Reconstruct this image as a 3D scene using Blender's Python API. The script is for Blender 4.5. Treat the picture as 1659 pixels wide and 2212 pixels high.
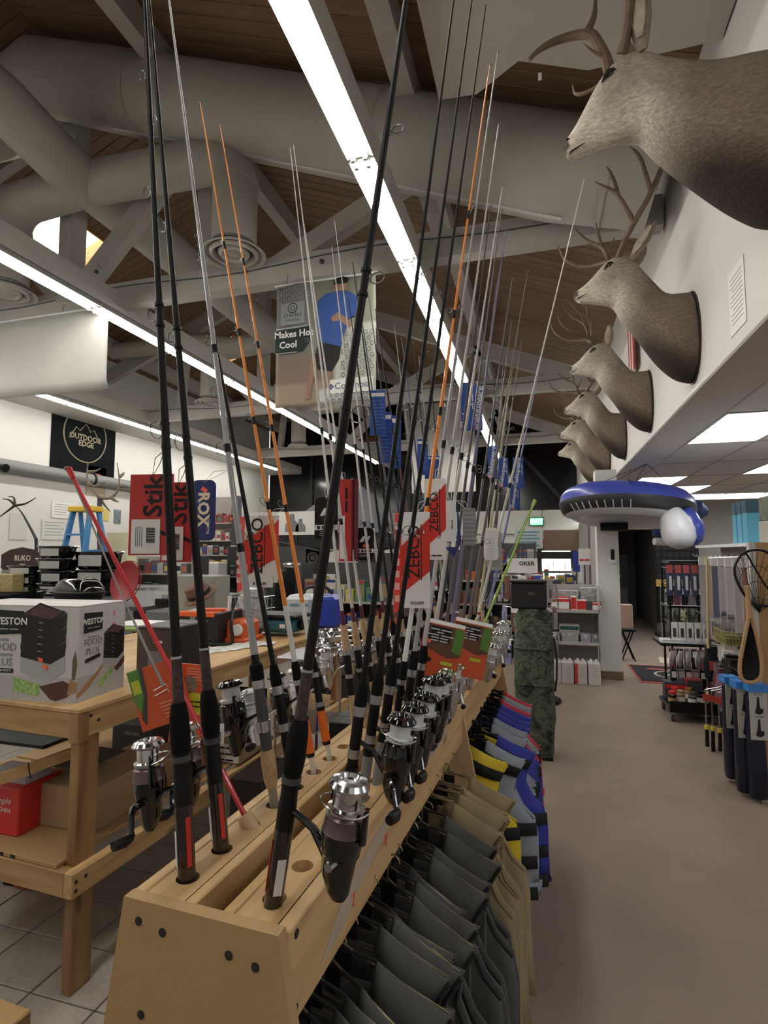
import bpy, math, random
from mathutils import Vector, Matrix
random.seed(7)
R = math.radians
PI = math.pi
for o in list(bpy.data.objects): bpy.data.objects.remove(o)
sc = bpy.context.scene
COL = sc.collection

# ---------------------------------------------------------------- camera
EYE = Vector((0.0, 0.0, 1.55)); F = 1180.0; PITCH = R(4.3); YAW = R(16.0)
cam = bpy.data.cameras.new('camera'); cam.sensor_fit = 'AUTO'; cam.sensor_width = 36.0
cam.lens = F * 36.0 / 2212.0; cam.clip_start = 0.02; cam.clip_end = 200
camo = bpy.data.objects.new('camera', cam); COL.objects.link(camo)
camo.location = EYE; camo.rotation_euler = (PI / 2 + PITCH, 0, YAW); sc.camera = camo
# ---------------------------------------------------------------- world, exposure
w = bpy.data.worlds.new('sky'); sc.world = w; w.use_nodes = True
bg = w.node_tree.nodes['Background']; bg.inputs[0].default_value = (0.93, 0.96, 0.90, 1); bg.inputs[1].default_value = 2.2
vs = sc.view_settings; vs.view_transform = 'Standard'; vs.look = 'None'; vs.exposure = 1.22; vs.gamma = 1.0; vs.use_curve_mapping = False
TUBE = 17.0      # glow of the fluorescent tubes
PANEL = 4.0      # glow of the ceiling panels

_R = Matrix.Rotation(YAW, 3, 'Z') @ Matrix.Rotation(PI / 2 + PITCH, 3, 'X')
def px(u, v, X=None, Y=None, Z=None):
    """the point of the room seen at (u, v) of the 1659 x 2212 frame that lies on the plane X=, Y= or Z="""
    d = _R @ Vector(((u - 829.5) / F, -(v - 1106.0) / F, -1.0))
    if X is not None: t = (X - EYE.x) / d.x
    elif Y is not None: t = (Y - EYE.y) / d.y
    else: t = (Z - EYE.z) / d.z
    return EYE + d * t

# ---------------------------------------------------------------- materials
MATS = {}
def mat(name, rgb=(0.5, 0.5, 0.5), rough=0.55, metal=0.0, var=0.0, scale=8.0, stretch=(1, 1, 1), bump=0.0, dark=0.6,
        emit=0.0, trans=0.0, alpha=1.0, attr=None, coat=0.0, spec=0.5, fine=0.0):
    if name in MATS: return MATS[name]
    m = bpy.data.materials.new(name); m.use_nodes = True; MATS[name] = m
    nt = m.node_tree; N = nt.nodes; L = nt.links; b = N['Principled BSDF']
    if max(rgb) < .065: rgb = tuple(x * .45 for x in rgb)
    c = tuple(rgb) + (1,)
    b.inputs['Base Color'].default_value = c; b.inputs['Roughness'].default_value = rough; b.inputs['Metallic'].default_value = metal
    b.inputs['Specular IOR Level'].default_value = spec
    if coat: b.inputs['Coat Weight'].default_value = coat
    if trans: b.inputs['Transmission Weight'].default_value = trans
    if alpha < 1: b.inputs['Alpha'].default_value = alpha
    if emit:
        b.inputs['Emission Color'].default_value = c; b.inputs['Emission Strength'].default_value = emit
    src = None
    if attr:
        a = N.new('ShaderNodeAttribute'); a.attribute_name = attr; src = a.outputs['Color']
        L.new(src, b.inputs['Base Color'])
    if var or bump:
        tc = N.new('ShaderNodeTexCoord'); mp = N.new('ShaderNodeMapping'); mp.inputs['Scale'].default_value = stretch
        L.new(tc.outputs['Object'], mp.inputs['Vector'])
        nz = N.new('ShaderNodeTexNoise'); nz.inputs['Scale'].default_value = scale; nz.inputs['Detail'].default_value = 5
        nz.inputs['Roughness'].default_value = 0.6
        L.new(mp.outputs['Vector'], nz.inputs['Vector'])
        if var:
            mx = N.new('ShaderNodeMix'); mx.data_type = 'RGBA'
            mx.inputs[6].default_value = c; mx.inputs[7].default_value = (rgb[0] * dark, rgb[1] * dark, rgb[2] * dark, 1)
            if src:
                L.new(src, mx.inputs[6])
                mu = N.new('ShaderNodeMix'); mu.data_type = 'RGBA'; mu.blend_type = 'MULTIPLY'; mu.inputs[0].default_value = 1
                L.new(src, mu.inputs[6]); mu.inputs[7].default_value = (dark, dark, dark, 1); L.new(mu.outputs[2], mx.inputs[7])
            rp = N.new('ShaderNodeMapRange'); rp.inputs[1].default_value = 0.35; rp.inputs[2].default_value = 0.7; rp.inputs[4].default_value = var
            L.new(nz.outputs['Fac'], rp.inputs[0]); L.new(rp.outputs[0], mx.inputs[0]); L.new(mx.outputs[2], b.inputs['Base Color'])
        if bump:
            bp = N.new('ShaderNodeBump'); bp.inputs['Strength'].default_value = bump; bp.inputs['Distance'].default_value = 0.01
            L.new(nz.outputs['Fac'], bp.inputs['Height']); L.new(bp.outputs['Normal'], b.inputs['Normal'])
    return m

def wood(name, rgb, dark, axis=1, scale=3.0, rough=0.55, knots=True):
    """timber with grain drawn along one axis, and knots"""
    if name in MATS: return MATS[name]
    m = bpy.data.materials.new(name); m.use_nodes = True; MATS[name] = m
    nt = m.node_tree; N = nt.nodes; L = nt.links; b = N['Principled BSDF']; b.inputs['Roughness'].default_value = rough
    tc = N.new('ShaderNodeTexCoord'); oi = N.new('ShaderNodeObjectInfo')
    ad = N.new('ShaderNodeVectorMath'); ad.operation = 'ADD'; cb = N.new('ShaderNodeCombineXYZ')
    ml = N.new('ShaderNodeMath'); ml.operation = 'MULTIPLY'; ml.inputs[1].default_value = 37.0
    L.new(oi.outputs['Random'], ml.inputs[0])
    for i in range(3): L.new(ml.outputs[0], cb.inputs[i])
    L.new(tc.outputs['Object'], ad.inputs[0]); L.new(cb.outputs[0], ad.inputs[1])
    mp = N.new('ShaderNodeMapping'); s = [scale * 9] * 3; s[axis] = scale * 0.55; mp.inputs['Scale'].default_value = s
    L.new(ad.outputs[0], mp.inputs['Vector'])
    nz = N.new('ShaderNodeTexNoise'); nz.inputs['Scale'].default_value = 1.0; nz.inputs['Detail'].default_value = 6; nz.inputs['Distortion'].default_value = 0.8
    L.new(mp.outputs['Vector'], nz.inputs['Vector'])
    rp = N.new('ShaderNodeValToRGB'); rp.color_ramp.elements[0].position = 0.36; rp.color_ramp.elements[1].position = 0.66
    rp.color_ramp.elements[0].color = tuple(rgb) + (1,); rp.color_ramp.elements[1].color = tuple(dark) + (1,)
    L.new(nz.outputs['Fac'], rp.inputs[0])
    out = rp.outputs[0]
    if knots:
        mp2 = N.new('ShaderNodeMapping'); s2 = [scale * 3.0] * 3; s2[axis] = scale * 1.2; mp2.inputs['Scale'].default_value = s2
        L.new(ad.outputs[0], mp2.inputs['Vector'])
        vo = N.new('ShaderNodeTexVoronoi'); vo.inputs['Scale'].default_value = 1.0; L.new(mp2.outputs['Vector'], vo.inputs['Vector'])
        r2 = N.new('ShaderNodeMapRange'); r2.inputs[1].default_value = 0.06; r2.inputs[2].default_value = 0.14; r2.inputs[3].default_value = 0.7; r2.inputs[4].default_value = 0.0
        L.new(vo.outputs['Distance'], r2.inputs[0])
        mx = N.new('ShaderNodeMix'); mx.data_type = 'RGBA'; mx.inputs[7].default_value = tuple(x * 0.35 for x in dark) + (1,)
        L.new(r2.outputs[0], mx.inputs[0]); L.new(out, mx.inputs[6]); out = mx.outputs[2]
    L.new(out, b.inputs['Base Color'])
    bp = N.new('ShaderNodeBump'); bp.inputs['Strength'].default_value = 0.12; bp.inputs['Distance'].default_value = 0.004
    L.new(nz.outputs['Fac'], bp.inputs['Height']); L.new(bp.outputs['Normal'], b.inputs['Normal'])
    return m

# ---------------------------------------------------------------- mesh builder
class MB:
    def __init__(s): s.v = []; s.f = []; s.c = []
    def add(s, vs, fs, col=None):
        n = len(s.v); s.v += [tuple(p) for p in vs]; s.f += [tuple(i + n for i in f) for f in fs]; s.c += [col] * len(vs); return s
    def box(s, c, d, M=None, col=None, bev=0.0):
        x, y, z = d[0] / 2, d[1] / 2, d[2] / 2
        if bev > 0:
            b = min(bev, x * .9, y * .9, z * .9); P = []
            vs = []; idx = {}
            for sx in (-1, 1):
                for sy in (-1, 1):
                    for sz in (-1, 1):
                        for a in range(3):
                            q = [sx * (x - b), sy * (y - b), sz * (z - b)]; q[a] = (sx * x, sy * y, sz * z)[a]
                            idx[(sx, sy, sz, a)] = len(vs); vs.append(Vector(q))
            fs = []
            for a in range(3):
                o1, o2 = [k for k in range(3) if k != a]
                for sg in (-1, 1):
                    r = []
                    for (p, q) in ((-1, -1), (1, -1), (1, 1), (-1, 1)):
                        k = [0, 0, 0]; k[a] = sg; k[o1] = p; k[o2] = q; r.append(idx[(k[0], k[1], k[2], a)])
                    fs.append(r)
            for a in range(3):
                o1, o2 = [k for k in range(3) if k != a]
                for p in (-1, 1):
                    for q in (-1, 1):
                        r = []
                        for (e, ax) in ((-1, o1), (1, o1), (1, o2), (-1, o2)):
                            k = [0, 0, 0]; k[a] = e; k[o1] = p; k[o2] = q; r.append(idx[(k[0], k[1], k[2], ax)])
                        fs.append(r)
            for sx in (-1, 1):
                for sy in (-1, 1):
                    for sz in (-1, 1): fs.append([idx[(sx, sy, sz, a)] for a in range(3)])
            cc = Vector((0, 0, 0)); ff = []
            for f in fs:
                m = sum((vs[i] for i in f), Vector()) / len(f)
                nrm = (vs[f[1]] - vs[f[0]]).cross(vs[f[2]] - vs[f[0]])
                ff.append(f if nrm.dot(m) > 0 else f[::-1])
            fs = ff
        else:
            vs = [Vector((i * x, j * y, k * z)) for i in (-1, 1) for j in (-1, 1) for k in (-1, 1)]
            fs = [(0, 1, 3, 2), (4, 6, 7, 5), (0, 4, 5, 1), (2, 3, 7, 6), (0, 2, 6, 4), (1, 5, 7, 3)]
        c = Vector(c)
        return s.add([((M @ p) if M else p) + c for p in vs], fs, col)
    def bb(s, lo, hi, col=None, bev=0.0):
        return s.box([(a + b) / 2 for a, b in zip(lo, hi)], [abs(b - a) for a, b in zip(lo, hi)], None, col, bev)
    def tube(s, pts, r, n=8, cap=True, col=None, flat=1.0, up=None):
        pts = [Vector(p) for p in pts]; k = len(pts)
        if not hasattr(r, '__len__'): r = [r] * k
        vs = []; T0 = None; U = None
        for i in range(k):
            T = (pts[min(i + 1, k - 1)] - pts[max(i - 1, 0)])
            if T.length < 1e-9: T = Vector((0, 0, 1))
            T.normalize()
            if U is None:
                a = Vector(up) if up else (Vector((0, 0, 1)) if abs(T.z) < .9 else Vector((1, 0, 0)))
                U = (a - T * a.dot(T)).normalized()
            else:
                U = (U - T * U.dot(T))
                U = U.normalized() if U.length > 1e-6 else T.orthogonal().normalized()
            W = T.cross(U)
            for j in range(n):
                a = 2 * PI * j / n
                vs.append(pts[i] + (U * math.cos(a) * flat + W * math.sin(a)) * r[i])
        fs = [(i * n + j, i * n + (j + 1) % n, (i + 1) * n + (j + 1) % n, (i + 1) * n + j) for i in range(k - 1) for j in range(n)]
        if cap: fs += [tuple(range(n))[::-1], tuple(range((k - 1) * n, k * n))]
        return s.add(vs, fs, col)
    def bar(s, p, q, wd, h, col=None, up=(0, 0, 1)):
        p = Vector(p); q = Vector(q); T = (q - p).normalized(); a = Vector(up); U = (a - T * a.dot(T))
        U = U.normalized() if U.length > 1e-6 else T.orthogonal().normalized(); W = T.cross(U)
        vs = [c + W * (i * wd / 2) + U * (j * h / 2) for c in (p, q) for (i, j) in ((-1, -1), (1, -1), (1, 1), (-1, 1))]
        return s.add(vs, [(0, 3, 2, 1), (4, 5, 6, 7)] + [(j, (j + 1) % 4, 4 + (j + 1) % 4, 4 + j) for j in range(4)], col)
    def lathe(s, prof, n=16, M=None, c=(0, 0, 0), col=None, caps=True):
        c = Vector(c); vs = []
        for (r, z) in prof:
            for j in range(n):
                a = 2 * PI * j / n; p = Vector((r * math.cos(a), r * math.sin(a), z)); vs.append((M @ p if M else p) + c)
        k = len(prof)
        fs = [(i * n + j, i * n + (j + 1) % n, (i + 1) * n + (j + 1) % n, (i + 1) * n + j) for i in range(k - 1) for j in range(n)]
        if caps: fs += [tuple(range(n))[::-1], tuple(range((k - 1) * n, k * n))]
        return s.add(vs, fs, col)
    def prism(s, poly, h, M=None, c=(0, 0, 0), col=None):
        """polygon in local x,y pushed up local z by h"""
        n = len(poly); c = Vector(c)
        ar = sum(poly[i][0] * poly[(i + 1) % n][1] - poly[(i + 1) % n][0] * poly[i][1] for i in range(n))
        if ar < 0: poly = list(poly)[::-1]
        vs = [Vector((x, y, z)) for z in (0, h) for (x, y) in poly]
        vs = [(M @ p if M else p) + c for p in vs]
        return s.add(vs, [tuple(range(n))[::-1], tuple(range(n, 2 * n))] + [(j, (j + 1) % n, n + (j + 1) % n, n + j) for j in range(n)], col)
    def loft(s, rings, cap=True, closed=True, cols=None):
        n = len(rings[0]); vs = [p for r in rings for p in r]
        m = n if closed else n - 1
        fs = [(i * n + j, i * n + (j + 1) % n, (i + 1) * n + (j + 1) % n, (i + 1) * n + j) for i in range(len(rings) - 1) for j in range(m)]
        if cap and closed: fs += [tuple(range(n))[::-1], tuple(range((len(rings) - 1) * n, len(rings) * n))]
        s.add(vs, fs)
        if cols: s.c[-len(vs):] = cols
        return s
    def torus(s, R_, r, n=20, m=6, M=None, c=(0, 0, 0), a0=0.0, a1=2 * PI):
        c = Vector(c); full = abs(a1 - a0 - 2 * PI) < 1e-6; vs = []; k = n if full else n + 1
        for i in range(k):
            a = a0 + (a1 - a0) * i / n
            for j in range(m):
                b = 2 * PI * j / m; p = Vector(((R_ + r * math.cos(b)) * math.cos(a), (R_ + r * math.cos(b)) * math.sin(a), r * math.sin(b)))
                vs.append((M @ p if M else p) + c)
        fs = [(i * m + j, ((i + 1) % k) * m + j, ((i + 1) % k) * m + (j + 1) % m, i * m + (j + 1) % m) for i in range(n) for j in range(m)]
        return s.add(vs, fs)
    def xf(s, M):
        s.v = [tuple(M @ Vector(p)) for p in s.v]; return s
    def mesh(s, name, m, smooth=35):
        me = bpy.data.meshes.new(name); me.from_pydata(s.v, [], s.f); me.materials.append(m)
        if any(c is not None for c in s.c):
            at = me.color_attributes.new('col', 'FLOAT_COLOR', 'POINT')
            at.data.foreach_set('color', [x for c in s.c for x in ((tuple(c) if c is not None else (.5, .5, .5))[:3] + (1.0,))])
        if smooth:
            me.shade_smooth(); me.set_sharp_from_angle(angle=R(smooth))
        return me
    def build(s, name, m, parent=None, smooth=35):
        return link(name, s.mesh(name, m, smooth), parent)

def link(name, data, parent=None, M=None):
    o = bpy.data.objects.new(name, data); COL.objects.link(o)
    if parent is not None: o.parent = parent
    if M is not None: o.matrix_local = M
    return o
def tag(o, label=None, cat=None, group=None, kind=None):
    if label: o['label'] = label
    if cat: o['category'] = cat
    if group: o['group'] = group
    if kind: o['kind'] = kind
    return o
def thing(name, label, cat, loc=(0, 0, 0), rz=0.0, group=None, M=None):
    o = bpy.data.objects.new(name, None); COL.objects.link(o); o.empty_display_size = 0.05
    if M is not None: o.matrix_world = M
    else: o.location = loc; o.rotation_euler = (0, 0, rz)
    return tag(o, label, cat, group)
def struct(o): o['kind'] = 'structure'; return o
KIDS = {}
def kids(o):
    return [c for c in o.children]
def copy_tree(o, parent=None):
    c = o.copy(); COL.objects.link(c)
    if parent is not None: c.parent = parent
    for ch in kids(o): copy_tree(ch, c)
    return c
_TXT = {}
def text_mesh(s, m, size=0.1, extrude=0.0004, align='CENTER', bold=0.0, shear=0.0, space=1.0):
    key = (s, m.name, size, extrude, align, bold, shear, space)
    if key in _TXT: return _TXT[key]
    cu = bpy.data.curves.new('lettering', 'FONT'); cu.body = s; cu.size = size; cu.extrude = extrude; cu.align_x = align; cu.align_y = 'CENTER'
    cu.offset = bold; cu.shear = shear; cu.space_character = space; cu.resolution_u = 2
    o = bpy.data.objects.new('lettering', cu)
    me = bpy.data.meshes.new_from_object(o); me.materials.clear(); me.materials.append(m)
    bpy.data.objects.remove(o); bpy.data.curves.remove(cu)
    _TXT[key] = me; return me
BLUR = {'AMMO', 'Igloo', 'WAGNER', 'KNIVES', 'CARDINAL', 'GUNS', 'Sale', 'X75 LONG', 'F51', 'ALASKA', 'GAMES', 'BUILT IN', 'TO LAST', 'Trim Fishing', 'Pole', 'closed and short', 'convenient', 'in a pouch', 'realfood  realfast', 'CARBON', 'UGLY STIK GX2', 'knives', 'iiilliliiili'}
def lettering(s, m, parent, M, size=0.1, **k):
    if s in BLUR:      # print too small or too blurred to read in the photograph
        q = MB(); w_ = len(s) * size * .5; q.box((-w_ * .27, 0, .0003), (w_ * .44, size * .34, .0005)); q.box((w_ * .25, 0, .0003), (w_ * .46, size * .34, .0005))
        return link('print_line', q.mesh('print_line', m, 0), parent, M)
    return link('lettering', text_mesh(s, m, size, **k), parent, M)
def frame(o, x, y, z=None):
    """matrix with origin o, local x and y along the given directions"""
    x = Vector(x).normalized(); y = Vector(y); y = (y - x * y.dot(x)).normalized(); z = x.cross(y)
    M = Matrix((x, y, z)).transposed().to_4x4(); M.translation = Vector(o); return M
def T(x, y, z): return Matrix.Translation((x, y, z))
def RX(a): return Matrix.Rotation(R(a), 4, 'X')
def RY(a): return Matrix.Rotation(R(a), 4, 'Y')
def RZ(a): return Matrix.Rotation(R(a), 4, 'Z')

# ---- shared materials
white_paint = mat('white_paint', (.50, .48, .45), .6, var=.25, scale=3, dark=.88)
truss_paint = mat('truss_paint', (.50, .48, .455), .6, var=.35, scale=4, dark=.82)
duct_paint = mat('duct_paint', (.47, .45, .42), .5, var=.2, scale=2, dark=.88)
wall_paint = mat('wall_paint', (.68, .665, .64), .75, var=.25, scale=2.5, dark=.93)
ceil_wood = wood('ceiling_board', (.265, .165, .100), (.185, .110, .062), axis=0, scale=1.2, rough=.6, knots=False)
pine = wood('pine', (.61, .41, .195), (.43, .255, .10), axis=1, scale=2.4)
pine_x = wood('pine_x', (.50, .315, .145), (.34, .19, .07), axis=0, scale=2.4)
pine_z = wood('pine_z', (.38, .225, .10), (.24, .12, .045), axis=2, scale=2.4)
mdf = mat('particle_board', (.46, .295, .135), .7, var=.5, scale=220, dark=.85)
ply = mat('plywood', (.55, .38, .20), .65, var=.4, scale=60, dark=.8)
black = mat('black_plastic', (.012, .012, .013), .4, spec=.3)
matte_black = mat('black_foam', (.010, .010, .010), .85, var=.5, scale=300, dark=.5, spec=.2)
black_gloss = mat('black_gloss', (.008, .008, .010), .12, coat=.5)
dark_grey = mat('dark_grey', (.06, .06, .065), .5)
mid_grey = mat('mid_grey', (.22, .22, .23), .5)
light_grey = mat('light_grey', (.50, .50, .50), .5)
chrome = mat('chrome', (.62, .62, .63), .16, 1.0)
steel = mat('steel', (.55, .55, .56), .32, 1.0)
paper = mat('paper', (.78, .77, .75), .7)
white_gloss = mat('white_gloss', (.80, .80, .80), .3)
ink = mat('ink', (.01, .01, .012), .6)
red = mat('red', (.60, .03, .025), .45)
orange = mat('orange', (.85, .20, .02), .4)
cork = mat('cork', (.56, .39, .22), .8, var=.7, scale=90, dark=.55)
skin_m = mat('cardboard', (.40, .27, .155), .8, var=.25, scale=12, dark=.9)
cardboard = skin_m
glass = mat('clear_plastic', (.9, .9, .9), .08, alpha=.22)
ordn = ['nearest', 'second', 'third', 'fourth', 'fifth', 'sixth', 'seventh', 'eighth', 'ninth', 'tenth', 'eleventh', 'twelfth', 'thirteenth', 'fourteenth', 'fifteenth', 'sixteenth', 'seventeenth', 'eighteenth']
# ================================================================ the setting
WX = 1.0; LX = -8.5; BY = 16.0; FY = -2.6        # faces of the walls
RIDGE = -4.9; EAVE = 4.6; RISE = .40; TOP = EAVE + RISE * (WX - RIDGE)           # gable roof: ridge line, height at the walls, pitch
def roof_z(x): return TOP - RISE * abs(x - RIDGE)
SOF = 2.6                                        # height of the low ceiling beside the aisle
carpet = mat('carpet', (.345, .262, .205), .95, var=.75, scale=300, dark=.55, bump=.5)
# make the carpet a little blotchy as well
def _blotch(m, sc_, amt):
    nt = m.node_tree; N = nt.nodes; L = nt.links; b = N['Principled BSDF']; old = b.inputs['Base Color'].links[0].from_socket
    nz = N.new('ShaderNodeTexNoise'); nz.inputs['Scale'].default_value = sc_; nz.inputs['Detail'].default_value = 3
    tc = N.new('ShaderNodeTexCoord'); L.new(tc.outputs['Object'], nz.inputs['Vector'])
    mx = N.new('ShaderNodeMix'); mx.data_type = 'RGBA'; mx.blend_type = 'MULTIPLY'; mx.inputs[7].default_value = (amt, amt, amt, 1)
    rp = N.new('ShaderNodeMapRange'); rp.inputs[1].default_value = .4; rp.inputs[2].default_value = .7
    L.new(nz.outputs['Fac'], rp.inputs[0]); L.new(rp.outputs[0], mx.inputs[0]); L.new(old, mx.inputs[6]); L.new(mx.outputs[2], b.inputs['Base Color'])
_blotch(carpet, 2.2, .86)
struct(MB().bb((LX - .3, FY - .3, -.12), (5.0, BY + .3, -.02)).build('floor', mat('screed', (.16, .14, .12), .9), smooth=0))
fl = bpy.data.objects['floor']
cp = MB(); cp.add([(-.78, FY, .0), (5.0, FY, .0), (5.0, BY, .0), (-.42, BY, .0), (-.78, FY, -.02), (5, FY, -.02), (5, BY, -.02), (-.42, BY, -.02)],
       [(0, 1, 2, 3), (4, 7, 6, 5), (0, 4, 5, 1), (1, 5, 6, 2), (2, 6, 7, 3), (3, 7, 4, 0)])
cpo = cp.build('carpet', carpet, fl, smooth=0)
tile_m = mat('floor_tile', (.43, .385, .335), .45, var=.8, scale=5, dark=.72)
_blotch(tile_m, 40, .88)
tx_, ty_ = .279, .242
tmesh = MB().box((0, 0, -.008), (tx_ - .006, ty_ - .006, .016), bev=.0025).mesh('tile', tile_m, 0)
for i in range(0, 14):
    for j in range(-3, 20):
        x = -1.77 + tx_ / 2 + (3 - i) * tx_ + .0; y = 1.631 + ty_ / 2 + j * ty_
        if x + tx_ / 2 > -.765 + (y - FY) * .0193 and x - tx_ / 2 > -.86 + (y - FY) * .0193: continue
        if y > 4.6 and i > 8: continue
        link('tile', tmesh, fl, T(x, y, 0))
tag(MB().bb((LX, FY, -.02), (-3.0, BY, -.004)).build('tile_bed', tile_m, fl, 0), kind='stuff'); tag(MB().bb((-3.0, 6.0, -.02), (-.6, BY, -.004)).build('tile_bed', tile_m, fl, 0), kind='stuff')
# walls
upper = MB().bb((WX, FY, SOF), (WX + .15, BY, 4.66)); upper.build('wall_right', wall_paint, smooth=0)
struct(bpy.data.objects['wall_right'])
struct(MB().bb((LX - .15, FY, 0), (LX, BY, 5.6)).build('wall_left', wall_paint, smooth=0))
struct(MB().bb((LX, FY - .15, 0), (5.0, FY, 7.1)).build('wall_front', wall_paint, smooth=0))
struct(MB().bb((5.0, FY, 0), (5.15, BY, 2.75)).build('wall_side', wall_paint, smooth=0))
# back gable: dark glazing above a white band
dark_glass = mat('dark_glazing', (.006, .007, .010), .15)
wb = struct(MB().bb((LX, BY, 0), (5.0, BY + .15, 2.75)).build('wall_back', wall_paint, smooth=0))
MB().bb((LX, BY + .04, 2.75), (WX + .1, BY + .12, 7.1)).build('glazing', dark_glass, wb, 0)
mull = mat('mullion', (.03, .03, .032), .5)
for x in [-8.6, -7.0, -5.4, -3.8, -2.2, -.6]:
    MB().bb((x - .05, BY - .02, 2.75), (x + .05, BY + .06, roof_z(x))).build('mullion', mull, wb, 0)
MB().bar((-1.2, BY - .05, 5.2), (.95, BY - .05, 2.6), .07, .10).build('brace', mull, wb, 0)
# roof deck: boards run down the slope, one object each
hw = WX - RIDGE; sl = math.hypot(hw, hw * RISE); ang = math.atan(RISE)
bw = .142
pm = MB().box((0, 0, .012), (sl + .06, bw - .007, .024), bev=.004).mesh('ceiling_plank', ceil_wood, 0)
roof = struct(MB().add([(RIDGE, FY, roof_z(RIDGE) + .06), (WX + .2, FY, EAVE + .003), (WX + .2, BY, EAVE + .003), (RIDGE, BY, roof_z(RIDGE) + .06),
                        (RIDGE, FY, roof_z(RIDGE) + .12), (WX + .2, FY, EAVE + .07), (WX + .2, BY, EAVE + .07), (RIDGE, BY, roof_z(RIDGE) + .12)],
     [(0, 1, 2, 3), (4, 7, 6, 5), (0, 4, 5, 1), (1, 5, 6, 2), (2, 6, 7, 3), (3, 7, 4, 0)]).build('ceiling', mat('roof_felt', (.03, .02, .015), .9), smooth=0))
# skylights are openings in the far slope
SKY = [(-7.3, -6.38, 5.62, 6.78), (-7.2, -6.45, 10.3, 11.2)]
SLOPE2 = [(FY, 5.62), (5.62, 6.78), (6.78, 10.3), (10.3, 11.2), (11.2, BY)]
mr = MB()
for (y0, y1) in SLOPE2:
    sk = [s for s in SKY if abs(s[2] - y0) < .01]
    spans = [(LX - .2, RIDGE)] if not sk else [(LX - .2, sk[0][0]), (sk[0][1], RIDGE)]
    for (x0, x1) in spans:
        z = roof_z
        mr.add([(x0, y0, z(x0) + .035), (x1, y0, z(x1) + .035), (x1, y1, z(x1) + .035), (x0, y1, z(x0) + .035),
                (x0, y0, z(x0) + .1), (x1, y0, z(x1) + .1), (x1, y1, z(x1) + .1), (x0, y1, z(x0) + .1)],
               [(0, 1, 2, 3), (4, 7, 6, 5), (0, 4, 5, 1), (1, 5, 6, 2), (2, 6, 7, 3), (3, 7, 4, 0)])
mr.build('roof_slab', MATS['roof_felt'], roof, 0)
y = 1.2
while y < BY - .1:
    xm = (RIDGE + WX) / 2; zm = (roof_z(RIDGE) + EAVE) / 2
    link('ceiling_plank', pm, roof, T(xm, y, zm) @ Matrix.Rotation(ang, 4, 'Y'))
    y += bw
half = {}
def plank_len(L_):
    if L_ not in half: half[L_] = MB().box((0, 0, .012), (L_, bw - .007, .024), bev=.004).mesh('ceiling_plank', ceil_wood, 0)
    return half[L_]
y = 2.4
ca = math.cos(ang)
while y < BY - .1:
    sk = [s for s in SKY if s[2] - bw / 2 < y < s[3] + bw / 2]
    spans = [(LX, RIDGE)] if not sk else [(LX, sk[0][0]), (sk[0][1], RIDGE)]
    for (x0, x1) in spans:
        xm = (x0 + x1) / 2
        link('ceiling_plank', plank_len(round((x1 - x0) / ca, 3)), roof, T(xm, y, roof_z(xm)) @ Matrix.Rotation(-ang, 4, 'Y'))
    y += bw
oak_trim = wood('skylight_lining', (.52, .27, .10), (.38, .18, .06), axis=1, scale=2)
for k, (x0, x1, y0, y1) in enumerate(SKY):
    m = MB(); z = roof_z
    for (a, b) in (((x0, y0), (x0, y1)), ((x1, y0), (x1, y1)), ((x0, y0), (x1, y0)), ((x0, y1), (x1, y1))):
        p = Vector((a[0], a[1], z(a[0]) + .12)); q = Vector((b[0], b[1], z(b[0]) + .12))
        m.bar(p, q, .04, .30)
    wf = struct(m.build('window_%d' % (k + 1), oak_trim, smooth=0))
    MB().add([(x0, y0, z(x0) + .26), (x1, y0, z(x1) + .26), (x1, y1, z(x1) + .26), (x0, y1, z(x0) + .26)], [(0, 1, 2, 3)]).build(
        'pane', mat('skylight_dome', (.95, .95, .82), .5, emit=2.6), wf, 0)
# purlins along the room
tr = 0
for x in (-8.0, -5.7, -3.33, -.945):
    tr += 1
    m = MB(); z = roof_z(x) - .15
    m.bb((x - .075, FY, z - .14), (x + .075, BY, z + .14)); struct(m.build('trim_%d' % tr, truss_paint, smooth=0))
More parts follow.
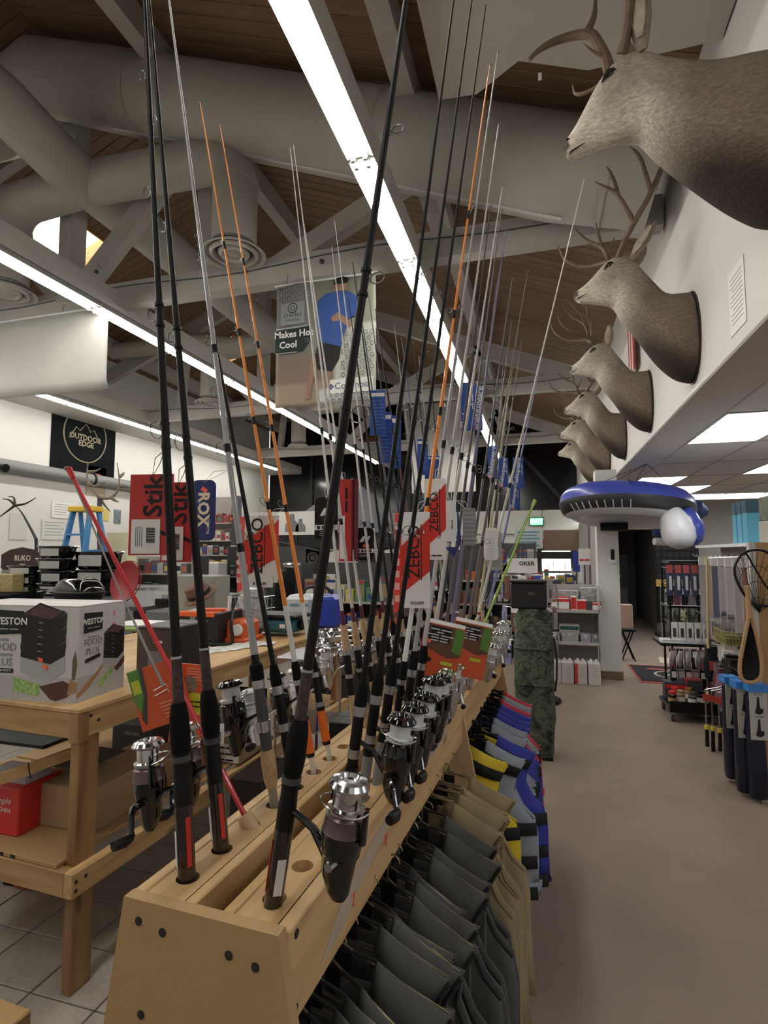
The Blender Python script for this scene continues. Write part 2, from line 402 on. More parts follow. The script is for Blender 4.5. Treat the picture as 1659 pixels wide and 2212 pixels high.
# trusses: bottom chord, rafters, king post, webs, bolts
def truss(Y, label):
    t = thing('roof_truss', label, 'truss', (RIDGE, Y, 0), 0, 'timber roof trusses')
    def brd(name, a, b, wd, h, dy=0): MB().bar((a[0] - RIDGE, dy, a[1]), (b[0] - RIDGE, dy, b[1]), wd, h, up=(0, 0, 1)).build(name, truss_paint, t, 0)
    zc = 4.25; rz_ = lambda x: roof_z(x) - .43
    brd('bottom_chord', (LX + .02, zc), (WX - .02, zc), .14, .25)
    for e in (LX + .05, WX - .05): brd('rafter', (e, rz_(e)), (RIDGE, rz_(RIDGE)), .12, .26)
    MB().bar((0, 0, zc), (0, 0, rz_(RIDGE)), .20, .17, up=(1, 0, 0)).build('king_post', truss_paint, t, 0)
    for s in (-1, 1):
        brd('web', (RIDGE + s * .12, zc + .1), (RIDGE + s * 1.62, rz_(RIDGE + s * 1.62)), .13, .2)
        brd('web', (RIDGE + s * 1.62, rz_(RIDGE + s * 1.62)), (RIDGE + s * 1.8, zc), .12, .14)
        if s > 0:
            brd('web', (RIDGE + 2.5, zc + .05), (RIDGE + 3.9, rz_(RIDGE + 3.9)), .13, .18)
            brd('web', (RIDGE + 3.9, rz_(RIDGE + 3.9)), (RIDGE + 4.12, zc + .05), .12, .13)
    bolt = MB().lathe([(.022, 0), (.022, .02), (.010, .026)], 8, RX(90).to_3x3()).mesh('bolt', dark_grey)
    for x, z in ((.30, .18), (.42, .28), (1.4, 0), (2.2, .02), (3.0, 0)): link('bolt', bolt, t, T(x, -.075, zc + z))
    MB().tube([(x, -.078, zc + .05 + .03 * math.sin(x * 2.3)) for x in [-3.4 + .4 * i for i in range(23)]], .006, 5).build('cable', dark_grey, t)
    MB().box((.36, -.072, zc + .23), (.26, .010, .18), RY(-38).to_3x3()).build('gusset_plate', truss_paint, t, 0)
    return t
truss(4.62, 'nearest white timber truss, carrying the printed cloth banners')
truss(8.95, 'second white timber truss, halfway down the room')
truss(13.2, 'farthest white timber truss before the dark gable')
# fluorescent rows: beam, then fixtures
tube_m = mat('fluorescent_tube', (1.0, .97, .90), .4, emit=TUBE)
fix_m = mat('fixture_enamel', (.36, .355, .34), .4)
LZ = 4.02
fx = None; U = 1.235
for r, (lx, nm, y_0) in enumerate(((-1.03, 'right', -1.2525), (-4.25, 'middle', -1.2525), (-7.4, 'left', -1.0))):
    tr += 1
    struct(MB().bb((lx - .055, -1.6, LZ + .05), (lx + .055, 15.6, LZ + .26)).build('trim_%d' % tr, truss_paint, smooth=0))
    for i in range(13):
        if fx is None:
            fx = thing('fluorescent_light', 'x', 'ceiling light', (0, 0, 0))
            MB().prism([(-.085, -.02), (-.05, .045), (.05, .045), (.085, -.02), (.06, -.012), (-.06, -.012)], U - .02, Matrix.Rotation(PI / 2, 3, 'X'), (0, (U - .02) / 2, 0)).build('housing', fix_m, fx, 0)
            for s in (-1, 1):
                MB().tube([(s * .040, -U / 2 + .035, -.032), (s * .040, U / 2 - .035, -.032)], .0145, 8).build('tube', tube_m, fx)
                for e in (-1, 1): MB().bb((s * .040 - .012, e * (U / 2 - .035) - .01, -.055), (s * .040 + .012, e * (U / 2 - .035) + .01, 0)).build('lamp_holder', white_gloss, fx, 0)
            o = fx
        else: o = copy_tree(fx)
        o.location = (lx, y_0 + i * U, LZ)
        tag(o, '%s lit twin tube fixture from the camera in the %s' % (ordn[i], {'right': 'long row above the rod rack', 'middle': 'row under the roof ridge', 'left': 'row along the poster wall'}[nm]),
            'ceiling light', 'fluorescent fixtures, %s' % {'right': 'row above the rod rack', 'middle': 'row under the ridge', 'left': 'row by the poster wall'}[nm])

# low soffit along the poster wall and its fascia
struct(MB().bb((LX, FY, 4.08), (-7.34, BY, 4.3)).build('trim_%d' % (tr + 1), white_paint, smooth=0)); tr += 1
# ================================================================ ducts, plenum, banners, low ceiling
def ring(m, c, prof, n=24): m.lathe(prof, n, None, c)
# sloping main duct under the boards
dx0, dx1 = -6.4, .88
t = thing('air_duct', 'huge painted round duct sloping down under the roof boards', 'duct', (-3.3, 4.2, 5.6))
def dz(x): return 1.55 + ((TOP - RISE * max(x / 1.071 - RIDGE, -.2)) - .64 - (.5 if x < -5.3 else 0) + (0.0 if x < .2 else (x - .2) * .12) - 1.55) * 1.071
pts = [(x + 3.3, 0, dz(x) - 5.6) for x in (-6.4, -5.6, -4.9, -4.0, -2.0, .2, dx1)]
MB().tube(pts, .362, 28).build('duct_barrel', duct_paint, t)
for x in (-3.6, -1.2, .55):
    a = Vector((x + 3.3 - .02, 0, dz(x - .02) - 5.6)); b = Vector((x + 3.3 + .02, 0, dz(x + .02) - 5.6))
    MB().tube([a, b], .369, 28, cap=False).build('seam_band', duct_paint, t)
MB().bar((-4.0 + 3.3, 0, dz(-4.0) - 5.6 - .392), (0.2 + 3.3, 0, dz(.2) - 5.6 - .392), .03, .008).build('bottom_seam', mat('foil_tape', (.62, .61, .60), .35), t, 0)
def diffuser(t, c, r):
    m = MB(); m.lathe([(r * .55, .10), (r * .62, .05), (r, .012), (r * 1.02, 0), (r * .97, -.006), (r * .88, .012), (r * .86, .04)], 28, None, c, caps=False); m.build('diffuser_rim', duct_paint, t)
    m = MB(); m.lathe([(r * .78, .02), (r * .70, -.008), (r * .66, -.006), (r * .60, .045)], 28, None, c, caps=False); m.build('diffuser_cone', duct_paint, t)
    m = MB(); m.lathe([(r * .50, .02), (r * .42, -.012), (r * .38, -.010), (r * .34, .02), (r * .2, .01), (.02, -.004)], 28, None, c); m.build('diffuser_cone', duct_paint, t)
    m = MB(); m.lathe([(r * .86, .045), (r * .85, .05)], 28, None, c); m.build('diffuser_throat', dark_grey, t)
def bend(p, k=.28, n=5):
    out = [Vector(p[0])]
    for i in range(1, len(p) - 1):
        a, b, c = Vector(p[i - 1]), Vector(p[i]), Vector(p[i + 1])
        u = b + (a - b).normalized() * k; w_ = b + (c - b).normalized() * k
        for j in range(n + 1):
            q = j / n; out.append(u * (1 - q) ** 2 + b * 2 * q * (1 - q) + w_ * q * q)
    out.append(Vector(p[-1])); return out
# trunk along the ridge with side drops
TX = -4.42; TZ = 5.35
t = thing('air_duct', 'grey trunk duct running along the ridge with round ceiling diffusers on its drops', 'duct', (TX, 0, TZ))
MB().tube([(0, -1.5, 0.1), (0, 3.4, 0.1), (0, 4.0, 0), (0, 15.2, 0)], .24, 20).build('trunk', duct_paint, t)
for yy, xr, xl, rr in ((4.3, -2.68, -5.42, .205), (8.6, None, -5.78, .19), (12.8, None, -5.97, .19)):
    for xx in (xr, xl):
        if xx is None: continue
        d = bend([(0, yy, -.02), (xx - TX, yy, -.08), (xx - TX, yy, 4.40 - TZ)], .30)
        MB().tube(d, rr, 20).build('branch_duct', duct_paint, t)
        MB().tube([(xx - TX, yy, -.34), (xx - TX, yy, -.38)], rr + .012, 20).build('seam_band', duct_paint, t)
        diffuser(t, (xx - TX, yy, 4.30 - TZ), rr * 1.42)
    MB().tube(bend([(-.9, yy, -.02), (-1.6, yy, .12), (-3.6, yy, .15)]), .15, 16).build('branch_duct', duct_paint, t)
# plenum box by the wall
pl = [(-.54, 3.1), (-.315, 3.12), (-.065, 2.96), (.314, 3.13), (WX - .01, 3.13), (WX - .01, 1.3), (-.1, 1.3), (-.54, 2.4)]
t = thing('plenum_box', 'white boxed plenum with clipped corners high on the wall above the antlers', 'duct', (0, 0, 4.3))
MB().prism(pl, 1.0 - .3, None).build('casing', white_paint, t, 0)
MB().bb((-.50, 2.0, -.012), (-.36, 2.5, 0)).build('access_panel', truss_paint, t, 0)
MB().bb((.04, 3.07, -.03), (.06, 3.09, 0)).build('hanger_clip', white_gloss, t, 0)
# white bare projection banner and the printed one, both hung from the first truss
def cloth(u0, u1, v0, v1, nx, nz, f):
    m = MB(); vs = []
    for i in range(nx + 1):
        for k in range(nz + 1):
            a = i / nx; b = k / nz; vs.append((u0 + (u1 - u0) * a, f(a, b), v0 + (v1 - v0) * b))
    n = nz + 1
    fs = [(i * n + k, (i + 1) * n + k, (i + 1) * n + k + 1, i * n + k + 1) for i in range(nx) for k in range(nz)]
    m.add(vs, fs); return m
def thick(o, d=.003):
    md = o.modifiers.new('thickness', 'SOLIDIFY'); md.thickness = d; md.offset = 0; return o
vinyl = mat('white_vinyl', (.60, .59, .56), .5, var=.5, scale=2.2, dark=.86)
t = thing('cloth_banner', 'blank white sheet hanging under the nearest truss by the duct drop', 'banner', (-4.95, 4.48, 0))
thick(cloth(-1.5, .70, 3.235, 4.1, 22, 8, lambda a, b: .02 * math.sin(a * 9) * (1 - b) + (.03 if b == 0 else 0)).build('sheet', vinyl, t))
MB().tube([(-1.5, 0, 4.1), (.72, 0, 4.1)], .012, 8).build('hanging_rod', white_gloss, t)
for x in (-1.1, .1, .55): MB().tube([(x, 0, 4.1), (x, .02, 4.2)], .003, 5).build('cord', dark_grey, t)
# printed outdoor banner
bx0, bx1, bz0, bz1 = -2.33, -1.36, 2.88, 4.04
t = thing('cloth_banner', 'printed sportswear banner with a man in a blue shirt, reading Makes Hot Cool', 'banner', (bx0, 4.48, bz0))
W_ = bx1 - bx0; H_ = bz1 - bz0
m = cloth(0, W_, 0, H_, 24, 30, lambda a, b: .008 * math.sin(a * 7 + b * 3))
bm_ = mat('banner_print', (.3, .3, .28), .6, attr='col')
cols = []
for p in m.v:
    a = p[0] / W_; b = p[2] / H_
    c = (.22, .22, .19)
    if a < .34: c = (.17, .175, .17)
    if b < .42: c = (.20 + .12 * (.42 - b), .155, .12)
    if b < .2: c = (.34, .26, .19)
    if a > .62 and b < .62: c = (.50, .53, .47)
    if a > .45 and b < .12: c = (.55, .57, .55)
    if a > .34 and b > .6: c = (.15 + .1 * a, .15 + .1 * a, .12 + .08 * a)
    cols.append(c)
m.c = cols; thick(m.build('printed_cloth', bm_, t))
MB().tube([(-.02, 0, H_), (W_ + .02, 0, H_)], .010, 8).build('hanging_rod', white_gloss, t)
for x in (.1, W_ - .1): MB().tube([(x, 0, H_), (x, .03, H_ + .12)], .003, 5).build('cord', dark_grey, t)
def flat(pts, m, name='print_patch', y=-.012, par=None):
    MB().prism([(x, z) for x, z in pts], .0012, Matrix.Rotation(PI / 2, 3, 'X'), (0, y, 0)).build(name, m, par, 0)
blue_shirt = mat('print_blue', (.035, .085, .30), .6); dkgreen = mat('print_dark_green', (.02, .045, .045), .6); prt_grey = mat('print_grey', (.27, .28, .28), .6)
flesh = mat('print_skin', (.30, .18, .12), .6); prt_black = mat('print_black', (.02, .02, .022), .6); navy = mat('navy', (.02, .05, .16), .5)
flat([(.0, .62 * H_), (.36, .64 * H_), (.36, .52 * H_), (.28, .44 * H_), (.0, .44 * H_)], dkgreen, par=t)
flat([(.42, .83 * H_), (.50, .88 * H_), (.60, .885 * H_), (.72, .875 * H_), (.80, .82 * H_), (.79, .68 * H_), (.72, .66 * H_), (.65, .44 * H_), (.42, .50 * H_), (.41, .66 * H_)], blue_shirt, y=-.011, par=t)
flat([(.58, .885 * H_), (.70, .885 * H_), (.71, .96 * H_), (.66, .99 * H_), (.60, .98 * H_), (.575, .93 * H_)], flesh, y=-.012, par=t)
flat([(.575, .94 * H_), (.71, .945 * H_), (.715, .985 * H_), (.66, 1.0 * H_), (.59, .99 * H_)], prt_black, y=-.013, par=t)
flat([(.55, .68 * H_), (.62, .72 * H_), (.70, .66 * H_), (.75, .60 * H_), (.72, .58 * H_), (.64, .65 * H_), (.57, .645 * H_)], flesh, y=-.013, par=t)
flat([(.44, .50 * H_), (.65, .44 * H_), (.63, .34 * H_), (.56, .25 * H_), (.42, .28 * H_), (.40, .40 * H_)], prt_black, y=-.0125, par=t)
flat([(.36, .38 * H_), (.41, .40 * H_), (.42, .28 * H_), (.38, .20 * H_), (.35, .05 * H_), (.31, .05 * H_)], flesh, y=-.0115, par=t)
flat([(.50, .27 * H_), (.56, .26 * H_), (.54, .14 * H_), (.49, .12 * H_)], flesh, y=-.0115, par=t)
flat([(.05, .66 * H_), (.29, .665 * H_), (.29, .85 * H_), (.05, .84 * H_)], prt_grey, y=-.011, par=t)
flat([(.52, .075 * H_), (.95, .075 * H_), (.95, .185 * H_), (.52, .185 * H_)], paper, y=-.011, par=t)
for i in range(5):
    for j in range(3):
        for (x, z) in ((.03 + i * .06, .90 + j * .035), (.66 + i * .062, .235 + j * .04), (.66 + i * .062, .01 + j * .025)):
            if i == 0 and j == 0: pass
        
dots = MB()
for i in range(6):
    for j in range(3): dots.torus(.018, .005, 8, 4, Matrix.Rotation(PI / 2, 3, 'X'), (.04 + i * .055 + (j % 2) * .027, -.012, H_ * (.885 + j * .04)))
for i in range(5):
    for j in range(8): dots.torus(.018, .004, 8, 4, Matrix.Rotation(PI / 2, 3, 'X'), (.67 + i * .06 + (j % 2) * .03, -.012, H_ * (.22 + j * .045)))
for i in range(8):
    for j in range(2): dots.torus(.018, .004, 8, 4, Matrix.Rotation(PI / 2, 3, 'X'), (.52 + i * .06 + (j % 2) * .03, -.012, H_ * (.02 + j * .04)))
tag(dots.build('print_dots', prt_grey, t), kind='stuff')
def face_y(x, y, z): return T(x, y, z) @ RX(90)
lettering('Makes Hot', paper, t, face_y(.185, -.0135, .585 * H_), .088, bold=.0022)
lettering('Cool', paper, t, face_y(.13, -.0135, .50 * H_), .088, bold=.0022)
lettering('Columbia', navy, t, face_y(.755, -.0135, .13 * H_), .085)
lettering('OHNI', prt_black, t, face_y(.17, -.0125, .74 * H_), .055, space=1.4)
lettering('FREEZE', prt_black, t, face_y(.17, -.0125, .70 * H_), .034, space=1.3)
MB().torus(.045, .004, 16, 5, Matrix.Rotation(PI / 2, 3, 'X'), (.17, -.0125, .80 * H_)).build('emblem', prt_black, t)
MB().torus(.022, .003, 6, 4, Matrix.Rotation(PI / 2, 3, 'X'), (.17, -.0125, .80 * H_)).build('emblem', prt_black, t)
dm = Matrix.Rotation(R(45), 3, 'Y')
for (i, j) in ((-1, -1), (1, -1), (-1, 1), (1, 1)): MB().box(Vector((.555, -.0125, .13 * H_)) + dm @ Vector((i * .011, 0, j * .011)), (.019, .0012, .019), dm).build('diamond_logo', navy, t, 0)
for z, l in ((.635, .36), (.435, .22)): MB().bb((.0, -.013, z * H_), (l, -.0118, z * H_ + .004)).build('print_rule', paper, t, 0)
# white board hanging far away among the trusses
t = thing('projection_screen', 'plain white screen hanging far off in front of the dark gable', 'screen', (-2.25, 13.098, 0))
MB().bb((-.78, -.03, 3.02), (.78, .03, 5.25), bev=.01).build('board', wall_paint, t, 0)
MB().bb((.45, -.05, 3.02), (.77, -.03, 3.9)).build('side_wing', paper, t, 0)
# low ceiling beside the aisle
bulk = mat('bulkhead_paint', (.55, .50, .46), .8, var=.2, scale=4, dark=.94)
acou = mat('acoustic_tile', (.58, .545, .51), .9, var=.6, scale=160, dark=.86)
lc = MB(); lc.bb((WX, FY, SOF), (1.36, 12.0, SOF + .02)); lc.build('ceiling_low', bulk, smooth=0); lowc = struct(bpy.data.objects['ceiling_low'])
MB().bb((WX + .15, FY, SOF + .10), (5.0, 12.0, SOF + .15)).build('plenum_deck', dark_grey, lowc, 0)
TL = .61; grid = mat('ceiling_grid', (.42, .38, .35), .5)
lit = set()
panels = [(1.66, 5.18, 1.22), (1.98 - .3, 9.55 , 1.22), (2.9, 7.6, 1.22), (2.9, 11.2, .6), (1.66, 1.5, 1.22)]
tm = MB().bb((-TL / 2 + .006, -.61 + .006, 0), (TL / 2 - .006, .61 - .006, .018), bev=.003).mesh('ceiling_tile', acou, 0)
lens_m = mat('troffer_lens', (.93, .96, 1.0), .5, emit=PANEL)
tro = None
nlab = {(0, 5): 'lit ceiling panel nearest the aisle, above the hanging fishing tackle', (0, 8): 'lit ceiling panel just past the blue inflatable raft', (2, 7): 'lit ceiling panel far in over the blue boxes',
        (4, 9): 'lit ceiling panel farthest in over the shelf boxes', (1, 9): 'added ceiling panel brightening the jackets before the store room door', (0, 1): 'lit ceiling panel above the photographer, closest one', (3, 5): 'lit ceiling panel deeper in than the nearest one', (3, 3): 'lit ceiling panel above the bins along the wall', (3, 1): 'lit ceiling panel at the near far corner'}  # the panel by the store room is an added light for the dim jackets
for i in range(6):
    for j in range(-2, 10):
        x = 1.36 + .0 + i * TL + TL / 2; y = -1.18 + j * 1.22 + .3
        x += 0.0
        if (i, j) in nlab:
            if tro is None:
                tro = thing('ceiling_light_panel', 'x', 'ceiling light', (0, 0, 0))
                MB().bb((-TL / 2 + .012, -.598, .03), (TL / 2 - .012, .598, .04)).build('diffuser_lens', lens_m, tro, 0)
                fm = MB()
                for a in (-1, 1):
                    fm.bb((a * (TL / 2 - .012) - .008, -.60, -.002), (a * (TL / 2 - .012) + .008, .60, .05)); fm.bb((-TL / 2 + .01, a * .597 - .008, -.002), (TL / 2 - .01, a * .597 + .008, .05))
                fm.build('frame', white_gloss, tro, 0)
                for a in (-.1, .1): MB().bb((a - .003, -.59, .012), (a + .003, .59, .03)).build('louvre', light_grey, tro, 0)
                for k in range(7): MB().bb((-TL / 2 + .02, -.45 + k * .15 - .002, .015), (TL / 2 - .02, -.45 + k * .15 + .002, .03)).build('louvre', light_grey, tro, 0)
                o = tro
            else: o = copy_tree(tro)
            o.location = (x, y, SOF); tag(o, nlab[(i, j)], 'ceiling light', 'light panels in the low ceiling')
        else: link('ceiling_tile', tm, lowc, T(x, y, SOF + .004))
for i in range(7): MB().bb((1.36 + i * TL - .010, -3.5 + .9, SOF - .003), (1.36 + i * TL + .010, 11.2, SOF + .004)).build('grid_rail', grid, lowc, 0)
for j in range(-2, 11): MB().bb((1.36, -1.18 + j * 1.22 - .31 - .010, SOF - .003), (5.0, -1.18 + j * 1.22 - .31 + .010, SOF + .004)).build('grid_rail', grid, lowc, 0)
# ================================================================ the rod rack
RK = R(-3.15)
RO = Vector((-.509, .777, 0))
def rk(x, y, z): return RO + Matrix.Rotation(RK, 3, 'Z') @ Vector((x, y, z))
NH = 25; HP = .0957; HY = .064; HX = .089; RLEN = HY + NH * HP - .02
rack = thing('rod_rack', 'long pine rod rack with a chipboard end panel and drilled rails full of fishing rods', 'display rack', RO, RK)
def panel(y, th, name, mm):
    # end and divider boards, flaring towards the floor
    return MB().prism([(-.139, 1.006), (.139, 1.006), (.33, 0.0), (-.30, 0.0)], th, Matrix.Rotation(PI / 2, 3, 'X'), (0, y + th, 0)).build(name, mm, rack, 0)
panel(-.022, .022, 'end_panel', mdf)
for y in (1.30, RLEN - .02): panel(y, .016, 'divider_panel', ply)
def div_tri(y): MB().prism([(.125, .87), (.145, .87), (.36, .0), (.28, .0)], .016, Matrix.Rotation(PI / 2, 3, 'X'), (0, y + .016, 0)).build('divider_edge', ply, rack, 0)
for (x0, x1, nm) in ((-.146, -.122, 'outer_board'), (-.047, -.026, 'inner_board'), (.024, .046, 'inner_board'), (.121, .146, 'outer_board')):
    h = .14 if nm == 'outer_board' else .10
    MB().bb((x0, 0, 1.0 - h), (x1, RLEN, 1.0), bev=.0025).build(nm, pine, rack, 0)
def hole_board(cx, w_):
    m = MB(); n = 20; r = .0195; zt, zb = .998, .955
    def cell(y0, y1, yc):
        a = []; b = []; d = []
        for j in range(n):
            t_ = 2 * PI * (j + .5) / n; c, s = math.cos(t_), math.sin(t_)
            k = 1 / max(abs(c), abs(s)); sx = max(-1, min(1, c * k)); sy = max(-1, min(1, s * k))
            a.append((cx + sx * w_ / 2, yc + (sy * (y1 - yc) if sy > 0 else sy * (yc - y0)), zt)); b.append((cx + r * c, yc + r * s, zt)); d.append((cx + r * c, yc + r * s, zb))
        o = len(m.v); m.v += a + b + d; m.c += [None] * (3 * n)
        for j in range(n):
            k = (j + 1) % n
            m.f += [(o + j, o + k, o + n + k, o + n + j), (o + n + j, o + n + k, o + 2 * n + k, o + 2 * n + j)]
        # corners
        co = {}
        for (sx, sy, j) in ((1, 1, n // 8), (-1, 1, 3 * n // 8), (-1, -1, 5 * n // 8), (1, -1, 7 * n // 8)):
            p = (cx + sx * w_ / 2, y1 if sy > 0 else y0, zt); i = len(m.v); m.v.append(p); m.c.append(None); m.f.append((o + j % n, i, o + (j + 1) % n)) if False else None
            js = [q for q in range(n) if (a[q][0] - cx) * sx > 0 and (a[q][1] - yc) * sy > 0]
            for q in js:
                if (q + 1) % n in js: m.f.append((o + q, i, o + (q + 1) % n))
    y = 0.0
    for k in range(NH):
        yc = HY + k * HP; y1 = yc + HP / 2 if k < NH - 1 else RLEN; cell(y, y1, yc); y = y1
    m.bb((cx - w_ / 2, 0, .94), (cx + w_ / 2, RLEN, .955))
    o = m.build('drilled_board', pine, rack, 0); return o
hole_board(-HX + .004, .073); hole_board(HX - .006, .073)
for s_ in (-1, 1): MB().bb((s_ * .085 - .036, .02, .872), (s_ * .085 + .036, RLEN - .02, .886)).build('butt_shelf', ply, rack, 0)
MB().tube([(.098, 0, .862), (.098, RLEN, .862)], .012, 10).build('hanging_pipe', steel, rack)
scr = MB().lathe([(.0068, 0), (.0068, .0012), (.004, .0018)], 10, RX(90).to_3x3()).mesh('screw', mat('screw_head', (.05, .045, .04), .5))
for (x, z) in ((-.108, .975), (-.062, .968), (.058, .962), (.103, .956), (-.098, .84), (.065, .842), (-.10, .62), (.09, .60)): link('screw', scr, rack, T(x, -.0221, z))
for y, z in ((.02, .985), (.02, .88), (1.31, .985), (1.31, .90)): link('screw', scr, rack, T(.1462, y, z) @ RZ(90))
worn = mat('worn_paint', (.47, .38, .29), .75, var=.9, scale=25, dark=.8)
def patch(pts, nm='worn_patch', mm=worn): MB().prism(pts, .0008, Matrix(((0, 0, 1), (1, 0, 0), (0, 1, 0))), (.1462, 0, 0)).build(nm, mm, rack, 0)
patch([(.10, .885), (.13, .90), (.17, .925), (.26, .955), (.42, .972), (.60, .985), (.62, .968), (.5, .945), (.36, .930), (.25, .905), (.20, .89), (.15, .885)])
patch([(.66, .985), (.95, .99), (1.1, .975), (.9, .962), (.72, .966)])
crayon = mat('red_crayon', (.75, .10, .08), .7)
for y, z in ((.235, .905), (.42, .925), (.585, .94)):
    MB().tube([(.1475, y, z + .012), (.1475, y + .012, z + .014), (.1475, y + .004, z - .006), (.1475, y + .012, z - .010)], .0016, 5).build('crayon_mark', crayon, rack)

# ---------------------------------------------------------------- reels
line_m = mat('fishing_line', (.62, .64, .65), .25, coat=.4)
gun = mat('gunmetal', (.16, .11, .12), .3, .8)
green_line = mat('green_line', (.35, .42, .25), .3)
def make_reel(body_m, spool_m, top_m, arm_m=None, s=1.0, knob_side=1):
    arm_m = arm_m or body_m
    r = bpy.data.objects.new('reel', None); COL.objects.link(r)
    m = MB(); m.tube([(0.0, 0, .016), (.004, 0, 0), (.018, 0, -.004), (.045, 0, -.014), (.066, 0, -.034), (.080, 0, -.05)], [.005, .0065, .0055, .0065, .009, .010], 8, flat=.7); m.bb((-.004, -.006, -.035), (.004, .006, .035)); m.build('stem', arm_m, r)
    m = MB(); m.loft([[Vector((.090 + dx + a * math.cos(q), b * math.sin(q), z)) for q in [2 * PI * j / 14 for j in range(14)]] for (z, a, b, dx) in
            ((-.090, .010, .008, .006), (-.080, .017, .013, .004), (-.058, .023, .017, .0), (-.035, .025, .019, 0), (-.028, .028, .026, 0), (-.012, .029, .028, 0), (.0, .029, .028, 0))]); m.build('body', body_m, r)
    m = MB(); m.lathe([(.0295, .0), (.0275, .004), (.0265, .020), (.022, .024)], 20, None, (.09, 0, 0)); m.build('rotor', gun if spool_m is chrome else body_m, r)
    m = MB(); m.lathe([(.024, .024), (.026, .027), (.026, .031), (.020, .033), (.020, .054), (.022, .056)], 22, None, (.09, 0, 0)); m.build('spool', spool_m, r)
    m = MB(); m.lathe([(.022, .055), (.028, .058), (.0285, .061), (.024, .067), (.016, .069), (.013, .064), (.004, .064)], 22, None, (.09, 0, 0)); m.build('spool_lip', top_m, r)
    m = MB(); m.tube([(.09 + .036 * math.cos(a), .036 * math.sin(a), .036 + .004 * math.sin(2 * a)) for a in [R(-10 - 200 * i / 14) for i in range(15)]], .0013, 6); m.build('bail_wire', chrome, r)
    for a in (-10, -210):
        c = Vector((.09 + .033 * math.cos(R(a)), .033 * math.sin(R(a)), 0))
        m = MB(); m.tube([c + Vector((0, 0, -.006)), c * 1.0 + Vector((0, 0, .02)), c + Vector((0, 0, .040))], [.007, .0055, .0045], 8, flat=.7); m.build('bail_arm', arm_m, r)
    k = knob_side
    m = MB(); cx_ = .07 if k > 0 else .128
    m.tube([(.09, k * .02, -.035), (.09 * .7 + cx_ * .3, k * .038, -.037), (.09 * .5 + cx_ * .5, k * .046, -.046), (.09 * .2 + cx_ * .8, k * .050, -.068), (cx_, k * .052, -.076)], [.0075, .006, .006, .0045, .006], 8); m.build('crank', arm_m, r)
    m = MB(); m.tube([(cx_, k * .052, -.076), (cx_, k * .066, -.076), (cx_, k * .086, -.075)], [.006, .0105, .0085], 10); m.build('crank_knob', black, r)
    m = MB(); m.tube([(.09, -k * .018, -.035), (.09, -k * .032, -.036)], [.008, .006], 8); m.build('screw_cap', chrome, r)
    for o in list(r.children): o.scale = (s, s, s)
    return r
REELS = {'A': make_reel(black_gloss, chrome, chrome), 'B': make_reel(black_gloss, line_m, black_gloss, knob_side=-1, s=1.08), 'C': make_reel(steel, line_m, chrome), 'D': make_reel(dark_grey, chrome, chrome, s=.72),
         'E': make_reel(white_gloss, line_m, white_gloss, s=.85), 'G': make_reel(steel, line_m, mat('green_chrome', (.45, .50, .38), .2, .9), knob_side=-1)}
_used = set()
def put_reel(kind, rod, s, side, roll=0.0, name='reel', scale=1.0):
    src = REELS[kind]
    if kind in _used: o = copy_tree(src, rod)
    else: _used.add(kind); o = src; o.parent = rod
    o.matrix_local = T(0, 0, s) @ RZ((0 if side > 0 else 180) + roll) @ Matrix.Diagonal((scale, scale, scale, 1))
    return o
# ---------------------------------------------------------------- rods
braid = mat('woven_grip', (.075, .045, .045), .6, var=1, scale=150, dark=.10)
GUIDE = {}
def guide_mesh(r):
    k = round(r, 4)
    if k not in GUIDE:
        m = MB(); m.torus(k, .0011, 12, 5, RX(75).to_3x3(), (.010 + k, 0, .010)); m.tube([(0, 0, -.012), (.006, 0, 0), (.010, 0, .010)], .0012, 5); m.tube([(0, 0, .012), (.008, 0, .010)], .0010, 5)
        GUIDE[k] = m.mesh('guide', mat('guide_steel', (.20, .20, .21), .3, .9))
    return GUIDE[k]
CM = {}
def cmat(rgb, rough=.3):
    k = tuple(round(c, 3) for c in rgb)
    if k not in CM: CM[k] = mat('rod_paint_%d' % len(CM), rgb, rough if max(rgb) > .07 else .45, coat=.4 if max(rgb) > .07 else 0, spec=.5 if max(rgb) > .07 else .25)
    return CM[k]
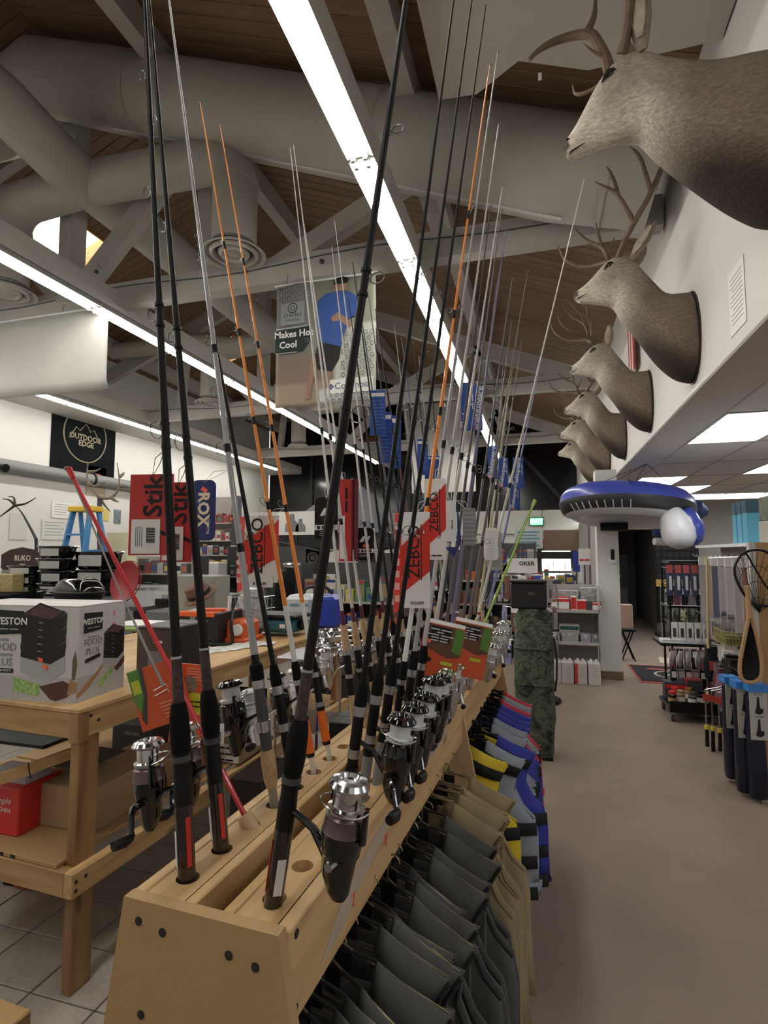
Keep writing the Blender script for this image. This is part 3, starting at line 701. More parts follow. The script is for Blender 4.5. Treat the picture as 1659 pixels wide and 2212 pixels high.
def rod(side, k, tip, L, style, label, reel=None, reel_s=.16, ext=None, col=None, guides=True, roll=0, rs=1.0, dy=0.0, gl='fishing rods standing in the pine rack', y=None, x=None):
    """one rod standing in hole k; side -1 the far rail, +1 the aisle rail; tip = a point of the frame it passes through, L = length above the rail"""
    yy = HY + k * HP - (0 if side < 0 else .014) + .0; xx = side * HX + (.002 if side < 0 else 0)
    B = rk(xx, yy, 1.0)
    P = px(tip[0], tip[1], Y=B.y + dy); d = (P - B)
    Lr = d.length if L is None else L
    z = d.normalized(); xax = Matrix.Rotation(RK, 3, 'Z') @ Vector((1, 0, 0)); xax = (xax - z * xax.dot(z)).normalized(); yax = z.cross(xax)
    Mw = Matrix((xax, yax, z)).transposed().to_4x4(); Mw.translation = B
    o = thing('fishing_rod', label, 'fishing rod', group=gl, M=Mw)
    def seg(name, s0, s1, r0, r1, m, n=10): return MB().tube([(0, 0, s0), (0, 0, s1)], [r0, r1], n).build(name, m, o)
    def seg3(name, pts, m, n=12): return MB().tube([(0, 0, s) for s, r in pts], [r for s, r in pts], n).build(name, m, o)
    thin = .0016
    if style == 'ugly':
        seg3('butt_sleeve', [(-.10, .0150), (.118, .0150)], mat('smoky_sleeve', (.045, .030, .030), .18, coat=.6))
        for a, c in ((-42, paper), (62, red)):
            a = a if side < 0 else -a; q = R(a); MB().box((.0152 * math.sin(q), -.0152 * math.cos(q), .048 if c is paper else .06), (.013 if c is paper else .008, .0012, .055 if c is paper else .08), RZ(a).to_3x3()).build('sleeve_label', c, o, 0)
        seg3('reel_seat', [(.118, .0142), (.15, .0150), (.17, .0135), (.205, .0150)], black)
        seg3('hood_ring', [(.19, .0158), (.20, .0158)], dark_grey)
        seg3('foregrip', [(.205, .0155), (.225, .0175), (.265, .0165), (.285, .0135), (.290, .011)], matte_black)
        seg3('woven_wrap', [(.290, .0100), (.365, .0088)], braid)
        seg3('winding_check', [(.365, .0095), (.369, .0095)], steel)
        seg3('blank', [(.369, .0085), (.75, .0078), (1.2, .0055), (Lr, .0022)], cmat((.020, .019, .020)))
        gs = [(.775, .016), (1.0, .012), (1.25, .010), (1.5, .008)]
        for s in (.745, .79, .98, 1.02): seg('wrap_ring', s, s + .006, .0088, .0088, black)
    elif style == 'zebco':
        c1 = cmat((.90, .27, .03)); wht = cmat((.78, .77, .75))
        seg3('butt', [(-.06, .0065), (.035, .0065)], wht)
        seg3('butt_cap', [(.035, .0105), (.045, .0115)], black)
        seg3('rear_grip', [(.045, .0115), (.125, .0118)], mat('orange_foam', (.85, .17, .02), .7))
        seg3('reel_seat', [(.125, .0115), (.135, .0115), (.155, .0095), (.215, .0100)], black)
        seg3('seat_ring', [(.136, .0122), (.148, .0122)], steel); seg3('seat_ring', [(.215, .0122), (.228, .0122)], steel)
        seg3('foregrip', [(.228, .0118), (.262, .0110), (.275, .008)], matte_black)
        seg3('lower_blank', [(.275, .0068), (.42, .0064)], wht)
        seg3('blank', [(.42, .0062), (Lr * .97, .0018), (Lr, .0010)], c1)
        for s in (.42, .68, .92, 1.18, 1.45):
            if s < Lr - .1: seg3('wrap_ring', [(s, .0068 - .0030 * s / Lr), (s + .022, .0067 - .0030 * s / Lr)], black)
        gs = [(.70, .010), (.94, .008), (1.2, .006), (1.47, .005)]
    elif style == 'rox':
        c1 = cmat((.36, .37, .38), .25)
        seg3('butt', [(-.06, .0095), (.035, .0095)], mat('khaki_butt', (.30, .28, .21), .6))
        seg3('rear_grip', [(.035, .0115), (.05, .0150), (.09, .0165), (.115, .0150)], cork)
        seg3('reel_seat', [(.115, .0120), (.150, .0128), (.152, .0140), (.175, .0140), (.176, .0125), (.25, .0125)], dark_grey)
        seg3('seat_ring', [(.155, .0150), (.178, .0150)], steel); seg3('seat_ring', [(.25, .0140), (.268, .0140)], steel)
        seg3('foregrip', [(.268, .0150), (.30, .0150), (.308, .009)], matte_black)
        seg3('winding_check', [(.308, .0095), (.325, .0090)], black)
        seg3('blank', [(.325, .0085), (.9, .0062), (Lr, .0022)], c1)
        for s in (.56, .80, 1.05): seg3('wrap_ring', [(s, .0080), (s + .02, .0078)], black)
        gs = [(.805, .015), (.95, .011), (1.07, .009), (1.3, .007)]
    elif style == 'cork':
        c1 = cmat(col or (.66, .65, .63))
        seg3('rear_grip', [(-.05, .0098), (.03, .0100), (.12, .0105)], cork)
        seg3('reel_seat', [(.12, .0115), (.24, .0115)], black)
        seg3('seat_ring', [(.17, .0125), (.182, .0125)], steel); seg3('seat_ring', [(.24, .0128), (.255, .0128)], steel)
        seg3('foregrip', [(.255, .0120), (.30, .0125), (.33, .0085)], cork)
        seg3('hook_wrap', [(.33, .0065), (.375, .0062)], mat('maroon', (.12, .015, .03), .4))
        seg3('blank', [(.375, .0056), (.9, .0042), (Lr, .0013)], c1)
        gs = [(.66, .010), (.95, .008), (1.25, .006)]
        for s in (.65, .94): seg3('wrap_ring', [(s, .0055), (s + .02, .0053)], black)
    else:
        c1 = cmat(col or (.05, .05, .055))
        gm_ = {'grey': mid_grey, 'foam': matte_black, 'navy': matte_black, 'plain': dark_grey}.get(style, matte_black)
        seg3('rear_grip', [(-.05, .0120), (.07, .0125), (.10, .0120)], mid_grey if style in ('grey', 'plain') else (cork if style == 'navy' else matte_black))
        seg3('grip_cap', [(.10, .0135), (.112, .0135)], black)
        seg3('reel_seat', [(.112, .0118), (.22, .0120)], black)
        seg3('seat_ring', [(.128, .0132), (.146, .0132)], steel); seg3('seat_ring', [(.215, .0138), (.235, .0138)], steel)
        seg3('foregrip', [(.235, .0135), (.262, .0135), (.285, .0090)], matte_black if style != 'navy' else cork)
        if style == 'navy':
            seg3('red_wrap', [(.30, .0068), (.33, .0066)], cmat((.45, .04, .05))); seg3('white_wrap', [(.33, .0067), (.342, .0066)], paper)
        seg3('blank', [(.285, .0068), (.9, .0050), (Lr, .0016)], c1)
        gs = [(.60, .011), (.86, .009), (1.15, .007)]
        for s in (.60, .86): seg3('wrap_ring', [(s - .01, .0063), (s + .012, .0061)], black)
    if guides:
        for s, r in gs:
            if s < Lr - .05:
                g = link('guide', guide_mesh(r), o, T(0, 0, s) @ RZ(0 if side > 0 else 180) @ RZ(roll))
    if Lr == d.length or L is None:
        MB().torus(.0038, .0010, 8, 4, RX(80).to_3x3(), (side * .003, 0, Lr + .002)).build('tip_guide', guide_mesh(.01).materials[0], o)
    if reel: put_reel(reel, o, reel_s, side, roll, scale=rs)
    return o
def hang_tag(o, box, m, back=-.014, side=-1, cordm=paper, th=.0012, swing=0.0, corner=None, name='hang_tag', tie=.045):
    """card tied to a rod, hanging straight down: box = the part of the frame it fills, at the rod's distance"""
    Mw = o.matrix_world.copy(); inv = Mw.inverted(); Y = Mw.translation.y + back
    u0, v0, u1, v1 = box; a = px(u0, v0, Y=Y); b_ = px(u1, v0, Y=Y); d_ = px(u0, v1, Y=Y)
    wdt = (b_ - a).length; hgt = a.z - d_.z; c = (px(u0, (v0 + v1) / 2, Y=Y) + px(u1, (v0 + v1) / 2, Y=Y)) / 2
    e = Matrix.Rotation(YAW * .6 + R(swing), 3, 'Z') @ Vector((1, 0, 0))
    Ml = inv @ frame(c, e, Vector((0, 0, 1)))
    if corner == 'round':
        q = []; rr = min(wdt, hgt) * .24
        for (sx, sy, a0) in ((1, 1, 0), (-1, 1, 90), (-1, -1, 180), (1, -1, 270)):
            for i in range(4):
                t_ = R(a0 + i * 30); q.append((sx * (wdt / 2 - rr) + rr * math.cos(t_), sy * (hgt / 2 - rr) + rr * math.sin(t_)))
        t = MB().prism(q, th, None, (0, 0, -th)).build(name, m, o, 0)
    else: t = MB().box((0, 0, -th / 2), (wdt, hgt, th)).build(name, m, o, 0)
    t.matrix_local = Ml; t['w'] = wdt; t['h'] = hgt
    hole = Ml @ Vector((0, hgt / 2 - .006, 0)); loc = Vector((side * .004, 0, (inv @ Vector((Mw.translation.x, Y, a.z))).z + tie))
    MB().tube([loc, (loc + hole) / 2 + Vector((side * .006, 0, .012)), hole, (loc + hole) / 2 + Vector((-side * .004, 0, .0)), loc], .0008, 5).build('tag_cord', cordm, o)
    return t
def patch_on(t, x, y, wd, h, m, name='print_patch', z=.0, th=.0006, rot=0):
    o = MB().box((0, 0, th / 2), (wd, h, th)).build(name, m, t, 0); o.matrix_local = T(x, y, z + .0002) @ RZ(rot); return o
def poly_on(t, pts, m, z=.0002, th=.0006, name='print_patch'):
    return MB().prism(pts, th, None, (0, 0, z)).build(name, m, t, 0)
def barcode(t, x, y, wd, h, rot=0):
    m = MB(); q = -wd / 2; rnd = random.Random(3)
    while q < wd / 2:
        b = rnd.choice((.0006, .0010, .0016)); m.box((q, 0, .0003), (b, h, .0004)); q += b + rnd.choice((.0008, .0014))
    o = tag(m.build('barcode', ink, t, 0), kind='stuff'); o.matrix_local = T(x, y, .0022) @ RZ(rot); return o
letter_out = mat('silver_outline', (.55, .55, .55), .5)
prt_red = mat('print_red', (.50, .03, .03), .45); neon = mat('neon_sticker', (1.0, .16, .08), .5); navy2 = mat('tag_navy', (.02, .03, .16), .4)
def tag_ugly(o, box, st=False):
    t = hang_tag(o, box, prt_red, back=.022, cordm=ink); w_, h = t['w'], t['h']
    lettering('y Stik', ink, t, T(w_ * .06, h * .10, .0006) @ RZ(90), h * .34, bold=.0008)
    patch_on(t, -w_ * .10, -h * .27, w_ * .66, h * .42, paper, z=.0012); barcode(t, w_ * .02, -h * .25, h * .19, w_ * .2, 90)
    for k in range(4): patch_on(t, -w_ * .32 + k * .004, -h * .27, .0012, h * .24, mid_grey, z=.0018)
    if st: patch_on(t, -w_ * .36, .012, .012, .03, neon, z=.0014)
    return t
def tag_zebco(o, box, word='ROAM', fold=True, back=-.014, swing=0):
    t = hang_tag(o, box, paper, back=back, swing=swing); w_, h = t['w'], t['h']
    poly_on(t, [(-w_ / 2, h * .14), (w_ / 2, h * .44), (w_ / 2, -h * .12), (-w_ / 2, -h * .36)], mat('tag_red', (.62, .035, .02), .4))
    lettering('ZEBCO', ink, t, T(-w_ * .04, h * .085, .001) @ RZ(90), w_ * .58, bold=.0003)
    patch_on(t, w_ * .20, h * .08, .0022, h * .58, ink, z=.0006)
    lettering(word, ink, t, T(w_ * .05, -h * .45, .0006), w_ * .16)
    patch_on(t, -w_ * .42, -h * .22, w_ * .13, h * .09, neon, z=.0007)
    if fold:
        f = MB().prism([(0, -h / 2 - .006), (-.022, -h / 2 - .014), (-.018, h / 2 - .004), (0, h / 2)], .001).build('folded_flap', mat('tag_red2', (.75, .06, .045), .45), t, 0); f.matrix_local = T(-w_ / 2, 0, 0) @ RY(-20)
        for i in range(7): patch_on(t, -w_ / 2 - .010, -h * .40 + i * h * .125, .012, h * .07, mat('flap_text', (.80, .45, .40), .6), z=.010)
    return t
def tag_shake(o, box, face=1, back=-.012):
    bl = mat('tag_blue', (.022, .075, .34), .4); t = hang_tag(o, box, bl, side=1, back=back, tie=.01); w_, h = t['w'], t['h']
    if face:
        lettering('Shakespeare', paper, t, T(-w_ * .10, 0, .0006) @ RZ(82), h * .19, shear=.3, bold=.0006); lettering('UGLY STIK GX2', paper, t, T(w_ * .34, h * .1, .0006) @ RZ(90), h * .05); patch_on(t, -w_ * .28, -h * .45, w_ * .3, h * .055, neon)
    else:
        patch_on(t, 0, h * .40, w_ * .9, h * .08, paper)
        for i in range(9): patch_on(t, -w_ * .05 + w_ * .05 * (i % 3), h * (.26 - i * .075), w_ * (.55 + .1 * (i % 3)), h * .013, mat('tag_faint', (.16, .26, .55), .5))
    return t
def tag_black(o, box):
    t = hang_tag(o, box, black, side=-1, corner='round', back=.012); w_, h = t['w'], t['h']; k = w_ / .044
    for sx in (0, 1): poly_on(t, [(k * p, h * q) for p, q in ((-.012 + sx * .013, .06), (-.004 + sx * .013, .24), (.004 + sx * .010, .24), (-.003 + sx * .010, .06))], paper)
    patch_on(t, .004 * k, -h * .06, .015 * k, h * .09, neon); patch_on(t, 0, -h * .21, w_ * .98, h * .12, paper)
    for i in range(4): patch_on(t, k * (-.014 + i * .009), -h * .21, .006 * k, h * .075, ink, z=.0006)
    for i in range(3): patch_on(t, 0, -h * (.31 + i * .04), .026 * k, h * .01, light_grey)
    return t
# --- the far rail
u1 = rod(-1, 0, (312, 0), 2.15, 'ugly', 'black rod nearest the end panel on the table side, red tag and chrome spinning reel', 'A', .150, roll=-12)
tag_ugly(u1, (285, 1025, 368, 1198))
u2 = rod(-1, 1, (322, 0), 2.15, 'ugly', 'black rod second from the end panel on the table side, half hidden red tag', 'A', .150, roll=-20)
tag_ugly(u2, (352, 1042, 412, 1213), True)
rx = rod(-1, 3, (365, 0), 2.2, 'rox', 'silver grey rod with cork rear grip and dark blue rounded tag', 'B', .195, roll=-15)
t = hang_tag(rx, (415, 1037, 463, 1167), navy2, corner='round')
lettering('ROX', mat('tag_gold', (.80, .72, .50), .4), t, T(.0, .002, .0006) @ RZ(-90), .038, bold=.0014)
lettering('okuma', paper, t, T(.014, -.038, .0006) @ RZ(-90), .014); patch_on(t, .002, .048, .016, .010, neon, rot=-35)
bk = rod(-1, 4, (425, 510), None, 'foam', 'thin black rod with grey rear grip beside the silver one', 'E', .18, col=(.02, .02, .022))
z1 = rod(-1, 5, (432, 220), None, 'zebco', 'orange and white rod nearer the camera on the table side', 'B', .185, rs=.85, roll=-20)
tag_zebco(z1, (530, 1115, 588, 1268), back=.02)
z2 = rod(-1, 6, (475, 270), None, 'zebco', 'orange and white rod with bare orange foam grip on the table side', 'E', .185, roll=-20)
tag_zebco(z2, (562, 1113, 600, 1258), fold=False, back=.02)
wl = ['white blank rod with cork grips and a black square tag', 'white blank rod second in the cork gripped row', 'white blank rod carrying a folded dark red tag', 'white blank rod with a lower black tag', 'white blank rod last in the cork gripped row']
wt = [(627, 320), (634, 313), (657, 485), (717, 535), (723, 478)]
WR = []
for i in range(5): WR.append(rod(-1, 8 + i, wt[i], None, 'cork', wl[i], 'C' if i in (0, 2, 4) else 'D', .21, rs=.8))
tag_black(WR[0], (681, 1074, 728, 1166)); tag_black(WR[3], (768, 1140, 807, 1210))
t = hang_tag(WR[2], (733, 1035, 758, 1212), prt_red, side=1)
for i in range(2):
    f = MB().box((.009, 0, 0), (.018, t['h'], .001)).build('folded_leaf', mat('tag_maroon', (.16, .015, .025), .5), t, 0); f.matrix_local = T(t['w'] / 2 + i * .010, 0, -.004 * i) @ RY(50)
patch_on(t, -.010, -.06, .018, .15, paper); lettering('CARDINAL', ink, t, T(.004, .07, .0006) @ RZ(90), .022)
lt = [(752, 640), (762, 567), (766, 588), (795, 632), (811, 668), (812, 690), (852, 705), (868, 730), (893, 742), (905, 770), (926, 760)]
lc_ = [(.05, .05, .055), (.03, .03, .033), (.10, .08, .08), (.03, .035, .09), (.04, .04, .04), (.16, .03, .04), (.30, .30, .31), (.03, .04, .12), (.05, .05, .05), (.4, .38, .3), (.05, .05, .06)]
nm_ = ['dark', 'slim black', 'brown black', 'navy', 'charcoal', 'maroon', 'pale grey', 'deep blue', 'black', 'straw coloured', 'short black']
LR = []
for i in range(11):
    LR.append(rod(-1, 13 + i, lt[i], None, ('foam', 'navy', 'grey')[i % 3], '%s rod on the table side of the rack, number %s past the white ones' % (nm_[i], ['one', 'two', 'three', 'four', 'five', 'six', 'seven', 'eight', 'nine', 'ten', 'eleven'][i]), ('C', 'D', 'G')[i % 3] if i % 2 == 0 else None, .17, col=lc_[i], rs=.75))
for o_, bx4 in ((LR[2], (800, 843, 832, 940)), (LR[3], (818, 890, 846, 1000)), (LR[5], (840, 897, 866, 1012)), (LR[7], (902, 948, 924, 1026)), (LR[8], (918, 985, 950, 1035))): tag_shake(o_, bx4, face=0)
# --- the aisle rail
r1 = rod(1, 0, (877, 0), 2.1, 'ugly', 'large black rod with woven grip and chrome reel nearest the aisle', 'A', .150, roll=-4, rs=1.12)
rn = ['black rod with grey rear grip, first of three behind the big reel', 'black rod with grey rear grip, second of three behind the big reel', 'black rod with grey rear grip, third of three behind the big reel']
rt = [(980, 0), (1019, 0), (1051, 0)]
BR = []
for i in range(3): BR.append(rod(1, 3 + i, rt[i], 1.95, 'plain', rn[i], 'B', .165, col=(.016, .015, .016), roll=-8))
z3 = rod(1, 6, (1058, 142), None, 'zebco', 'orange and white rod on the aisle side with big red tags', 'B', .185, roll=-20)
tag_zebco(z3, (868, 1106, 928, 1312))
g1 = rod(1, 7, (1075, 115), None, 'grey', 'grey rod with black foregrip on the aisle side next to the orange one', 'B', .17, col=(.33, .33, .34), roll=-20)
tag_zebco(g1, (918, 1034, 963, 1208), word='CARBON', fold=False)
g2 = rod(1, 8, (1077, 270), None, 'grey', 'pale grey rod with a white curved card on the aisle side', 'G', .17, col=(.45, .44, .43), roll=-20)
g3 = rod(1, 9, (1085, 405), None, 'grey', 'light grey rod with a steel card on the aisle side', 'G', .17, col=(.50, .49, .47), roll=-20)
t = hang_tag(g2, (963, 1081, 985, 1170), paper, side=1); lettering('okuma', ink, t, T(.003, -.01, .0006) @ RZ(90), .010)
f = poly_on(t, [(.018, .07), (.030, -.06), (.008, -.105), (-.018, -.075), (.018, -.075)], navy2, z=-.002, name='card_back')
t = hang_tag(g3, (1000, 1098, 1028, 1178), mid_grey, side=1)
for i in range(9): patch_on(t, -.003 + .002 * (i % 3), .055 - i * .013, .034, .0018, light_grey)
at_ = [(1060, 445), (1083, 455), (1092, 500), (1073, 612), (1106, 605), (1140, 587), (1262, 387), (1105, 697), (1117, 718), (1127, 735), (1170, 772), (1088, 780), (1070, 800), (1095, 845)]
ac_ = [(.07, .06, .065), (.10, .08, .10), (.14, .13, .26), (.10, .07, .06), (.10, .10, .11), (.14, .12, .10), (.62, .61, .56), (.16, .11, .09), (.45, .43, .25), (.14, .11, .10), (.22, .22, .45), (.03, .035, .10), (.05, .05, .06), (.03, .04, .12)]
an_ = ['dull brown black', 'plum grey', 'violet', 'dark brown', 'charcoal', 'bronze', 'long cream, strongly leaning', 'brown', 'olive yellow', 'umber', 'lilac', 'navy', 'dark grey', 'midnight blue']
AR = []
for i in range(14):
    AR.append(rod(1, 10 + i, at_[i], None, ('navy', 'foam', 'grey')[i % 3], '%s rod on the aisle side, %s past the grey pair' % (an_[i], ['one', 'two', 'three', 'four', 'five', 'six', 'seven', 'eight', 'nine', 'ten', 'eleven', 'twelve', 'thirteen', 'fourteen'][i]), ('C', 'G', 'D')[i % 3] if i not in (2, 4) else None, .13, col=ac_[i], rs=.8 if i < 6 else 1.0))
for o_, bx4 in ((AR[3], (996, 826, 1026, 930)), (AR[4], (1025, 833, 1042, 930)), (AR[7], (1054, 963, 1074, 1034)), (AR[8], (1078, 989, 1098, 1052)), (AR[10], (1108, 988, 1131, 1054)), (AR[9], (1102, 1046, 1122, 1100))): tag_shake(o_, bx4)
t = hang_tag(AR[6], (1045, 1140, 1076, 1210), paper, side=-1, corner='round', back=-.02)
for i in range(14): patch_on(t, -.004, .052 - i * .0085, .040 - .006 * (i % 3), .0018, light_grey)
t = hang_tag(AR[6], (1052, 1146, 1085, 1232), light_grey, side=1, corner='round', back=.01)
for i in range(6): patch_on(t, 0, -.03 - i * .007, .04, .0014, mid_grey)
# red and green short cane poles that lean far over, each with its printed pouch
def cane(side, k, tip, base_px, c, label, dy=0.0, r=.0055):
    yy = HY + k * HP; B = rk(side * HX, yy, 1.0); P = px(tip[0], tip[1], Y=B.y + dy)
    z = (P - B); L = z.length; Mw = z.to_track_quat('Z', 'Y').to_matrix().to_4x4(); Mw.translation = B
    o = thing('cane_pole', label, 'fishing rod', group='short cane poles', M=Mw)
    cm = cmat(c, .35)
    MB().tube([(0, 0, .0), (0, 0, L * .6), (0, 0, L)], [r, r * .95, r * .7], 10).build('shaft', cm, o)
    MB().tube([(0, 0, -.055), (0, 0, .012), (0, 0, .020)], [.0165, .0165, .0150], 14).build('wooden_plug', mat('turned_wood', (.62, .45, .26), .6), o)
    MB().torus(.006, .0016, 10, 5, None, (.004, 0, L)).build('tip_ring', chrome, o)
    MB().tube([(0, 0, L - .03), (0, 0, L)], [r, r * 1.5], 10).build('tip_cap', cm, o)
    return o, L, Mw
o, L_, Mw = cane(-1, 2, (148, 1012), None, (.55, .02, .03), 'short red cane pole leaning over the cardboard carton, wooden plug in the rack')
inv = Mw.inverted()
pk = px(352, 1480, Y=1.02); tipw = Mw @ Vector((0, 0, L_))
MB().tube([inv @ tipw, inv @ ((tipw + pk) / 2 + Vector((.0, 0, -.01))), inv @ pk], [.0022, .0020, .003], 6).build('twisted_line', mat('grey_cord', (.32, .31, .30), .5, var=.8, scale=300), o)
tk = hang_tag(o, (457, 1563, 482, 1608), paper, side=1, tie=.0); barcode(tk, 0, 0, .016, .010)
pouch_o = mat('pouch_orange', (.62, .10, .03), .4); pouch_g = mat('pouch_green', (.10, .26, .05), .4); lime = mat('pouch_lime', (.55, .60, .05), .45); pouch_w = mat('pouch_brown', (.14, .06, .035), .45)
def card(name, label, cat, M, wd, h, m, th=.004, group=None):
    o = thing(name, label, cat, M=M, group=group)
    MB().prism([(-wd / 2, -h / 2), (wd / 2, -h / 2), (wd / 2 * 1.02, h / 2), (-wd / 2 * .98, h / 2)], th, None, (0, 0, -th)).build('pouch', m, o, 0); return o
c = px(345, 1500, Y=1.06); e = Matrix.Rotation(YAW, 3, 'Z') @ Vector((1, 0, 0))
M1 = frame(c, e + Vector((0, 0, .33)), Vector((0, 0, 1)))
pc = card('printed_card', 'orange and green folded leaflet wired to the red cane pole', 'leaflet', M1, .118, .135, pouch_o, group='printed tackle leaflets')
poly_on(pc, [(-.058, .068), (-.03, .068), (-.033, .01), (-.05, -.03), (-.058, .0)], pouch_g); patch_on(pc, -.045, .03, .018, .03, lime, z=.0006)
poly_on(pc, [(-.03, .068), (-.022, .068), (-.026, .01), (-.045, -.055), (-.052, -.04), (-.034, .008)], dark_grey, z=.0008)
for i in range(5): patch_on(pc, .018, -.02 - i * .008, .05 - .004 * i, .0018, mat('leaf_text', (.80, .45, .35), .6))
for i in range(2): MB().tube([(-.01, .012 - i * .012, .002), (.02, .018 - i * .012, .002), (.024, .010 - i * .012, .002)], .001, 5).build('wire_staple', steel, pc)
c = px(408, 1520, Y=1.10); M1 = frame(c, e + Vector((0, 0, -.10)), Vector((-.1, 0, 1)))
pc = card('printed_card', 'orange leaflet with a lime round badge between the two nearest black rods', 'leaflet', M1, .072, .175, pouch_o, group='printed tackle leaflets')
q = MB().lathe([(.026, 0), (.026, .0006)], 18, None, (.012, .0, .0003)); q.build('round_badge', lime, pc)
q = MB().lathe([(.020, 0), (.020, .0006)], 18, None, (-.006, .042, .0003)); q.build('round_photo', mat('leaf_photo', (.30, .24, .18), .5, var=1, scale=60, dark=.4), pc)
lettering('BUILT IN', ink, pc, T(.012, .006, .0012), .008); lettering('TO LAST', ink, pc, T(.012, -.004, .0012), .008)
for i in range(5): patch_on(pc, .005, .078 - i * .006, .04, .0014, MATS['leaf_text'])
patch_on(pc, .008, -.078, .045, .02, cardboard)
go, L_, Mw = cane(1, 15, (1156, 1080), None, (.36, .58, .10), 'short lime green cane pole leaning out towards the exit sign', dy=.05)
inv = Mw.inverted(); tipw = Mw @ Vector((0, 0, L_)); pk = px(1030, 1345, Y=2.3)
MB().tube([inv @ tipw, inv @ pk], .0016, 5).build('twisted_line', MATS['grey_cord'], go)
for i, (u, v, yy, rot, lab) in enumerate(((950, 1412, 1.60, 0.03, 'orange pouch with brown label, nearer of the pair on the aisle rail'), (1013, 1405, 1.74, .10, 'orange pouch with brown label, farther of the pair on the aisle rail'))):
    c = px(u, v, Y=yy); M1 = frame(c, e + Vector((0, 0, -.22)), Vector((.15, 0, 1)))
    pc = card('tackle_pouch', lab, 'pouch', M1 @ Matrix.Diagonal((1.22, 1.0, 1, 1)), .098, .165, pouch_o, th=.008, group='orange tackle pouches')
    poly_on(pc, [(-.048, .080), (.048, .080), (.048, .0), (.02, -.01), (-.048, .015)], pouch_w)
    poly_on(pc, [(.026, .080), (.048, .080), (.048, .005), (.026, .012)], pouch_g, z=.0006)
    patch_on(pc, -.008, .055, .05, .042, ink, z=.001)
    for j, s_ in enumerate(('Trim Fishing', 'Pole', 'closed and short', 'convenient', 'in a pouch')): lettering(s_, paper, pc, T(-.008, .068 - j * .008, .0018), .0085)
    patch_on(pc, .02, -.025, .028, .010, lime, z=.0008); patch_on(pc, -.036, .032, .018, .010, neon, z=.0012, rot=-15)
    MB().lathe([(.007, 0), (.007, .0006)], 8, None, (-.024, -.022, .0006)).build('paw_mark', ink, pc)
    f = MB().box((0, .006, -.006), (.096, .012, .001), RX(-30).to_3x3()).build('open_flap', paper, pc, 0); f.matrix_local = T(0, .082, 0)
# ---------------------------------------------------------------- garments hanging under the aisle side of the rack
def sheet(ins, outs, n=7, bulge=.02, y0=0.0, flip=1, rip=.004, ph=0.0, full=False):
    """cloth between two edge lines (lists of (x, z)), n columns, bulging in y"""
    m = MB(); k = len(ins); vs = []
    for i in range(k):
        for j in range(n):
            s = j / (n - 1); x = ins[i][0] + (outs[i][0] - ins[i][0]) * s; z = ins[i][1] + (outs[i][1] - ins[i][1]) * s
            y = y0 + flip * (bulge * math.sin(PI * min(1, s * .85 + .15)) * (1.0 if full else 0.35 + .65 * min(1, i / 3)) + rip * math.sin(9 * s + i * .9 + ph) * min(1, i / 2))
            vs.append((x, y, z))
    fs = [(i * n + j, i * n + j + 1, (i + 1) * n + j + 1, (i + 1) * n + j) for i in range(k - 1) for j in range(n - 1)]
    m.add(vs, fs); return m
def make_vest(cm, trim, puffy=0.0, length=.66, strap=None, pockets=True):
    v = thing('hanging_vest', 'x', 'vest', (0, 0, 0))
    L = length
    outs = [(.218, -.085), (.185, -.14), (.175, -.20), (.205, -.26), (.245, -.295), (.258, -.36), (.258, -.46), (.263, -.56), (.27, -L)]
    ins = [(.075, -.025), (.066, -.075), (.055, -.125), (.042, -.18), (.028, -.24), (.008, -.32), (.006, -.44), (.006, -.55), (.006, -L)]
    b = .016 + puffy
    for s, nm in ((1, 'front_panel'), (-1, 'front_panel')):
        o = sheet([(s * x, z) for x, z in ins], [(s * x, z) for x, z in outs], 8, b, -.008, -1, ph=s).build(nm, cm, v); thick(o, .004 + puffy * .4)
    bi = [(-x, z) for x, z in outs]
    o = sheet(bi, outs, 13, b * .8, .008, 1, ph=2).build('back_panel', cm, v); thick(o, .004 + puffy * .4)
    m = MB(); m.tube([(s_ * x, -.012, z) for s_, lst in ((1, ins[:6]),) for x, z in lst][::-1] + [(0, .006, -.03)] + [(-x, -.012, z) for x, z in ins[:6]], .004, 6); m.build('neck_binding', trim, v)
    for s in (1, -1): m = MB(); m.tube([(s * x, -.010, z) for x, z in outs[:5]], .0045, 6); m.build('armhole_binding', trim, v)
    MB().bb((-.004, -.014 - b * .3, -L), (.004, -.009 - b * .3, -.32)).build('zipper', mat('zipper', (.04, .04, .045), .4), v, 0)
    MB().bb((-.018, -.002, -.075), (.018, .002, -.035)).build('neck_label', ink, v, 0)
    if pockets:
        for s in (1, -1):
            MB().box((s * .13, -.022 - b, -.24), (.11, .008, .10), bev=.004).build('chest_pocket', cm, v)
            MB().box((s * .13, -.028 - b, -.20), (.115, .006, .035), bev=.002).build('pocket_flap', cm, v)
            MB().box((s * .13, -.024 - b, -.52), (.15, .010, .17), bev=.004).build('lower_pocket', cm, v)
            MB().box((s * .13, -.031 - b, -.445), (.155, .006, .012)).build('pocket_zip', trim, v)
    if strap:
        for s in (1, -1):
            o = sheet([(s * .062, -.055), (s * .055, -.10)], [(s * .205, -.112), (s * .188, -.145)], 6, .012 + puffy * .5, -.024, -1, 0, full=True).build('shoulder_pad', strap, v); thick(o, .004)
        for z in (-.30, -.42, -.53):
            for s in (1, -1): o = sheet([(s * .006, z), (s * .006, z - .045)], [(s * .258, z), (s * .26, z - .045)], 8, b + .006, -.022, -1, 0, full=True).build('webbing_strap', strap, v); thick(o, .003)
            MB().box((0, -.045 - b, z - .022), (.06, .014, .036), bev=.004).build('buckle', black, v)
    return v
hg_w = mat('hanger_wire', (.30, .24, .15), .4, .8)
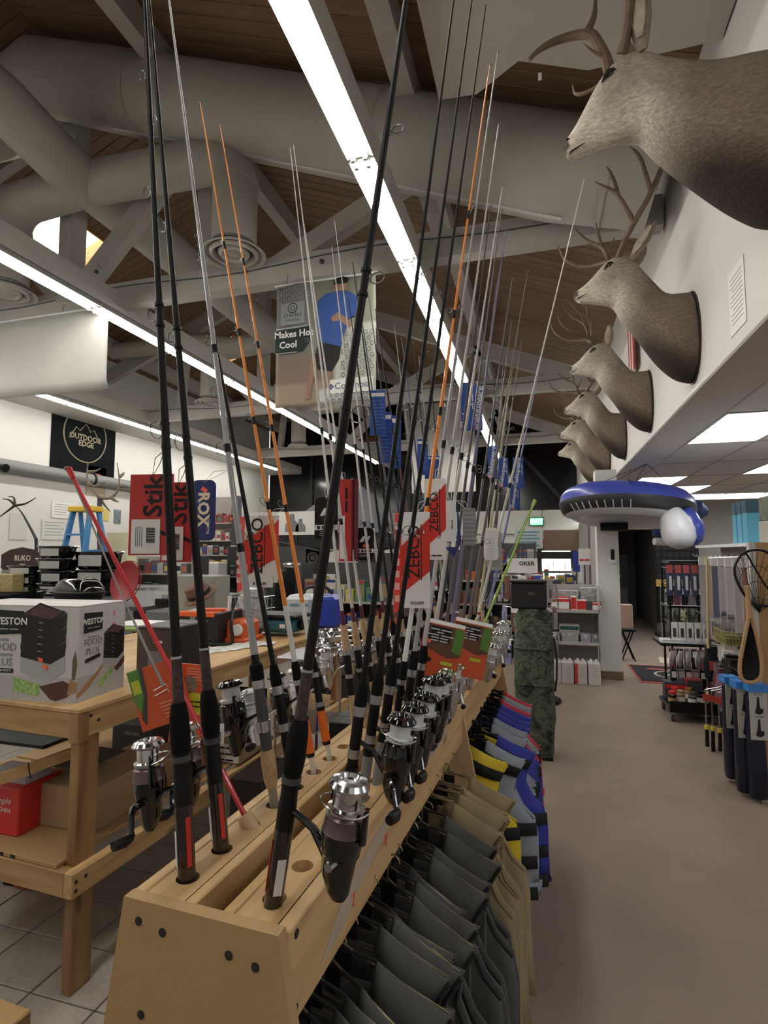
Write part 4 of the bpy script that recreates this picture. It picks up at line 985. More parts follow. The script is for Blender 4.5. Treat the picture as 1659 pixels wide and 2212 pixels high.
def make_hanger(mm, r=.0022, wide=.21):
    h = thing('coat_hanger', 'x', 'hanger', (0, 0, 0))
    MB().tube([(-wide, 0, -.085), (-.03, 0, -.03), (0, 0, -.018), (.03, 0, -.03), (wide, 0, -.085)], r, 6).build('shoulder_bar', mm, h)
    MB().tube([(0, 0, -.018), (0, 0, .008)] + [(.016 - .016 * math.cos(a), 0, .022 + .016 * math.sin(a)) for a in [R(-20 + 28 * i) for i in range(8)]], r * .9, 6).build('hook', mm, h)
    MB().tube([(-wide, 0, -.085), (wide, 0, -.085)], r * .8, 6).build('cross_bar', mm, h)
    return h
grey_c = mat('charcoal_cotton', (.105, .103, .096), .95, var=.6, scale=14, dark=.72, bump=.15)
grey_d = mat('charcoal_trim', (.055, .053, .050), .9)
tan_c = mat('khaki_cotton', (.36, .28, .155), .95, var=.5, scale=14, dark=.78, bump=.15)
tan_d = mat('khaki_trim', (.26, .19, .10), .9)
yel = mat('yellow_nylon', (.66, .48, .02), .7); blu = mat('blue_nylon', (.022, .035, .30), .7); ngrey = mat('grey_nylon', (.26, .29, .33), .6); redn = mat('red_nylon', (.55, .03, .06), .6); web = mat('black_webbing', (.012, .012, .012), .8)
protoV = {'grey': make_vest(grey_c, grey_d), 'tan': make_vest(tan_c, tan_d), 'yellow': make_vest(yel, web, .03, .60, web, False), 'blue': make_vest(blu, web, .035, .56, web, False), 'silver': make_vest(ngrey, web, .03, .52, web, False), 'red': make_vest(redn, web, .03, .5, web, False)}
protoH = {'wire': make_hanger(hg_w), 'plastic': make_hanger(black, .007, .20)}
usedV = set(); usedH = set()
ylw = mat('yellow_sticker', (.95, .85, .05), .5)
def hang(kind, hk, y, label, group, dx=0.0, tilt=0, dz=0.0):
    src = protoV[kind]; o = src if kind not in usedV else copy_tree(src); usedV.add(kind)
    o.matrix_world = T(*rk(.106 + dx * .6, y, .848 + dz)) @ RZ(math.degrees(RK) + tilt)
    tag(o, label, 'vest' if kind in ('grey', 'tan') else 'life jacket', group)
    s2 = protoH[hk]; h = s2 if hk not in usedH else copy_tree(s2); usedH.add(hk)
    h.matrix_world = T(*rk(.106 + dx * .6, y, .848 + dz)) @ RZ(math.degrees(RK) + tilt)
    tag(h, '%s hanger holding the %s' % ('thin wire' if hk == 'wire' else 'black plastic', label), 'hanger', 'garment hangers under the rack')
    return o
gy = [.10, .145, .19, .225, .27, .33, .365, .40, .43, .47, .52, .60, .645, .69, .77, .82]
for i, y in enumerate(gy):
    v = hang('grey', 'wire', y, '%s charcoal vest from the end panel' % ordn[i], 'charcoal vests under the rack', dx=random.uniform(-.03, .07), tilt=random.uniform(-15, 5) - 4, dz=random.uniform(-.028, .004))
    if i in (5, 8):
        MB().box((0, 0, 0), (.030, .0012, .045)).build('yellow_price_tag', ylw, v, 0).matrix_local = T(.205, -.045, -.30) @ RY(-12)
ty = [.90, .93, .955, .98, 1.01, 1.04, 1.12]
for i, y in enumerate(ty):
    hang('tan', 'wire', y, '%s khaki vest, counted from the charcoal ones' % ordn[i], 'khaki vests under the rack', dx=random.uniform(-.02, .06), tilt=random.uniform(-10, 4) - 4, dz=random.uniform(-.02, .004))
lj = [('yellow', 1.42, 'yellow and black striped life jacket beside the khaki vests', -.05), ('silver', 1.50, 'grey and black life jacket next to the yellow one', .05), ('blue', 1.57, 'bright blue life jacket hanging furthest into the aisle', .10), ('yellow', 1.63, 'yellow life jacket behind the bright blue one', -.03),
      ('silver', 1.70, 'grey life jacket in the middle of the row', .03), ('silver', 1.80, 'second grey life jacket farther in', .02), ('blue', 1.88, 'blue life jacket farther in, first of three', .03), ('blue', 1.96, 'blue life jacket farther in, second of three', .02), ('blue', 2.04, 'blue life jacket farther in, third of three', .02),
      ('red', 2.13, 'red life jacket near the far divider', .01), ('silver', 2.22, 'grey life jacket by the far divider', .0), ('red', 2.29, 'last red life jacket at the far divider', .0)]
for kd, y, lab, dx in lj: hang(kd, 'plastic', y, lab, 'life jackets under the rack', dx=dx, tilt=random.uniform(-5, 5), dz=-.01)
# ================================================================ mounted deer along the wall
def catmull(P, n=3):
    out = []
    for i in range(len(P) - 1):
        p0 = P[max(i - 1, 0)]; p1 = P[i]; p2 = P[i + 1]; p3 = P[min(i + 2, len(P) - 1)]
        for j in range(n):
            t = j / n
            out.append([.5 * (2 * b + (c - a) * t + (2 * a - 5 * b + 4 * c - d) * t * t + (3 * b - a - 3 * c + d) * t ** 3) for a, b, c, d in zip(p0, p1, p2, p3)])
    out.append(list(P[-1])); return out
fur = mat('deer_fur', (.2, .15, .1), .9, attr='col', var=.9, scale=90, stretch=(.4, 1, 1), dark=.50, bump=1.2)
horn = mat('antler', (.17, .11, .07), .6, var=.8, scale=22, dark=.45)
ear_in = mat('ear_inner', (.42, .36, .28), .9, var=.7, scale=30, dark=.5)
eye_m = mat('glass_eye', (.012, .008, .006), .05, coat=1.0)
nose_m = mat('nose_leather', (.018, .015, .014), .35)
# rings: top x,z, bottom x,z, half width, pale underside 0..1, dark underside 0..1, pale overall
POSE_B = [(-.0, 3.285, .0, 2.67, .205, 0, .75, 0), (.07, 3.282, .09, 2.70, .215, 0, .9, 0), (.13, 3.285, .17, 2.77, .205, 0, 1, 0), (.175, 3.31, .25, 2.87, .175, .1, .8, 0), (.225, 3.385, .345, 3.02, .138, .2, .35, 0), (.275, 3.46, .425, 3.13, .115, .5, .1, .05),
          (.335, 3.555, .468, 3.215, .100, .9, 0, .1), (.40, 3.612, .49, 3.245, .090, .8, 0, .1), (.475, 3.600, .52, 3.262, .083, .7, 0, .15), (.55, 3.550, .565, 3.275, .070, .8, 0, .3), (.61, 3.485, .605, 3.285, .053, .9, 0, .5), (.665, 3.432, .648, 3.297, .043, 1, 0, .7), (.708, 3.405, .690, 3.303, .038, 1, 0, .6), (.733, 3.385, .715, 3.318, .030, .6, 0, .2), (.742, 3.362, .732, 3.335, .014, 0, 0, 0)]
POSE_A = [(.0, 3.56, .0, 2.86, .215, 0, .8, 0), (.08, 3.562, .09, 2.87, .225, 0, 1, 0), (.17, 3.565, .20, 2.95, .215, 0, 1, 0), (.26, 3.572, .31, 3.05, .185, .1, .8, 0), (.36, 3.605, .42, 3.155, .150, .25, .3, 0), (.455, 3.655, .505, 3.25, .122, .6, .05, .05),
          (.52, 3.700, .55, 3.31, .105, .9, 0, .1), (.585, 3.715, .60, 3.325, .094, .8, 0, .1), (.655, 3.680, .645, 3.325, .085, .7, 0, .15), (.715, 3.615, .695, 3.320, .071, .8, 0, .3), (.765, 3.530, .735, 3.312, .054, .9, 0, .5), (.808, 3.450, .780, 3.298, .044, 1, 0, .7), (.845, 3.395, .815, 3.288, .039, 1, 0, .6), (.862, 3.365, .838, 3.292, .030, .6, 0, .2), (.868, 3.340, .855, 3.308, .014, 0, 0, 0)]
def deer(name, label, Y, pose, antlers, s=1.0, dz=0.0, ear=None, turn=0.0, dark=1.0):
    t = thing('deer_mount', label, 'deer head', (WX, Y, 0), PI, 'mounted deer heads on the long wall')
    zc = 2.95
    def P(x, y, z): return Vector((x * s, y * s + turn * max(0, x - .2) ** 2, (z - zc) * s + zc + dz))
    rings = []; cols = []; n = 28
    rr = catmull(pose, 3)
    for i, (tx, tz, bx, bz, w_, pale, dk, allp) in enumerate(rr):
        c = Vector(((tx + bx) / 2, 0, (tz + bz) / 2)); u = Vector(((tx - bx) / 2, 0, (tz - bz) / 2)); row = []
        for j in range(n):
            a = 2 * PI * j / n; ca, sa = math.cos(a), math.sin(a)
            wy = w_ * (1.0 + .10 * (-ca) * (1 if allp < .12 else -.6))
            p = c + u * ca; q = P(p.x, wy * math.copysign(abs(sa) ** .9, sa), p.z); row.append(q)
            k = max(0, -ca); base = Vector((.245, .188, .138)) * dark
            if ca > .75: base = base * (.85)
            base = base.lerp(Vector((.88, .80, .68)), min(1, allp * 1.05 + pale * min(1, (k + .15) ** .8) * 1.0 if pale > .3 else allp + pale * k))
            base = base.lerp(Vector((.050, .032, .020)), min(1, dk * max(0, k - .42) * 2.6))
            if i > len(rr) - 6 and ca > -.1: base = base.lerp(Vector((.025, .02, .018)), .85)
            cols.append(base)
        rings.append(row)
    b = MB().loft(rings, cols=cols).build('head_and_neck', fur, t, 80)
    md = b.modifiers.new('smooth', 'SUBSURF'); md.levels = 1; md.render_levels = 1
    def at(fr, ang, off=0.0):
        i = int(fr * (len(rr) - 1)); tx, tz, bx, bz, w_ = rr[i][:5]; a = R(ang); c = Vector(((tx + bx) / 2, 0, (tz + bz) / 2)); u = Vector(((tx - bx) / 2, 0, (tz - bz) / 2))
        return c + u * math.cos(a) * (1 + off) + Vector((0, (w_ + off * .1) * math.sin(a), 0))
    # wooden back plate
    m = MB(); r0 = pose[0]; m.loft([[Vector((x, 1.02 * r0[4] * s * math.sin(2 * PI * j / 24), ((r0[1] + r0[3]) / 2 - zc) * s + zc + dz + (r0[1] - r0[3]) / 2 * s * 1.01 * math.cos(2 * PI * j / 24))) for j in range(24)] for x in (0.0, .012)]); m.build('back_plate', mat('dark_walnut', (.05, .03, .018), .5), t)
    for sd in (1, -1):
        e = at(.60, 52 * sd); e2 = P(e.x, e.y, e.z)
        MB().lathe([(.001, -.016), (.013, -.011), (.017, 0), (.013, .011), (.001, .016)], 12, (Matrix.Rotation(R(90 * sd), 3, 'X')), e2).build('eye', eye_m, t)
        lid = MB(); lid.tube([P(e.x + dx, e.y + sd * .004, e.z + dz_) for dx, dz_ in ((.034, -.032), (.020, -.008), (.006, .013), (-.012, .015), (-.028, .004))], [.003, .009, .010, .009, .004], 6); lid.build('eyelid', mat('eye_rim', (.03, .022, .018), .8), t)
        # ear
        b0 = at(.475, 38 * sd, .02); d = Vector(ear or (-.14, .10, .19)); d.y *= sd; up = Vector((0, sd, 0))
        pts = [P(*(b0 + d * f)) for f in (0, .12, .35, .6, .85, 1.0)]
        MB().tube(pts, [.022 * s, .034 * s, .050 * s, .050 * s, .030 * s, .004], 12, flat=.38, up=(0.55, sd * .8, .3)).build('ear', mat('ear_fur', (.235, .185, .135), .9, var=.7, scale=40, dark=.6, bump=.5), t)
        q = [p + Vector((.010, sd * .016, .004)) for p in pts[1:-1]]
        MB().tube(q, [.014 * s, .034 * s, .034 * s, .014 * s], 10, flat=.32, up=(0.55, sd * .8, .3)).build('inner_ear', ear_in, t)
    nn = pose[-3]
    for sd in (1, -1): MB().tube([P(nn[0] + .012, sd * .014, nn[1] - .012), P(nn[0] + .008, sd * .028, nn[1] - .028), P(nn[0] - .02, sd * .034, nn[1] - .035)], [.003, .006, .002], 6).build('nostril', nose_m, t)
    i0 = pose[-2]; MB().tube([P(i0[2] + .008, 0, i0[3] + .014)] + [P(i0[2] - k * .03, .034 + .004 * k, i0[3] + .012 + .012 * k) for k in (0, 1, 2)], [.004, .004, .003, .001], 6).build('mouth_line', nose_m, t)
    for sd, lines in zip((1, -1), antlers):
        m = MB()
        for ln in lines:
            pts = catmull([list(p[:3]) for p in ln], 3); rad = [l[3] for l in catmull([[p[3], 0, 0, p[3]] for p in ln], 3)]
            m.tube([P(*p) for p in pts], [max(.002, r_ * s) for r_ in rad], 9)
        m.build('antler', horn, t)
    return t
NEAR = [[(.45, .035, 3.58, .020), (.41, .10, 3.665, .019), (.355, .17, 3.75, .019), (.30, .21, 3.83, .018), (.255, .22, 3.915, .018), (.215, .21, 4.01, .013), (.185, .19, 4.11, .003)],
        [(.262, .22, 3.90, .016), (.285, .23, 4.00, .015), (.315, .235, 4.12, .013), (.345, .23, 4.19, .010), (.380, .225, 4.235, .003)],
        [(.36, .165, 3.745, .017), (.41, .20, 3.83, .016), (.47, .22, 3.93, .014), (.53, .22, 3.985, .010), (.60, .21, 4.045, .003)],
        [(.455, .215, 3.905, .013), (.475, .22, 4.00, .012), (.505, .22, 4.09, .009), (.525, .215, 4.135, .003)]]
FAR = [[(.48, -.035, 3.585, .020), (.52, -.09, 3.625, .019), (.60, -.15, 3.64, .017), (.70, -.19, 3.68, .014), (.79, -.20, 3.76, .011), (.825, -.19, 3.86, .003)],
       [(.50, -.06, 3.60, .018), (.50, -.12, 3.70, .017), (.53, -.17, 3.79, .015), (.61, -.20, 3.86, .012), (.68, -.21, 3.94, .009), (.715, -.20, 3.99, .003)],
       [(.525, -.165, 3.78, .013), (.545, -.18, 3.89, .011), (.56, -.18, 3.99, .003)], [(.50, -.11, 3.68, .012), (.465, -.13, 3.77, .009), (.44, -.14, 3.83, .003)]]
def mv(L, dx, dz, kx=1.0, kz=1.0, ky=1.0): return [[(p[0] * 0 + .45 + (p[0] - .45) * kx + dx, p[1] * ky, 3.58 + (p[2] - 3.58) * kz + dz, p[3]) for p in ln] for ln in L]
A1 = [[(.62, .04, 3.70, .024), (.60, .10, 3.79, .023), (.60, .16, 3.88, .022), (.575, .20, 3.97, .020), (.55, .23, 4.06, .018), (.53, .24, 4.16, .012), (.52, .24, 4.26, .004)], [(.575, .20, 3.97, .018), (.53, .22, 4.02, .015), (.49, .23, 4.12, .011), (.47, .23, 4.24, .003)]]
A2 = [[(.66, -.04, 3.69, .026), (.67, -.08, 3.80, .025), (.69, -.13, 3.92, .024), (.72, -.17, 4.02, .023), (.80, -.21, 4.075, .021), (.90, -.22, 4.075, .017), (.97, -.21, 4.035, .012), (1.005, -.20, 3.995, .008), (.99, -.19, 3.985, .003)],
      [(.67, -.07, 3.78, .014), (.72, -.08, 3.84, .011), (.765, -.08, 3.90, .003)], [(.68, -.03, 3.645, .010), (.76, -.06, 3.640, .009), (.805, -.08, 3.665, .007), (.815, -.08, 3.715, .002)],
      [(.74, -.18, 4.04, .018), (.70, -.2, 4.14, .014), (.69, -.2, 4.26, .004)]]
deer('d', 'largest deer head, nearest on the wall, with a long upright ear', 2.44, POSE_A, (A1, A2), ear=(.03, .10, .29))
deer('d', 'second deer head from the camera, wide many tined antlers', 3.97, POSE_B, (NEAR, FAR))
deer('d', 'third deer head from the camera, antlers sweeping forward', 5.48, POSE_B, (mv(FAR, .02, .02, 1.0, .95, -1), mv(FAR, .03, .06, 1.15, 1.25)), s=.95, dz=-.02, ear=(-.01, .08, .20), dark=1.1)
deer('d', 'fourth deer head from the camera, dark forked antlers', 7.05, POSE_B, (mv(NEAR, 0, 0, .6, .55, .8), mv(FAR, .05, .0, 1.1, .9)), s=.94, dz=-.02, dark=.9)
deer('d', 'fifth deer head from the camera, upright ear and slim antlers', 8.6, POSE_B, (mv(NEAR, 0, 0, .7, .7, .7), mv(FAR, .02, .02, .9, 1.0)), s=.95, dz=-.01, ear=(-.02, .08, .20), dark=1.05)
deer('d', 'smallest looking deer head, last one above the blue raft', 10.2, POSE_B, (mv(NEAR, 0, 0, .7, .8, .7), mv(FAR, 0, 0, .8, 1.0)), s=.92, ear=(-.02, .08, .19), dark=1.1)
# notice and flag on the same wall
t = thing('wall_notice', 'white printed notice taped to the wall under the nearest deer', 'notice', (WX - .002, 3.12, 2.87))
MB().bb((-.002, -.115, -.178), (0, .115, .165)).build('sheet', paper, t, 0)
for i in range(11): MB().bb((-.003, -.085, .115 - i * .024), (-.002, .085 - (.03 if i % 4 == 3 else .0), .119 - i * .024)).build('text_line', mid_grey, t, 0)
t = thing('wall_flag', 'folded flag with red and white stripes hanging behind the second deer', 'flag', (WX - .03, 5.95, 3.42))
for i in range(5):
    o = MB().bb((-.03, -.10 + i * .07, 0), (-.02 + .006 * (i % 2), -.03 + i * .07, .62)).build('stripe', (mat('flag_red', (.42, .04, .035), .8), mat('flag_white', (.58, .55, .50), .8))[i % 2], t, 0)
MB().tube([(-.02, -.13, .64), (-.02, .28, .64)], .012, 8).build('flag_pole', mat('pole_wood', (.30, .18, .09), .5), t)
# ================================================================ aisle side: column, shelf, raft, tackle gondola, doorway
def bx_(name, lo, hi, m, par, bev=0.0): return MB().bb(lo, hi, bev=bev).build(name, m, par, 0)
def carton(label, c, d, m, rz=0.0, name='carton', cat='box', group=None, face=None, stripe=None, text=None, tm=None, ts=.05, lid=True):
    """closed carton standing on c (centre of its base), d = size; face colours and print on its front (-y) side"""
    t = thing(name, label, cat, c, rz, group)
    bx_('box_body', (-d[0] / 2, -d[1] / 2, 0), (d[0] / 2, d[1] / 2, d[2]), m, t, bev=min(d) * .03)
    if lid: bx_('lid_flap', (-d[0] / 2 * .99, -.003, d[2]), (d[0] / 2 * .99, .003, d[2] + .001), m, t)
    y = -d[1] / 2 - .0012
    if face: bx_('front_print', (-d[0] * .46, y, d[2] * .06), (d[0] * .46, y + .001, d[2] * .94), face, t)
    if stripe: bx_('print_band', (-d[0] * .46, y - .0008, d[2] * .62), (d[0] * .46, y, d[2] * .86), stripe, t)
    if text: lettering(text, tm or ink, t, T(0, y - .0012, d[2] * .74) @ RX(90), ts)
    return t
# column
col = struct(MB().bb((.68, 7.35, 0), (.93, 7.62, SOF)).build('wall_column', wall_paint, smooth=0))
bx_('baseboard', (.672, 7.34, 0), (.938, 7.63, .10), mat('brown_base', (.20, .13, .08), .6), col)
t = thing('wall_phone', 'black cordless phone in a white cradle on the white column', 'phone', tuple(px(1323, 1210, Y=7.34)))
MB().lathe([(.045, 0), (.042, .02), (.02, .028)], 16, RX(90).to_3x3()).build('cradle', white_gloss, t)
MB().box((0, -.03, .07), (.045, .03, .13), bev=.008).build('handset', black, t)
MB().tube([(.02, -.01, -.03), (.06, -.01, -.09), (.05, -.01, -.16), (.09, -.01, -.2)], .003, 5).build('phone_cord', light_grey, t)
# camera-like black speaker on top of the column
t = thing('wall_speaker', 'black cylinder speaker fixed to the top of the white column', 'speaker', tuple(px(1325, 1138, Y=7.2)))
MB().tube([(-.15, 0, 0), (.16, 0, 0)], [.05, .055], 14).build('housing', black, t); MB().bb((.05, .0, -.01), (.08, .16, .02)).build('bracket', black, t)
MB().tube([(-.152, 0, 0), (-.156, 0, 0)], [.032, .026], 12).build('lens_cap', steel, t)
# shelf unit beside the column
SX0, SX1, SY0, SY1 = .05, .665, 7.08, 7.50
t = thing('shelf_unit', 'grey metal shelf unit with two shelves beside the white column', 'shelf', (SX0, SY0, 0))
lam = mat('grey_laminate', (.42, .39, .36), .6)
zs = [px(1240, 1318, Y=SY0).z, px(1250, 1388, Y=SY0).z]
for z in zs: bx_('shelf_board', (0, 0, z - .035), (SX1 - SX0, SY1 - SY0, z), lam, t, bev=.003)
bx_('back_panel', (0, SY1 - SY0 - .015, 0), (SX1 - SX0, SY1 - SY0, 1.15), lam, t)
bx_('side_panel', (0, .10, 0), (.015, SY1 - SY0, 1.15), lam, t); bx_('side_panel', (SX1 - SX0 - .015, 0, zs[1] - .02), (SX1 - SX0, SY1 - SY0, 1.15), lam, t)
bx_('base_plinth', (0, .05, 0), (SX1 - SX0, SY1 - SY0, .05), lam, t)
rw = [(.10, .10, .145, red, paper, 'red and white'), (.20, .16, .15, red, paper, 'wide red'), (.32, .07, .16, paper, red, 'tall white'), (.41, .12, .12, paper, red, 'low white'), (.50, .10, .10, dark_grey, None, 'dark green'), (.585, .12, .10, mat('brown_box', (.22, .08, .06), .5), paper, 'brown')]
for x, w_, h, m1, m2, nm in rw: carton('%s package on the upper shelf beside the column' % nm, (SX0 + x, SY0 + .10, zs[0]), (w_ * .92, .12, h), m1, face=m2, stripe=red if m2 is paper else None, group='packages on the upper shelf')
for x, w_, h, nm in ((.22, .34, .12, 'long clear'), (.52, .22, .16, 'square clear')):
    o = carton('%s plastic tackle case behind the red packages' % nm, (SX0 + x, SY0 + .28, zs[0]), (w_, .16, h + .09), mat('case_plastic', (.50, .50, .48), .3, var=.9, scale=30, dark=.35), name='tackle_case', group='tackle cases'); bx_('case_lid', (-w_ / 2, -.082, h + .09), (w_ / 2, .08, h + .10), light_grey, o)
    bx_('latch', (-.02, -.088, h + .05), (.02, -.08, h + .095), light_grey, o)
for x, w_, h, m1, nm in ((.10, .10, .10, MATS['case_plastic'], 'small clear'), (.27, .20, .11, MATS['case_plastic'], 'long clear'), (.45, .12, .10, mat('mauve', (.35, .30, .36), .5), 'mauve'), (.56, .10, .10, mid_grey, 'grey'), ):
    o = carton('%s storage box on the lower shelf beside the column' % nm, (SX0 + x, SY0 + .12, zs[1]), (w_ * .95, .14, h), m1, name='storage_box', group='storage boxes on the lower shelf'); bx_('latch', (-.015, -.076, h * .5), (.015, -.07, h * .9), light_grey, o)
carton('white paper box on top of the lower shelf boxes', (SX0 + .27, SY0 + .26, zs[1]), (.24, .1, .19), paper, stripe=mat('teal_dark', (.03, .12, .11), .5), group='storage boxes on the lower shelf')
fa = [(1222, 0), (1252, 1), (1277, 2), (1297, 3)]
for i, x in enumerate((.085, .225, .375, .525)):
    t = carton('%s of the four white jug cartons on the floor under the shelf' % ['first', 'second', 'third', 'last'][i], (SX0 + x, SY0 + .02 - .03, 0), (.135, .2, .25), mat('carton_white', (.62, .58, .53), .7), group='jug cartons on the floor')
    if i % 2 == 0: bx_('red_edge_print', (-.066, -.1022, .01), (-.035, -.1010, .245), red, t)
    for k in range(4): bx_('text_line', (-.02, -.1022, .19 - k * .03), (.05 - .01 * k, -.1012, .194 - k * .03), mid_grey, t)
    for k in (-.03, .03): MB().tube([(k, 0, .25), (k, 0, .285)], [.016, .014], 10).build('jug_cap', paper, t)
# tall camouflage bag standing past the rack and a black case on it
camo = bpy.data.materials.new('camouflage'); camo.use_nodes = True
def camo_nodes(m, cols, scale):
    N = m.node_tree.nodes; L = m.node_tree.links; b = N['Principled BSDF']; b.inputs['Roughness'].default_value = .9
    tc = N.new('ShaderNodeTexCoord'); nz = N.new('ShaderNodeTexNoise'); nz.inputs['Scale'].default_value = scale; nz.inputs['Detail'].default_value = 3; nz.inputs['Distortion'].default_value = 1.2
    L.new(tc.outputs['Object'], nz.inputs['Vector']); r = N.new('ShaderNodeValToRGB'); r.color_ramp.interpolation = 'CONSTANT'
    while len(r.color_ramp.elements) < len(cols): r.color_ramp.elements.new(.5)
    for e, (p, c) in zip(r.color_ramp.elements, cols): e.position = p; e.color = c + (1,)
    L.new(nz.outputs['Fac'], r.inputs[0]); L.new(r.outputs[0], b.inputs['Base Color'])
camo_nodes(camo, [(0, (.02, .022, .018)), (.42, (.055, .07, .045)), (.5, (.10, .11, .075)), (.57, (.045, .055, .04)), (.64, (.14, .14, .10))], 9)
cb = thing('camouflage_bag', 'tall camouflage game bag standing on the carpet at the far end of the rack', 'bag', (-.07, 4.5, 0))
rings = []
for z, a, b_ in ((0, .118, .11), (.02, .13, .12), (.3, .145, .125), (.55, .15, .13), (.8, .145, .125), (1.05, .135, .12), (1.12, .10, .09)):
    rings.append([Vector((a * math.copysign(abs(math.cos(q)) ** .6, math.cos(q)) + .012 * math.sin(q * 5 + z * 9), b_ * math.copysign(abs(math.sin(q)) ** .6, math.sin(q)), z)) for q in [2 * PI * j / 28 for j in range(28)]])
MB().loft(rings).build('bag_body', camo, cb, 60)
bx_('base_sole', (-.125, -.115, 0), (.125, .115, .02), black, cb)
for z in (.55, .82): MB().tube([(.149 * math.copysign(abs(math.cos(q)) ** .6, math.cos(q)), .132 * math.copysign(abs(math.sin(q)) ** .6, math.sin(q)), z) for q in [2 * PI * j / 28 for j in range(29)]], .008, 5).build('seam_piping', camo, cb)
MB().tube([(.152, -.05, .9), (.17, -.06, .75), (.165, -.06, .6), (.152, -.05, .5)], .007, 6).build('carry_strap', web, cb)
t = thing('storage_case', 'black lidded case balanced on top of the camouflage bag', 'case', (-.10, 4.5, 1.12))
MB().box((0, 0, .10), (.27, .20, .20), bev=.012).build('case_body', mat('case_black', (.018, .018, .02), .5), t); MB().box((0, 0, .208), (.28, .21, .022), bev=.006).build('case_lid', MATS['case_black'], t); MB().box((.02, -.103, .12), (.05, .006, .02)).build('hinge_tab', dark_grey, t)
# inflatable raft hung from the low ceiling
rb = mat('raft_blue', (.045, .065, .36), .32, coat=.2); rg = mat('raft_grey', (.055, .055, .06), .4); rwh = mat('raft_white', (.66, .66, .68), .32)
rc = Vector((.97, 6.95, 2.10))
t = thing('inflatable_raft', 'blue, grey and white inflatable lounge raft hanging from the low ceiling', 'raft', rc, R(8))
Mt = Matrix.Rotation(R(-8), 3, 'X')
def rr_pt(a, b, Rx=.56, Ry=.42, r=.19): return Mt @ Vector(((Rx + r * math.cos(b)) * math.cos(a), (Ry + r * math.cos(b)) * math.sin(a), r * 1.0 * math.sin(b) - .05 * math.cos(a)))
def band(b0, b1, m, nm, dr=0.0, a0=0, a1=360):
    k = 48; n = 7; vs = []
    full = a1 - a0 >= 360
    for i in range(k + (0 if full else 1)):
        a = R(a0 + (a1 - a0) * i / k)
        for j in range(n):
            b = R(b0 + (b1 - b0) * j / (n - 1)); wr = .004 * math.sin(a * 40) * (1 if 190 < b0 < 300 else .3); vs.append(rr_pt(a, b, r=.19 + dr + wr))
    K = k if full else k + 1
    fs = [(i * n + j, ((i + 1) % K) * n + j, ((i + 1) % K) * n + j + 1, i * n + j + 1) for i in range(k) for j in range(n - 1)]
    MB().add(vs, fs).build(nm, m, t, 60)
band(0, 160, rb, 'top_tube'); band(-48, 0, rg, 'side_band'); band(160, 312, rwh, 'under_tube')
vs = [rr_pt(a, R(150), r=.17) for a in [2 * PI * j / 40 for j in range(40)]]
MB().add(vs, [tuple(range(40))]).build('seat_floor', rwh, t, 0)
for i in range(9):
    a = R(205 + i * 7); p0 = rr_pt(a, R(-20), r=.193); p1 = rr_pt(a, R(-46), r=.193)
    MB().tube([p0, p1], .006, 5).build('white_print', rwh, t)
# arm rest lobe on its aisle side
m = MB(); m.tube([Mt @ Vector(p) for p in ((.34, -.40, -.14), (.36, -.41, -.22), (.38, -.42, -.30), (.395, -.42, -.38), (.40, -.42, -.46), (.40, -.41, -.52), (.40, -.40, -.55), (.40, -.40, -.565))], [.10, .135, .16, .172, .165, .13, .08, .02], 24); m.build('arm_lobe', rwh, t, 85)
m = MB(); m.tube([Mt @ Vector(p) for p in ((.48, -.38, -.14), (.51, -.38, -.22), (.53, -.38, -.31), (.54, -.38, -.39), (.535, -.37, -.46), (.525, -.36, -.51), (.52, -.36, -.525))], [.09, .115, .135, .135, .115, .07, .02], 24); m.build('arm_lobe', rb, t, 85)
for k, z in ((0, -.36), (1, -.46)): m = MB(); m.tube([Mt @ Vector(p) for p in ((.20, -.25, z), (.45, -.2, z), (.66, -.15, z))], [.04, .05, .04], 12); m.build('foot_tube', (navy, rwh)[k], t)
m = MB(); m.tube([Mt @ Vector(p) for p in ((.70, .25, .02), (.90, .22, -.02), (.98, .2, -.04))], [.13, .12, .04], 14); m.build('head_pillow', navy, t)
tie = Vector((1.22, 7.0, 2.6)) - rc
for q in (rr_pt(R(250), R(90)), rr_pt(R(80), R(90)), rr_pt(R(330), R(90)), rr_pt(R(150), R(90))): MB().tube([RZ(-8).to_3x3() @ tie, q], .003, 5).build('suspension_cord', ink, t)
MB().tube([rr_pt(R(262), R(75), r=.195), rr_pt(R(262), R(40), r=.21)], .008, 6).build('valve', ink, t)
# far wall under the low ceiling with a dark doorway
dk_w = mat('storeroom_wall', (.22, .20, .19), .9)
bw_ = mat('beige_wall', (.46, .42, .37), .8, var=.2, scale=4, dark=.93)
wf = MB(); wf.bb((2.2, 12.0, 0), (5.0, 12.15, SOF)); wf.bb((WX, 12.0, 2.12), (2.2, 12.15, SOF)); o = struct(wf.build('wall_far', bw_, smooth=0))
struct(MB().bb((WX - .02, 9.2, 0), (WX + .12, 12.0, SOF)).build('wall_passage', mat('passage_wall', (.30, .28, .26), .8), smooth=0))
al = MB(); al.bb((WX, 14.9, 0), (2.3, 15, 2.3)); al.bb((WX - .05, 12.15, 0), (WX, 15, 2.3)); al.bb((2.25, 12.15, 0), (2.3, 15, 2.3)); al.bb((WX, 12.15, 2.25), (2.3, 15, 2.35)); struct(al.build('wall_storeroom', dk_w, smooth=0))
t = thing('storage_cabinet', 'dark cabinet deep in the unlit store room', 'cabinet', (1.55, 14.2, 0)); bx_('cabinet_body', (-.3, -.2, 0), (.4, .3, 1.5), dk_w, t, .01); bx_('cabinet_door', (-.28, -.22, .75), (.38, -.2, 1.46), dark_grey, t); bx_('cabinet_door', (-.28, -.22, .05), (.38, -.2, .72), mid_grey, t)
